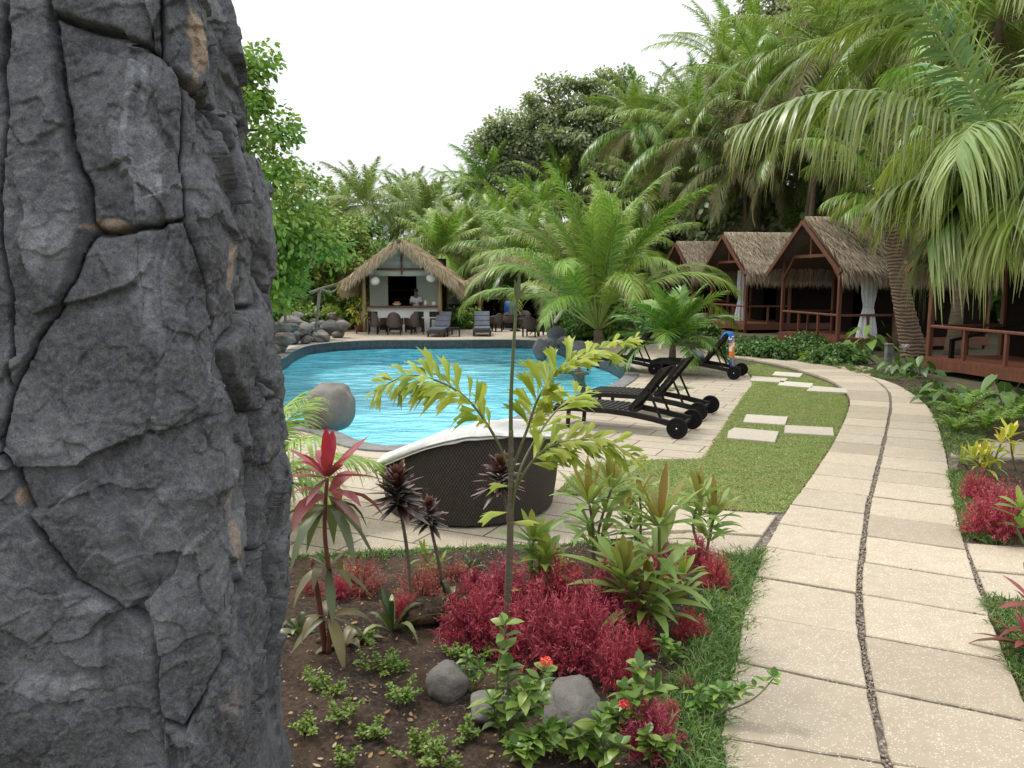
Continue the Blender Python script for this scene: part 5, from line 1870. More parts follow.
for k, (px, py, Y, L, mt, lab) in enumerate(FARP):
    top = A(px, py, Y)
    palm_tree('coconut_palm', lab, np.array([top[0] + rng.uniform(-.5, .5), Y, 0]), top, 28, L, mt, 1.05, .036, 56, .14, emax=82, emin=-25, droop=1.05, hang=.5, seed=(k % 3) * 5 + 2, grp='distant coconut palms')

# young palm tucked behind the pillar
palm_tree('young_palm', 'low young palm with striped fronds half hidden by the stone pillar', np.array([-2.35, 6.9, 0]), np.array([-2.35, 6.9, .35]), 16, 1.35, 'palm_bright', .5, .013, 46, .05, emax=72, emin=6, droop=1.15, hang=.5, seed=21, petiole=.18, trunk=True)

# ------------------------------------------------------------------ broadleaf trees
def leafy(mb, centre, rad, n_cl, n_leaf, size, rg, cl_r=.35, hollow=.55, flat=.8, prof=(.25, 1, .8, .05)):
    c = np.asarray(centre, float); rad = np.asarray(rad, float)
    d = unit(rg.normal(size=(n_cl, 3)))
    rr = hollow + (1 - hollow) * rg.random(n_cl) ** .6
    C = d * rr[:, None] * rad + c
    for k in range(n_cl):
        m = n_leaf
        q = unit(rg.normal(size=(m, 3))) * (rg.random(m) ** .45)[:, None] * cl_r * rg.uniform(.6, 1.25) * np.array([1, 1, flat])
        P = C[k] + q
        out_ = unit(q + d[k] * cl_r * .4 + rg.normal(0, .1, (m, 3)))
        D = unit(out_ + rg.normal(0, .6, (m, 3)) + [0, 0, -.15])
        N = unit(np.array([0, 0, 1.]) + out_ * .6 + rg.normal(0, .45, (m, 3)))
        leaves(mb, P, D, N, size * rg.uniform(.7, 1.2, m), size * .30 * rg.uniform(.8, 1.2, m), .25, prof, rnd=np.clip(rg.normal(.5, .16) + rg.normal(0, .17, m), 0, 1))
    return C

def tree(name, label, base, blobs, mat, size, n_leaf=70, seed=0, trunk_r=.2, cat='tree', grp=None, cl_r=.6, dens=1.0, limbs=True, hollow=.5, bark='bark'):
    """blobs: (dx,dy,z, rx,ry,rz) lobes of the crown relative to the base"""
    rg = np.random.default_rng(seed)
    root = thing(name, label, cat, base, 0, grp)
    mb = MB()
    tk = MB()
    fork = np.array([0, 0, min(b[2] - b[5] * .7 for b in blobs)])
    fork[2] = max(fork[2], .3)
    tube(tk, [(0, 0, -.1), (.05, 0, fork[2] * .5), tuple(fork)], [trunk_r * 1.25, trunk_r, trunk_r * .85], 10)
    for b in blobs:
        c = np.array(b[:3]); r_ = np.array(b[3:])
        vol = r_[0] * r_[1] * r_[2]
        n_cl = int(dens * max(6, 26 * (r_[0] * r_[2] + r_[1] * r_[2]) / (cl_r ** 2) * .06))
        C = leafy(mb, c, r_, n_cl, n_leaf, size, rg, cl_r, hollow)
        if limbs:
            mid = fork + (c - fork) * .5 + rg.normal(0, .1, 3) * np.linalg.norm(c - fork)
            tube(tk, catmull([fork * .9, mid, c], 4), np.linspace(trunk_r * .7, trunk_r * .25, 9), 7, False)
            for q in C[rg.permutation(len(C))[:7]]:
                tube(tk, catmull([c, (c + q) / 2 + rg.normal(0, .08, 3) * r_[0], q], 3), np.linspace(trunk_r * .25, trunk_r * .06, 7), 5, False)
    tk.build('trunk', M[bark], root, smooth=True)
    mb.build('crown', M[mat], root)
    return root
M['leaf_light'] = leafmat('light_broadleaf', (.10, .20, .03), (.21, .34, .055), (.42, .46, .11), rough=.45, trans=.35, spec=.4)
M['leaf_mid'] = leafmat('mid_broadleaf', (.05, .12, .022), (.10, .21, .035), (.19, .29, .06), rough=.45, trans=.3, spec=.4)
M['leaf_hazed'] = leafmat('hazed_broadleaf', (.22, .28, .15), (.31, .37, .20), (.40, .46, .28), rough=.4, trans=.45, spec=.6)  # far dark crowns lightened: distance haze is put into the leaf colour
M['leaf_grey'] = leafmat('grey_broadleaf', (.09, .10, .07), (.15, .16, .12), (.2, .2, .16), rough=.6, trans=.2, spec=.3)

b = foot(222, 22)
tree('almond_tree', 'tall light green broadleaf tree rising behind the stone pillar', b, [(-1.2, 0, 5.2, 2.2, 2.0, 2.6), (.5, .3, 6.2, 1.6, 1.5, 1.9), (1.2, -.2, 4.2, 1.6, 1.6, 1.7), (.2, 0, 2.9, 2.3, 1.8, 1.5), (.9, 0, 7.4, .7, .7, .9), (2.1, .2, 3.1, 1.1, 1.1, 1.0)], 'leaf_light', .19, 100, 1, .22, cl_r=.6, dens=1.5)
b = foot(312, 37)
tree('broadleaf_tree', 'rounded mid green tree left of the bar, behind the lava stone wall', b, [(-1.0, 0, 3.8, 2.4, 2.0, 2.1), (1.0, .3, 3.6, 2.0, 1.8, 1.8), (-.4, 0, 6.0, 1.5, 1.4, 1.3), (2.1, 0, 2.6, 1.3, 1.4, 1.4), (-1.8, 0, 2.0, 1.8, 1.5, 1.3), (0, .3, 1.8, 2.5, 1.8, 1.2)], 'leaf_light', .21, 90, 2, .18, cl_r=.65, dens=1.5)
b = foot(350, 42)
tree('broadleaf_tree', 'dense leafy tree close behind the left eave of the bar roof', b, [(-1.2, 0, 3.0, 2.2, 2, 1.9), (1.0, 0, 3.4, 1.9, 1.8, 1.6), (0, .3, 4.4, 1.5, 1.4, 1.1), (-2.6, 0, 2.2, 1.6, 1.5, 1.6), (2.4, 0, 2.2, 1.6, 1.5, 1.7)], 'leaf_mid', .27, 60, 3, .2, cl_r=.7, dens=1.4)
def bush(px, py, r, h, mat, label, seed, size=.14, Y=None, cat='shrub', name='shrub', n_leaf=60, grp=None, dens=1.6):
    p = G(px, py) if Y is None else foot(px, Y)
    return tree(name, label, p, [(0, 0, h * .55, r, r, h * .5), (r * .5, 0, h * .4, r * .6, r * .6, h * .4), (-r * .5, r * .2, h * .42, r * .6, r * .6, h * .42)], mat, size, n_leaf, seed, .04, cat, grp, cl_r=r * .32, dens=dens, limbs=False)
bush(312, 331, 1.2, 1.2, 'leaf_light', 'low spreading green shrub on top of the lava stone wall', 41, .16)
bush(338, 328, .8, .9, 'leaf_mid', 'small green shrub between the lava wall and the bar', 42, .16)
bush(288, 330, 1.0, 1.6, 'leaf_mid', 'green shrub peeping out beside the pillar above the pool', 43, .16)
bush(452, 329, .7, .85, 'leaf_mid', 'green hedge shrub against the dark fence, next to the cabinet', 44, .13)
bush(466, 328.5, .75, .9, 'leaf_light', 'lighter hedge shrub against the dark fence, left of the lone lounger', 45, .13)
# big dark trees
b = foot(575, 66)
tree('shade_tree', 'big dark green tree with a wide crown standing against the sky', b, [(0, 0, 13.5, 5.0, 4.0, 3.0), (-4.2, 0, 12.0, 3.0, 3.0, 2.3), (3.6, 0, 14.2, 3.6, 3.4, 2.8), (-1.5, 0, 16.0, 2.8, 2.6, 2.0), (2.6, 0, 16.6, 3.0, 2.6, 1.8), (-5.6, 0, 14.0, 1.7, 1.7, 1.2), (-5.0, 0, 9.5, 2.6, 2.4, 2.0), (6.5, 0, 14.5, 3.2, 3, 2.6), (1, 0, 10, 4.6, 4, 2.4), (-7.2, 0, 13.0, .9, .9, .6)],
     'leaf_hazed', .34, 170, 5, .55, cl_r=1.1, dens=1.6, hollow=.35)
b = foot(690, 70)
tree('shade_tree', 'dark tree on the right flank of the big one, above the palms', b, [(0, 0, 15.5, 4.5, 4, 3.2), (4, 0, 17.5, 4, 4, 3.2), (-3, 0, 13, 3.4, 3, 3)], 'leaf_hazed', .36, 140, 6, .5, cl_r=1.2, dens=1.3)
b = foot(775, 62)
tree('shade_tree', 'tall dark tree at the top of the picture behind the high palms', b, [(0, 0, 20.0, 4.0, 4, 3.6), (4.5, 0, 22.5, 4.4, 4, 4), (-3.0, 0, 18.5, 2.6, 2.6, 2.2), (3, 0, 16, 4.5, 4, 4), (-1.0, 0, 23.0, 2.2, 2.2, 1.6)], 'leaf_hazed', .34, 140, 7, .5, cl_r=1.1, dens=1.4)
b = foot(900, 56)
tree('shade_tree', 'dark tree mass behind the palm crowns at the upper right', b, [(0, 0, 17.0, 6, 4, 5), (7, 0, 17.0, 6, 4, 5), (0, 0, 10, 7, 4, 5), (8, 0, 9, 6, 4, 5)], 'leaf_hazed', .42, 100, 8, .5, cl_r=1.3, dens=1.2)
b = foot(480, 72)
tree('bare_tree', 'thin greyish half bare tree left of the big dark tree', b, [(0, 0, 9.5, 1.8, 1.6, 2.2), (-1.8, 0, 8.2, 1.4, 1.2, 1.4), (1.6, 0, 7.5, 1.8, 1.6, 2.0)], 'leaf_grey', .35, 26, 9, .2, cl_r=.8, dens=.9)
for k, (px, Y, r_, h_, lab) in enumerate(((300, 60, 6, 5.5, 'wide distant tree mass behind the left shrubs'), (400, 90, 8, 6.4, 'low distant tree on the horizon over the bar'), (450, 92, 7, 6.2, 'low distant tree on the horizon left of the bare tree'),
        (520, 84, 8, 8.0, 'distant tree behind the straw shelter and palms'), (600, 60, 7, 6.5, 'broad green tree behind the young palm'), (690, 56, 7, 10, 'green tree behind the farthest bungalow'), (800, 48, 7, 11.5, 'green tree behind the second bungalow'), (930, 42, 7, 11, 'green tree behind the bungalow with the curtain'), (1060, 36, 7, 9, 'green tree behind the nearest bungalow'), (440, 52, 4, 3.4, 'leafy bush behind the right eave of the bar'), (180, 50, 7, 6, 'distant tree hidden mostly by the stone pillar'), (20, 46, 8, 7, 'broad distant tree behind the upper part of the stone pillar'), (-220, 42, 8, 7.5, 'broad distant tree beyond the outer side of the stone pillar'))):
    tree('background_tree', lab, foot(px, Y), [(0, 0, h_ * .55, r_ * .8, r_ * .6, h_ * .45), (r_ * .6, 0, h_ * .42, r_ * .6, r_ * .5, h_ * .4), (-r_ * .6, 0, h_ * .45, r_ * .6, r_ * .5, h_ * .42), (0, 0, h_ * .25, r_, r_ * .5, h_ * .3)],
         'leaf_mid' if k % 3 else 'leaf_hazed', .5, 56, 100 + k, .25, grp='trees closing the view', cl_r=1.1, dens=1.1)
m = MB(); _b = A(442, 300, 70); tube(m, [(0, 0, 0), (.02, 0, 5), (0, 0, 11)], [.12, .1, .07], 8)
tag(m.build('utility_pole', M['bark'], loc=(_b[0], 70, 0), smooth=True), 'thin grey pole rising above the far palms', 'pole')
# driftwood branches
m = MB()
for q, r_ in (([(279, 295), (287, 291), (298, 284)], .05), ([(283, 298), (290, 296), (298, 295)], .045), ([(310, 293), (320, 289), (336, 284)], .045), ([(322, 290), (331, 292), (338, 288)], .03)):
    P = np.array([A(x, y, 26 + i * .3) for i, (x, y) in enumerate(q)])
    tube(m, catmull(P, 5), np.linspace(r_ * 1.5, r_ * .6, 11), 7)
tube(m, [A(287, 291, 26.3), A(285, 310, 26.2), A(286, 330, 26.1) ], .05, 7)
tube(m, [A(320, 289, 26.3), A(318, 310, 26.2), A(316, 332, 26.1)], .05, 7)
tag(m.build('dead_branches', M['bark'], smooth=True), 'bleached bare branches sticking out above the lava stone wall', 'branches')

for k, (px, py, r_, h_, w) in enumerate(((545, 322, .9, 1.3, 'behind the furled parasols'), (566, 326, .9, 1.1, 'left of the young palm foot'), (588, 340, .8, .9, 'right in front of the young palm foot'), (612, 341, .8, .8, 'right of the young palm foot'), (640, 330, 1.0, 1.1, 'below the farthest bungalow'), (660, 334, .8, .9, 'behind the bushy little palm'), (695, 338, .8, .7, 'between the bushy palm and the draped towel'), (600, 322, 1.3, 1.6, 'in the deep shade behind the young palm'), (525, 319, 1.2, 1.5, 'farthest back behind the terrace chairs'))):
    bush(px, py, r_, h_, 'leaf_mid', 'shady green shrub ' + w, 340 + k, .17, grp='shrubs under the young palm')
# ------------------------------------------------------------------ plants of the flower bed
M['pink'] = leafmat('crimson_leaf', (.17, .02, .035), (.43, .05, .09), (.64, .20, .23), rough=.55, trans=.3, spec=.3, objvar=.12)
M['pinkbrown'] = leafmat('dull_pink_leaf', (.20, .05, .045), (.38, .10, .09), (.52, .26, .2), rough=.6, trans=.25, spec=.25, objvar=.12)
M['stem'] = plain('green_stem', (.12, .14, .05), (.08, .08, .035), .6, 9, .2, 40)
M['stemred'] = plain('reddish_stem', (.17, .05, .03), (.10, .04, .025), .6, 9, .2, 40)
M['cane'] = plain('grey_cane', (.16, .13, .09), (.08, .065, .045), .8, 8, .4, 40, stretch=(1, 1, 8))

def pink_mesh(seed, r=.2, h=.3, n=2100, mat='pink'):
    rg = np.random.default_rng(seed)
    m = MB()
    k = n // 12
    d = unit(np.c_[rg.normal(0, 1, (k, 2)), np.abs(rg.normal(0, .9, k)) + .12])
    tips = d * np.array([r, r, h]) * (.72 + .4 * rg.random((k, 1)))
    for t_ in tips:                                              # each shoot is a bottle brush of needle leaves
        q = 30
        u = rg.uniform(.45, 1.03, q)
        P = t_ * u[:, None] + rg.normal(0, .006, (q, 3)) + [0, 0, .01]
        D = unit(t_)[None] * .7 + rg.normal(0, .75, (q, 3)) + [0, 0, .25]
        leaves(m, P, D, rg.normal(size=(q, 3)), rg.uniform(.014, .034, q), rg.uniform(.0014, .0030, q), .15, (.6, 1, .2), rnd=np.clip(.15 + .5 * u * rg.uniform(.3, 1.3) + rg.normal(0, .18, q), 0, 1))
    for t_ in tips[::6]:
        tube(m, [(0, 0, 0), t_ * .5, t_], [.004, .003, .002], 4, False, .1, 0)
    return m.mesh('pink_clump', M[mat])
PINK = [pink_mesh(k) for k in range(5)] + [pink_mesh(9, .2, .26, 1300, 'pinkbrown')]
def pink(px, py, rpx, hf, var, label, right=False):
    p = bed(px, py) if not right else G(px, py, .05)
    r = rpx / FPX * np.linalg.norm(p - [0, 0, CAM_H])
    o = link('pink_shrub', PINK[var], None, p, px * .37)
    k = r / .2
    o.scale = (k, k, k * hf)
    tag(o, label, 'shrub', 'feathery crimson shrubs in the flower beds')
for a in [(362, 590, 26, 1.0, 5, 'dull pink feathery shrub between the red cordyline and the dark rosettes'),
          (421, 602, 28, 1.0, 5, 'dull pink feathery shrub right under the tallest dark rosette'),
          (406, 618, 16, 1.0, 1, 'tiny crimson shrub in front of the dull pink one'),
          (474, 640, 36, 1.15, 2, 'round crimson shrub left of the fishtail palm stem'),
          (535, 655, 42, 1.2, 3, 'large crimson shrub just right of the fishtail palm stem'),
          (578, 668, 44, 1.2, 0, 'largest crimson shrub behind the flat grey stone'),
          (610, 628, 40, 1.1, 4, 'crimson shrub behind the largest one, under the broad green cordyline'),
          (508, 612, 34, 1.0, 1, 'crimson shrub behind the fishtail palm stem'),
          (560, 600, 34, 1.0, 3, 'crimson shrub below the green cordyline with bronze tips, farthest back in the middle'),
          (655, 590, 34, 1.0, 2, 'crimson shrub at the back between two green cordylines'),
          (715, 590, 17, 1.35, 0, 'small crimson shrub beside the deck slabs near the border grass'),
          (700, 568, 18, 1.2, 4, 'small crimson shrub farthest back at the bed corner'),
          (690, 640, 18, 1.1, 1, 'small crimson shrub right of the broad cordyline, on open soil'),
          (618, 690, 26, 1.5, 2, 'crimson shrub above the right coral flower'),
          (652, 752, 30, 1.15, 4, 'crimson shrub at the bottom of the bed against the border grass'),
          (686, 690, 10, 1.2, 3, 'tiny crimson seedling at the inner side of the border grass'),
          (586, 745, 12, 1.0, 3, 'tiny crimson shrub in front of the flat grey stone'),
          (338, 600, 15, 1.0, 1, 'small crimson shrub right behind the foot of the red cordyline'), (455, 578, 16, .9, 5, 'dull pink shrub at the back below the small dark rosette'), (475, 592, 16, 1.0, 4, 'small crimson shrub between small dark rosette and fishtail stem'), (632, 575, 16, 1.1, 1, 'crimson shrub at the back edge of the bed behind the slim cordyline'),
          (642, 650, 17, 1.1, 0, 'small crimson shrub at the foot of the tallest cordyline'), (668, 720, 13, 1.1, 2, 'small crimson shrub beside the border grass below the ixora shoot'),
          (312, 590, 14, .9, 5, 'small dull pink shrub between pillar and red cordyline')]:
    pink(*a)
for a in [(978, 500, 15, 1.15, 2, 'round crimson shrub under the yellow green croton in the right bed'), (993, 536, 26, 1.1, 3, 'largest crimson shrub in the right bed'), (1020, 532, 20, 1.1, 0, 'crimson shrub cut by the picture edge in the right bed'), (1008, 512, 22, .9, 5, 'dull pink shrub in the middle of the right bed')]:
    pink(*a, right=True)

# strappy and broad leaved plants
def rosette(mb, c, n, L, Wd, el0, el1, droop, rg, prof=(.35, .85, 1, .7, .04), fold=.35, spread=0.0, az0=0, rnd0=.0, rnd1=1.0):
    k = np.arange(n)
    az = k * 2.39996 + az0 + rg.normal(0, .15, n)
    u = (k + .5) / n
    el = np.radians(el0 + (el1 - el0) * u) + rg.normal(0, .1, n)
    D = np.c_[np.cos(el) * np.cos(az), np.cos(el) * np.sin(az), np.sin(el)]
    N = np.c_[-np.sin(el) * np.cos(az), -np.sin(el) * np.sin(az), np.cos(el)] + rg.normal(0, .22, (n, 3))
    P = np.asarray(c) + D * spread + np.c_[np.zeros((n, 2)), -.0 * u]
    leaves(mb, P, D, N, L * rg.uniform(.75, 1.1, n), Wd * rg.uniform(.8, 1.15, n), droop * rg.uniform(.5, 1.4, n), prof, fold, rnd=np.clip(rnd0 + (rnd1 - rnd0) * u + rg.normal(0, .08, n), 0, 1))
M['cord_red'] = leafmat('red_cordyline_leaf', (.36, .022, .045), (.36, .08, .09), (.17, .075, .055), rough=.35, trans=.35, spec=.5, objvar=.05)
M['cord_old'] = leafmat('bronze_leaf', (.14, .11, .045), (.19, .17, .06), (.11, .14, .06), rough=.4, trans=.25, spec=.45, objvar=.1)
M['ros_dark'] = leafmat('dark_rosette_leaf', (.10, .022, .022), (.035, .018, .016), (.02, .014, .012), tip=(.30, .19, .15), rough=.35, trans=.12, spec=.5, objvar=.1)
M['strap'] = leafmat('strap_leaf', (.035, .06, .02), (.07, .10, .03), (.26, .29, .10), rough=.35, trans=.2, spec=.5)
M['cord_green'] = leafmat('green_cordyline_leaf', (.27, .17, .05), (.27, .34, .09), (.17, .28, .06), rough=.4, trans=.35, spec=.45, objvar=.1)
M['cord_lime'] = leafmat('lime_leaf', (.34, .38, .08), (.22, .32, .06), (.13, .22, .05), rough=.4, trans=.35, spec=.45, objvar=.1)
M['small_leaf'] = leafmat('small_shrub_leaf', (.10, .17, .03), (.18, .27, .05), (.30, .38, .10), rough=.4, trans=.3, spec=.4)
M['ixora'] = leafmat('ixora_leaf', (.07, .15, .025), (.13, .24, .04), (.24, .33, .07), rough=.35, trans=.28, spec=.5)
M['coral'] = leafmat('coral_petal', (.62, .03, .04), (.80, .10, .08), (.85, .22, .18), rough=.5, trans=.2, spec=.3)
M['fishtail'] = leafmat('fishtail_leaf', (.22, .32, .035), (.38, .46, .055), (.52, .54, .10), rough=.45, trans=.45, spec=.4, objvar=.05)
M['croton'] = leafmat('yellow_leaf', (.42, .42, .05), (.62, .55, .08), (.24, .36, .05), rough=.4, trans=.35, spec=.4)

def red_cordyline():
    rg = np.random.default_rng(4)
    b = bed(328, 650); top = A(327, 478, b[1] - .05) - b
    root = thing('red_cordyline', 'red cordyline with pink and crimson top leaves next to the stone pillar', 'plant', b)
    m = MB(); tube(m, catmull([(0, 0, 0), top * .35 + [.02, 0, 0], top * .7 - [.015, 0, 0], top], 6), np.linspace(.017, .010, 19), 8); m.build('stem', M['stemred'], root, smooth=True)
    m = MB(); tube(m, catmull([(-.02, .02, 0), top * .3 - [.05, 0, 0], top * .55 + [-.09, 0, 0]], 6), np.linspace(.02, .012, 13), 8); m.build('stem', M['stemred'], root, smooth=True)
    m = MB()
    rosette(m, top, 15, .38, .036, 80, 8, .28, rg, spread=.02, az0=2.6, rnd1=.75)
    rosette(m, top - [0, 0, .10], 9, .40, .038, 40, -12, .5, rg, spread=.03, az0=1.0, rnd0=.5)
    m.build('top_leaves', M['cord_red'], root)
    m = MB()
    rosette(m, top - [0, 0, .16], 9, .36, .034, 30, -25, .6, rg, spread=.03, az0=2.0, rnd0=.9)
    for f, n in ((.50, 9), (.22, 8)):
        rosette(m, top * f, n, .30, .032, 50, -20, .6, rg, spread=.02, az0=f * 9)
    m.build('old_leaves', M['cord_old'], root)
red_cordyline()

def dark_rosette(bpx, bpy, hpx, hpy, r, label, seed, n=70):
    rg = np.random.default_rng(seed)
    b = bed(bpx, bpy); top = A(hpx, hpy + 14, b[1]) - b
    root = thing('dark_rosette_plant', label, 'plant', b, 0, 'dark rosette plants on bare stems')
    m = MB(); tube(m, catmull([(0, 0, 0), top * .5 + rg.normal(0, .03, 3), top, top * 1.0 + [0, 0, r * .6]], 5), np.linspace(.014, .008, 16), 7); m.build('stem', M['cane'], root, smooth=True)
    m = MB()
    for q in range(6):
        rosette(m, top + [0, 0, r * (.60 - .17 * q)], n // 6, r * (.72 + .12 * min(q, 4)), r * .13, 78 - 12 * q, 44 - 15 * q, .16, rg, (.5, 1, .8, .05), .4, spread=.012, az0=q, rnd0=.16 * q, rnd1=.16 * q + .3)
    m.build('leaves', M['ros_dark'], root)
dark_rosette(412, 612, 398, 482, .19, 'tallest dark red rosette plant left of the daybed centre', 1, 78)
dark_rosette(446, 600, 429, 504, .13, 'small dark rosette plant in front of the middle of the daybed', 2, 60)
dark_rosette(500, 585, 501, 466, .17, 'dark rosette plant behind the fishtail palm stem', 3, 70)

def strap_plant(px, py, n, L, label, seed, el=(85, 30), droop=.7, W=.02, mat='strap'):
    rg = np.random.default_rng(seed)
    b = bed(px, py)
    root = thing('strap_leaf_plant', label, 'plant', b)
    m = MB(); rosette(m, (0, 0, 0), n, L, W, el[0], el[1], droop, rg, (.5, .9, 1, .8, .5, .05), .4, .02, seed, 0, 1); m.build('leaves', M[mat], root)
strap_plant(392, 628, 12, .50, 'dark strap leaved plant with pale leaf margins under the tallest dark rosette', 5, (88, 40), .45)
strap_plant(452, 606, 9, .46, 'dark green strap leaved plant with one long leaf arching right', 6, (80, 25), .9, .024)
strap_plant(345, 640, 12, .34, 'low bronze leaved plant around the foot of the red cordyline', 7, (60, 5), .6, .03, 'cord_old')
strap_plant(300, 630, 9, .35, 'dark leaved plant between the pillar and the red cordyline', 8, (70, 20), .6, .03)

def cordyline(px, py, tops, label, seed, L=.34, W=.036, mat='cord_green', n=17, right=False, grp=None, lower=True):
    rg = np.random.default_rng(seed)
    b = bed(px, py) if not right else G(px, py, .05)
    root = thing('green_cordyline', label, 'plant', b, 0, grp)
    for tx, ty in tops:
        top = A(tx, ty, b[1] + rg.uniform(-.08, .08)) - b
        top = top - np.array([0, 0, L * .45])
        if top[2] < .06: top[2] = .06
        m = MB(); tube(m, catmull([(0, 0, 0), top * .55 + rg.normal(0, .02, 3), top], 6), np.linspace(.013, .009, 13), 7); m.build('stem', M['stem'], root, smooth=True)
        m = MB()
        rosette(m, top, int(n * .75), L, W * .85, 88, 22, .3, rg, spread=.02, az0=rg.uniform(0, 6))
        if lower:
            for f_ in (.72, .45): rosette(m, top * f_, n // 3, L * 1.05, W * .85, 68, 15, .4, rg, spread=.02, az0=rg.uniform(0, 6), rnd0=.45)
        m.build('leaves', M[mat], root)
GC = 'green cordylines in the flower bed'
cordyline(650, 628, [(660, 492), (624, 545), (648, 570)], 'tallest leafy green cordyline with rusty new leaves in front, beside the border grass', 11, .48, .040, n=24, grp=GC)
cordyline(592, 575, [(590, 478), (612, 462)], 'green cordyline with bronze top in front of the right end of the daybed', 12, .44, .036, n=22, grp=GC)
cordyline(705, 560, [(700, 478), (715, 496)], 'green cordyline with rusty tip at the back against the lawn', 13, .38, .032, n=20, grp=GC)
cordyline(536, 592, [(533, 522), (545, 540)], 'light green cordyline right of the fishtail palm stem', 14, .32, .038, 'cord_lime', grp=GC)
cordyline(690, 612, [(684, 560)], 'short yellowish cordyline low between pink shrubs and border grass', 15, .26, .026, 'cord_lime', grp=GC)
cordyline(640, 545, [(640, 480), (625, 500)], 'slim green cordyline behind the tallest one, against the slab deck', 16, .30, .03, grp=GC)
cordyline(430, 575, [(424, 545), (440, 556)], 'small bright green shoots before the left part of the daybed', 17, .14, .016, 'cord_lime', n=12, grp=GC)

# fishtail palm
def wedge_leaflets(mb, P, D, N, L, Wf, rg, nr=6):
    """fishtail leaflets: narrow at the base, fanning to a torn slanting end"""
    for p, d, n_, l in zip(P, D, N, L):
        d = unit(d); s = unit(np.cross(d, n_)); u = np.cross(s, d)
        fan = np.linspace(-1, 1, nr + 1)
        ang = fan * Wf
        ln = l * (1 - .30 * (fan + 1) / 2 * rg.uniform(.4, 1.6)) * (1 - .16 * rg.random(nr + 1)) * np.where(np.arange(nr + 1) % 2, .82, 1.0)
        mid = p + d * l * .45
        def pt(a, q, dip): return p + d * q * math.cos(a) + s * q * math.sin(a) + u * (-.10 * q * abs(a) / max(Wf, .01)) + np.array([0, 0, -dip * q * q / l])
        V = [p] + [pt(a, l * .5, .18) for a in ang] + [pt(a * 1.08, q, .30) for a, q in zip(ang, ln)]
        F3 = [[0, 1 + i, 2 + i] for i in range(nr)]
        F4 = [[1 + i, nr + 2 + i, nr + 3 + i, 2 + i] for i in range(nr)]
        mb.add(V, [np.array(F3), np.array(F4)], np.clip(rg.normal(.5, .22), 0, 1), .3)
def fishtail_palm():
    rg = np.random.default_rng(12)
    b = bed(509, 650)
    root = thing('fishtail_palm', 'slender fishtail palm with lime green ragged leaflets and a tall bare shoot', 'palm', b)
    Y = b[1]
    def at(px, py, dy=0): return A(px, py, Y + dy) - b
    m = MB()
    st = [np.zeros(3), at(508, 600), at(510, 540), at(511, 480), at(511, 430)]
    tube(m, catmull(st, 6), np.linspace(.027, .014, 25), 10); m.build('stem', M['cane'], root, smooth=True)
    m = MB()
    tube(m, catmull([at(511, 470), at(511, 400), at(514, 340), at(517, 300)], 6), np.linspace(.013, .007, 19), 8)
    k = at(517, 300)
    leaves(m, np.array([k, k, k]), np.array([[.1, 0, 1], [.5, .1, .8], [-.1, .1, 1]]), np.array([[0, 1, 0.], [0, 1, 0], [0, 1, 0]]), [.16, .10, .12], [.014, .012, .012], 0, (.5, 1, .7, .05))
    m.build('spear', M['stem'], root)
    def frond_(pts, n, Lf, seed, dyz=None, twist=0, start=.22):
        rg = np.random.default_rng(seed)
        Q = catmull([at(*p) for p in pts], 14)
        m = MB(); tube(m, Q, np.linspace(.010, .003, len(Q)), 6, False, .3, .2)
        stem = m
        tt = np.linspace(0, 1, len(Q))
        T = unit(np.gradient(Q, axis=0))
        P, D, N, L = [], [], [], []
        for sd in (-1, 1):
            for t in np.linspace(start, .985, n):
                t = min(1, max(0, t + rg.normal(0, .012)))
                p = np.array([np.interp(t, tt, Q[:, k]) for k in range(3)])
                tg = unit(np.array([np.interp(t, tt, T[:, k]) for k in range(3)]))
                upv = unit(np.array([0, -.35, 1]) - tg * (tg @ np.array([0, -.35, 1])))
                side = np.cross(tg, upv)
                # leaflets leave in a fan: some up, some hanging
                w = rg.uniform(-.25, .75)
                d = tg * .55 + sd * side * .75 + upv * w
                P.append(p); D.append(d + rg.normal(0, .08, 3)); N.append(upv + rg.normal(0, .25, 3) - .2 * tg)
                L.append(Lf * (.45 + .55 * math.sin(min(1, (t - start) / (1 - start) * .8 + .25) * PI)) * rg.uniform(.8, 1.1))
        f = MB(); wedge_leaflets(f, np.array(P), np.array(D), np.array(N), np.array(L), .22, rg)
        fo = f.build('frond', M['fishtail'], root)
        stem.build('rachis', M['stem'], fo)
    frond_([(510, 470), (492, 432), (468, 400), (440, 382), (408, 376), (372, 392)], 28, .30, 1)
    frond_([(512, 470), (527, 430), (540, 395), (562, 368), (596, 350), (634, 340)], 32, .31, 2)
    frond_([(511, 500), (526, 470), (548, 448), (580, 440), (612, 444), (640, 462)], 28, .28, 3, start=.25)
    frond_([(511, 520), (520, 470), (545, 425, .25), (568, 400, .4), (590, 392, .5)], 11, .26, 4, start=.45)
    for p_, d_, l_ in ((at(508, 512), [-1, -.2, .1], .2), (at(512, 522), [1, -.2, .2], .2), (at(510, 486), [-.8, -.3, .3], .18), (at(509, 590), [.4, -.5, .3], .1)):
        m = MB(); wedge_leaflets(m, np.array([p_]), np.array([d_]), np.array([[0, -.3, 1.]]), np.array([l_]), .35, rg); m.build('side_leaflet', M['fishtail'], root)
fishtail_palm()

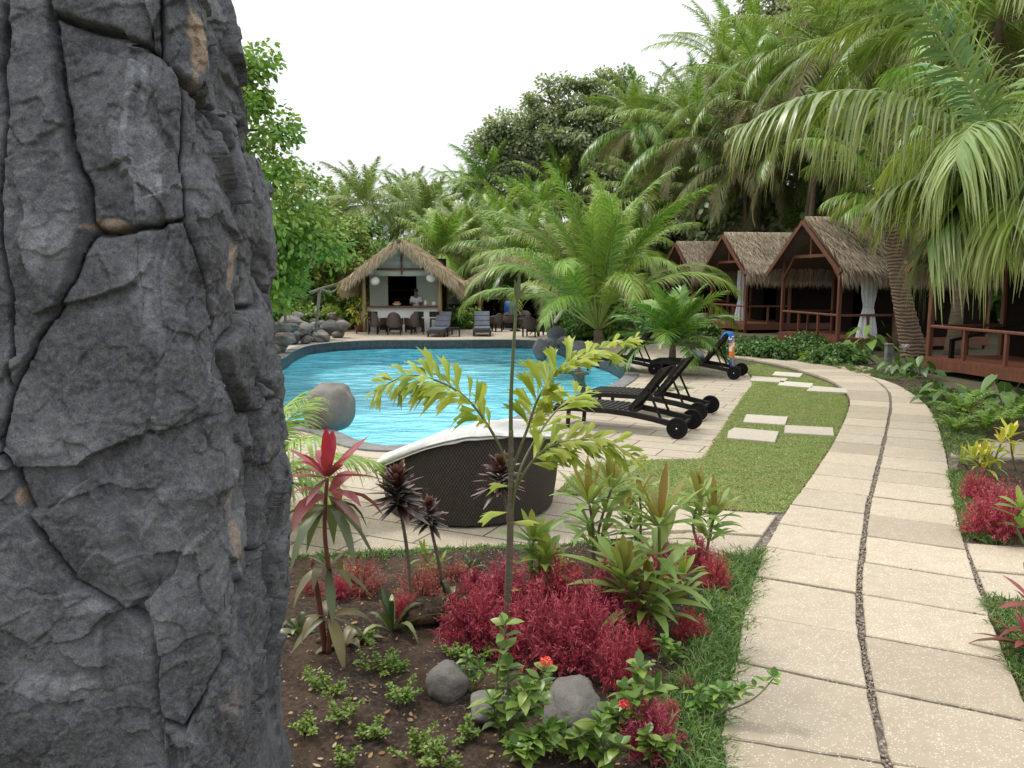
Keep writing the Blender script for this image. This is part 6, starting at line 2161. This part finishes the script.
# low shrublets
def shrublet(px, py, r, n, label, seed, mat='small_leaf', L=.028, right=False):
    rg = np.random.default_rng(seed)
    b = bed(px, py) if not right else G(px, py, .05)
    root = thing('shrublet', label, 'plant', b, 0, 'small green shrublets on the bare soil')
    m, st = MB(), MB()
    for _ in range(n):
        d = unit(np.array([rg.normal(0, .55), rg.normal(0, .55), 1.0]))
        tip = d * r * rg.uniform(.6, 1.25) + np.array([rg.normal(0, r * .35), rg.normal(0, r * .35), 0])
        tube(st, [(tip[0] * .3, tip[1] * .3, 0), tip * .6, tip], [.003, .0025, .0015], 4, False)
        for f in (.45, .65, .85, 1.0):
            rosette(m, tip * f, 7, L * (1.15 if f < 1 else .9), L * .26, 65, 5, .2, rg, (.3, 1, .8, .1), .25, .003, rg.uniform(0, 6), 0, 1)
    st.build('twigs', M['stem'], root); m.build('leaves', M[mat], root)
for a in [(326, 693, .13, 9, 'upright green shrublet nearest the pillar', 1), (342, 722, .12, 9, 'yellow green shrublet in the middle of the left soil', 2), (380, 672, .13, 11, 'dark green round shrublet left of the lone stone', 3), (402, 703, .11, 9, 'green shrublet just left of the lone rounded stone', 4),
          (402, 676, .09, 6, 'thin shrublet behind the one next to the lone stone', 5), (414, 757, .13, 10, 'shrublet with pale cream tips at the bottom of the soil', 6), (440, 764, .11, 8, 'light green shrublet at the bottom, right of the cream tipped one', 7), (470, 733, .10, 8, 'green shrublet right below the lone rounded stone', 8),
          (340, 764, .08, 6, 'yellowish shrublet at the very bottom near the pillar', 9), (520, 762, .12, 9, 'green shrublet at the bottom under the left ixora', 10), (489, 655, .07, 5, 'tiny seedling left of the fishtail palm foot', 11), (365, 640, .08, 6, 'tiny green shrublet behind the bronze leaved plant', 21), (310, 735, .10, 7, 'green shrublet at the left edge of the soil by the pillar', 22), (372, 735, .09, 7, 'bright green shrublet in the open soil below the yellow green one', 23), (455, 660, .08, 6, 'little green shrublet behind the lone rounded stone', 24), (540, 700, .08, 6, 'green shrublet between the two grey stones', 25),
          (566, 757, .12, 8, 'leafy shrublet at the bottom in front of the flat stone', 12)]:
    shrublet(*a)

def ixora(bpx, bpy, shoots, label, seed, flower=(), L=.085):
    rg = np.random.default_rng(seed)
    b = bed(bpx, bpy)
    root = thing('ixora', label, 'flowering plant', b)
    st, m = MB(), MB()
    for (tx, ty, dy) in shoots:
        top = A(tx, ty, b[1] + dy) - b
        Q = catmull([(0, 0, 0), top * .5 + rg.normal(0, .03, 3), top], 6)
        tube(st, Q, np.linspace(.006, .003, len(Q)), 5, False)
        for f in (.45, .62, .78, .9, 1.0):
            c = top * f
            rosette(m, c, 4 if f < 1 else 6, L * rg.uniform(.8, 1.25), L * .25, 50 if f < 1 else 75, 5, .35, rg, (.25, .9, 1, .6, .04), .25, .008, rg.uniform(0, 6), 0, .85 if f < .9 else 1)
    st.build('stems', M['stem'], root, smooth=True)
    m.build('leaves', M['ixora'], root)
    for (fx, fy, dy) in flower:
        c = A(fx, fy, b[1] + dy) - b
        f = MB()
        q = 110
        d = unit(np.c_[rg.normal(size=(q, 2)), np.abs(rg.normal(size=q)) + .15])
        leaves(f, c + d * .022, d + rg.normal(0, .9, (q, 3)), d, rg.uniform(.009, .016, q), .0045, .1, (.5, 1, .3), rnd=rg.random(q))
        f.build('flower', M['coral'], root)
ixora(500, 740, [(545, 672, -.05), (508, 668, .1), (492, 700, 0), (525, 690, -.1), (540, 700, 0), (505, 625, .2)], 'left ixora with one coral flower head, in front of the fishtail palm', 1, [(546, 663, -.07)], .10)
ixora(630, 735, [(640, 668, 0), (625, 690, .1), (655, 690, -.05), (632, 700, -.1), (610, 715, 0)], 'right ixora with one coral flower head before the crimson shrubs', 2, [(625, 706, -.12)], .10)
ixora(690, 715, [(722, 690, 0), (742, 690, -.03), (774, 678, -.03), (700, 690, .05)], 'spindly ixora shoot reaching over the border grass onto the path', 3, (), .07)
ixora(600, 765, [(600, 722, 0), (580, 735, 0), (620, 745, -.1), (560, 730, .1)], 'leafy ixora without flowers at the bottom edge', 4, (), .10)
for a in [(470, 690, [(468, 655, 0), (480, 668, 0)], 'small leafy ixora sprig left of the fishtail palm foot', 5, (), .07), (540, 762, [(530, 735, 0), (548, 728, .05), (515, 748, -.05)], 'low leafy ixora at the bottom edge, under the left coral flower', 6, (), .10),
          (652, 765, [(648, 735, 0), (668, 742, 0)], 'leafy ixora sprig at the bottom edge beside the last crimson shrub', 7, (), .08), (668, 665, [(664, 640, 0), (676, 650, .0)], 'leafy sprig between the crimson shrubs and the border grass', 8, (), .07)]:
    ixora(*a)
strap_plant(350, 575, 10, .22, 'light green strappy tuft before the left edge of the daybed', 9, (80, 30), .5, .016, 'cord_lime')
strap_plant(470, 570, 12, .26, 'grassy green tuft in front of the middle of the daybed', 10, (80, 25), .7, .012, 'strap')
strap_plant(560, 565, 10, .30, 'green strappy tuft below the right end of the daybed', 13, (80, 25), .6, .018, 'cord_lime')
strap_plant(722, 605, 9, .2, 'small green tuft next to the crimson shrub by the deck slabs', 14, (80, 25), .6, .014, 'cord_lime')
# dry twigs and leaf litter
m = MB()
for k in range(46):
    p = bed(rng.uniform(300, 700), rng.uniform(600, 766)); a = rng.uniform(0, PI); l = rng.uniform(.03, .11)
    tube(m, [p + [0, 0, .015], p + [math.cos(a) * l * .5, math.sin(a) * l * .5, .022], p + [math.cos(a + .3) * l, math.sin(a + .3) * l, .014]], .0022, 4, False)
tag(m.build('twigs', M['cane']), 'scattered dry twigs on the bare soil', 'twigs', kind='stuff')
M['litter'] = leafmat('dry_leaf', (.22, .12, .05), (.34, .22, .10), (.42, .34, .22), rough=.8, trans=.1, spec=.2)
n = 320
P = np.array([bed(rng.uniform(290, 720), rng.uniform(570, 767)) for _ in range(n)]) + [0, 0, .018]
m = MB(); leaves(m, P, np.c_[rng.normal(size=(n, 2)), rng.normal(0, .15, n)], np.c_[rng.normal(0, .35, (n, 2)), np.ones(n)], rng.uniform(.012, .04, n), rng.uniform(.004, .011, n), -.1, (.3, 1, .8, .1))
tag(m.build('leaf_litter', M['litter']), 'dry fallen leaves on the flower bed soil', 'leaf litter', kind='stuff')

# ------------------------------------------------------------------ right beds, bungalow foot planting
M['fern'] = leafmat('fern_leaf', (.09, .19, .03), (.17, .29, .045), (.28, .38, .08), rough=.5, trans=.35, spec=.3)
M['dkplant'] = leafmat('shade_plant_leaf', (.04, .09, .022), (.075, .155, .035), (.14, .24, .055), rough=.4, trans=.25, spec=.4)
FERN = [frond(MB(), L=.55, e0=R(66), bend=1.2, nl=20, lL=.11, lW=.014, hang=.3, seed=200 + k, rmin=.1, rach=.004, a0=75, a1=50).mesh('fern_frond', M['fern']) for k in range(3)]
def fern(px, py, sc, label, n=13):
    p = G(px, py, .04)
    root = thing('fern', label, 'fern', p, 0, 'bright ferns below the near bungalow')
    for k in range(n):
        o = link('frond', FERN[k % 3], root, (0, 0, 0)); o.rotation_euler = (rng.normal(0, .15), rng.uniform(-.25, .35), k * 2.4 + px); s_ = sc * rng.uniform(.8, 1.15); o.scale = (s_,) * 3
for a in [(962, 418, 1.15, 'tall bright fern in front of the deck corner post'), (985, 432, .95, 'fern nearest the cross path, middle of the fern bed'), (1005, 426, .95, 'fern right of the middle one, before the deck fascia'), (1022, 418, 1.0, 'fern at the picture edge below the near deck'), (955, 432, .7, 'small fern at the path side of the fern bed'), (972, 404, .9, 'fern right under the near bungalow deck edge')]:
    fern(*a)
def big_leaf(px, py, n, L, W, label, seed, mat='dkplant', el=(75, 15)):
    rg = np.random.default_rng(seed)
    p = G(px, py, .04)
    root = thing('broadleaf_plant', label, 'plant', p, 0, 'leafy plants along the bungalows')
    m, st = MB(), MB()
    k = np.arange(n)
    az = k * 2.4 + seed; e = np.radians(el[0] + (el[1] - el[0]) * (k + .5) / n)
    for a, q in zip(az, e):
        d = np.array([math.cos(q) * math.cos(a), math.cos(q) * math.sin(a), math.sin(q)]); l = L * rg.uniform(.5, 1.3)
        tube(st, [(0, 0, 0), d * l * .6, d * l], .006, 4, False)
        leaves(m, [d * l], [[d[0], d[1], -.25]], [[rg.normal(0, .3), rg.normal(0, .3), 1]], W * 2.3, W * .75, .35, (.55, 1, .85, .5, .05), .2)
    st.build('stems', M['stem'], root); m.build('leaves', M[mat], root)
for a in [(1003, 408, 14, .5, .16, 'plant with round dark leaves under the near deck', 1), (945, 402, 12, .4, .12, 'dark leafy plant at the foot of the near deck post', 2), (930, 396, 12, .35, .10, 'dark low plant between the deck post and the path', 3), (870, 352, 14, .7, .2, 'large bright leaves left of the grey bollard light', 4, 'fern'), (880, 345, 18, .9, .16, 'dense dark plant beneath the curtain, left of the leaning trunk', 5),
          (905, 372, 16, .4, .12, 'dark low plant at the foot of the leaning trunk', 6), (895, 375, 16, .35, .1, 'dark plant right of the bollard light at the path edge', 7), (920, 376, 14, .45, .12, 'dark plant between the leaning trunk and the near deck', 8), (860, 362, 14, .4, .12, 'low leafy plant at the path edge left of the bollard light', 9)]:
    big_leaf(*a)
_rows = [(742, 352), (756, 349), (768, 354), (778, 349), (790, 356), (800, 350), (812, 358), (822, 352), (838, 361), (848, 354), (728, 345), (735, 351), (716, 342), (765, 345), (806, 345), (856, 348)]
_wh = ['nearest the draped towel', 'left of the first corner post', 'at the path edge below the middle bungalow', 'under the middle bungalow deck', 'at the path edge left of the corner post', 'right below the front rail', 'at the path edge right of the front rail',
       'at the tall corner post', 'at the path edge right of the corner post', 'under the deck beside the curtain', 'far left in the row', 'beside the far left one, closer to the path', 'farthest away in the row', 'behind the path edge plants, under the gap between bungalows', 'right under the floor beam', 'close to the bright large leaves']
for k, ((px, py), w) in enumerate(zip(_rows, _wh)):
    bush(px, py + 4, .36 + .12 * (k % 3), .22 + .11 * ((k * 7) % 3), 'dkplant' if k % 3 else 'fern', 'low green shrub ' + w, 300 + k, .12, cat='shrub', name='low_shrub', n_leaf=34, grp='low shrubs along the bungalow row', dens=2.0)
# caladium with a pale heart leaf
def heart_leaf():
    p = G(906, 362); c = A(905, 347, p[1] - .1) - p
    root = thing('caladium', 'plant with one pale heart shaped leaf at the foot of the leaning trunk', 'plant', p)
    m = MB(); tube(m, [(0, 0, 0), c * .6 + [.04, 0, 0], c], .008, 5); m.build('stem', M['stem'], root)
    a = np.linspace(0, 2 * PI, 25)[:-1]
    x = .0075 * 16 * np.sin(a) ** 3; y = .0075 * (13 * np.cos(a) - 5 * np.cos(2 * a) - 2 * np.cos(3 * a) - np.cos(4 * a))
    m = MB(); m.add(np.vstack([np.c_[x, -.15 * y - .02 * np.abs(x), y] + c, [c + [0, -.03, 0]]]), np.stack([np.arange(24), (np.arange(24) + 1) % 24, np.full(24, 24)], 1)); m.build('leaf', M['glass'], root)
heart_leaf()
# croton group and red leaved plant in the right beds
RB = 'plants in the small right bed'
cordyline(990, 478, [(985, 445), (1002, 432), (975, 448)], 'yellow green croton standing in the small right bed', 31, .28, .03, 'croton', right=True, n=14, grp=RB)
cordyline(968, 470, [(962, 452)], 'tuft of green blades beside the cross path in the small right bed', 32, .30, .018, 'cord_lime', right=True, n=14, grp=RB)
cordyline(1016, 470, [(1012, 425)], 'croton with bronze tips at the picture edge above the small right bed', 33, .3, .03, 'croton', right=True, n=12, grp=RB)
cordyline(1024, 545, [(1022, 495)], 'green leafy plant cut by the picture edge in the small right bed', 34, .26, .035, 'cord_lime', right=True, n=12, grp=RB)
cordyline(1042, 655, [(1040, 580), (1030, 640)], 'dark red cordyline reaching in from the picture edge beside the path', 35, .36, .03, 'cord_red', right=True, n=15)
# yellow potted palm at the bar
def yellow_plant():
    p = G(360, 333.5)
    root = thing('yellow_potted_plant', 'yellow leaved plant in a brown pot, left of the bar armchairs', 'potted plant', p)
    m = MB(); lathe(m, [(.01, 0), (.16, 0), (.22, .32), (.24, .34), (.2, .34), (.18, .28), (.01, .28)], 18); m.build('pot', M['redwood'], root, smooth=True)
    rg = np.random.default_rng(3)
    m = MB()
    for c, r_ in (((-.28, 0, .95), .42), ((.1, 0, 1.25), .42), ((.42, -.1, .75), .45), ((-.1, .1, .6), .45)):
        rosette(m, c, 26, r_, .045, 80, -25, .5, rg, (.3, 1, .8, .05), .2, .03)
    m.build('leaves', M['croton'], root)
    m = MB()
    for c in ((-.28, 0, .95), (.1, 0, 1.25), (.42, -.1, .75)): tube(m, [(0, 0, .25), (c[0] * .5, 0, c[2] * .6), c], .015, 5)
    m.build('stems', M['stem'], root)
yellow_plant()

# ------------------------------------------------------------------ people
def mat_skin():
    return plain('skin', (.20, .10, .06), (.17, .085, .05), .55, 20)
M['skin'] = mat_skin()
M['shirt'] = plain('white_shirt', (.62, .62, .64), (.45, .45, .5), .9, 14)
M['hair'] = plain('black_hair', (.012, .01, .01), (.02, .016, .014), .5, 30)
M['trouser'] = plain('dark_trousers', (.03, .03, .04), (.04, .04, .05), .8, 9)
def skinned(name, mat, verts, edges, rad, parent, sub=2):
    me = bpy.data.meshes.new(name)
    me.from_pydata([tuple(v) for v in verts], edges, [])
    me.materials.append(mat)
    o = link(name, me, parent)
    sk = o.modifiers.new('skin', 'SKIN')
    for v, r_ in zip(me.skin_vertices[0].data if me.skin_vertices else [], rad):
        v.radius = (r_, r_) if np.isscalar(r_) else r_
    o.modifiers.new('sub', 'SUBSURF').levels = sub
    o.modifiers['sub'].render_levels = sub
    return o
def person(label, loc, rz, J, cloth=True):
    """J: joint name -> (x, y, z); the figure faces local -y"""
    root = thing('person', label, 'person', loc, rz)
    names = list(J)
    E = [('pelvis', 'belly'), ('belly', 'chest'), ('chest', 'neck'), ('neck', 'jaw'), ('jaw', 'crown'), ('chest', 'sho_l'), ('chest', 'sho_r'), ('sho_l', 'elb_l'), ('sho_r', 'elb_r'), ('elb_l', 'wri_l'), ('elb_r', 'wri_r'), ('wri_l', 'han_l'), ('wri_r', 'han_r'),
         ('pelvis', 'hip_l'), ('pelvis', 'hip_r'), ('hip_l', 'kne_l'), ('hip_r', 'kne_r'), ('kne_l', 'ank_l'), ('kne_r', 'ank_r'), ('ank_l', 'toe_l'), ('ank_r', 'toe_r'), ('jaw', 'nose')]
    Rr = dict(pelvis=(.15, .11), belly=(.13, .10), chest=(.16, .11), neck=.052, jaw=(.068, .08), crown=(.078, .09), nose=.016, sho=.058, elb=.042, wri=.03, han=.035, hip=.085, kne=.06, ank=.04, toe=.035)
    # fingers: five short chains rooted in each palm
    names_, V, rad = [], [], []
    for k in names:
        names_.append(k); V.append(J[k]); rad.append(Rr[k.split('_')[0]])
    ed = [(names_.index(a), names_.index(b)) for a, b in E if a in names_ and b in names_]
    for sd in ('l', 'r'):
        h = np.array(J['han_' + sd]); w = np.array(J['wri_' + sd]); d = unit(h - w); s_ = unit(np.cross(d, [0, 0, 1.]) + 1e-6)
        for q, (o_, l) in enumerate(((-.03, .075), (-.01, .085), (.01, .08), (.03, .06), (-.045, .05))):
            k0 = len(V)
            V += [h + s_ * o_ + d * .01, h + s_ * o_ * 1.3 + d * l * .6, h + s_ * o_ * 1.35 + d * l - np.array([0, 0, .02])]
            rad += [.010, .009, .007]
            ed += [(names_.index('han_' + sd), k0), (k0, k0 + 1), (k0 + 1, k0 + 2)]
    skinned('body', M['skin'], V, ed, rad, root)
    c = np.array(J['crown'])
    m = MB(); lathe(m, [(.001, .105), (.05, .095), (.082, .055), (.092, .0), (.085, -.05)], 18, c + [0, .018, .01]); m.build('hair', M['hair'], root, smooth=True)
    for sx in (-1, 1):
        m = MB(); rock(m, c + [sx * .03, -.082, -.035], (.022, .016, .014), 1, 0, 10); m.build('eye', M['hair'], root)
        m = MB(); rock(m, c + [sx * .083, .01, -.05], (.02, .035, .06), 2, .1, 12); m.build('ear', M['skin'], root, smooth=True)
    m = MB(); rock(m, np.array(J['jaw']) + [0, -.082, -.005], (.045, .012, .012), 1, 0, 10); m.build('mouth', M['redwood'], root)
    if cloth:
        keep = ['pelvis', 'belly', 'chest', 'sho_l', 'sho_r', 'elb_l', 'elb_r']
        Vs = [np.array(J[k], float) for k in keep]
        for k in (5, 6):
            Vs[k] = Vs[k - 2] + (Vs[k] - Vs[k - 2]) * .8
        r2 = [(.17, .13), (.155, .125), (.18, .13), .078, .078, .062, .062]
        skinned('shirt', M['shirt'], Vs, [(0, 1), (1, 2), (2, 3), (2, 4), (3, 5), (4, 6)], r2, root)
        if 'hip_l' in J:
            keep = ['pelvis', 'hip_l', 'hip_r', 'kne_l', 'kne_r', 'ank_l', 'ank_r']
            skinned('trousers', M['trouser'], [J[k] for k in keep], [(0, 1), (0, 2), (1, 3), (2, 4), (3, 5), (4, 6)], [(.165, .125), .1, .1, .075, .075, .06, .06], root)
    return root
STAND = dict(pelvis=(0, 0, .95), belly=(0, -.02, 1.12), chest=(0, -.05, 1.36), neck=(0, -.07, 1.49), jaw=(0, -.11, 1.57), crown=(0, -.12, 1.68), nose=(0, -.205, 1.595), sho_l=(-.17, -.05, 1.40), sho_r=(.17, -.05, 1.40), elb_l=(-.24, -.1, 1.14), elb_r=(.25, -.1, 1.14),
             wri_l=(-.12, -.3, 1.17), wri_r=(.14, -.3, 1.17), han_l=(-.08, -.38, 1.18), han_r=(.1, -.38, 1.18), hip_l=(-.09, 0, .9), hip_r=(.09, 0, .9), kne_l=(-.1, -.01, .5), kne_r=(.1, -.01, .5), ank_l=(-.1, 0, .08), ank_r=(.1, 0, .08), toe_l=(-.11, -.16, .05), toe_r=(.11, -.16, .05))
_c = A(416, 300, BY + .95)
person('barman in a white shirt working behind the bar counter', (_c[0], BY + .95, .06), R(8), STAND)
SWIM = dict(pelvis=(0, .25, -.42), belly=(0, .18, -.26), chest=(0, .08, -.06), neck=(0, .04, .07), jaw=(0, .0, .14), crown=(0, -.01, .25), nose=(0, -.095, .165), sho_l=(-.18, .06, -.02), sho_r=(.18, .06, -.02), elb_l=(-.36, -.12, -.02), elb_r=(.38, -.1, .0), wri_l=(-.22, -.32, .0), wri_r=(.24, -.32, .02),
            han_l=(-.16, -.39, .0), han_r=(.18, -.39, .02), hip_l=(-.09, .3, -.46), hip_r=(.09, .3, -.46), kne_l=(-.1, .62, -.62), kne_r=(.1, .62, -.62), ank_l=(-.1, 1.0, -.7), ank_r=(.1, 1.0, -.7), toe_l=(-.1, 1.12, -.74), toe_r=(.1, 1.12, -.74))
_p = G(577, 373, -.27)
person('swimmer with bare shoulders in the pool near the right end', (_p[0], _p[1], -.25), R(-30), SWIM, cloth=False)
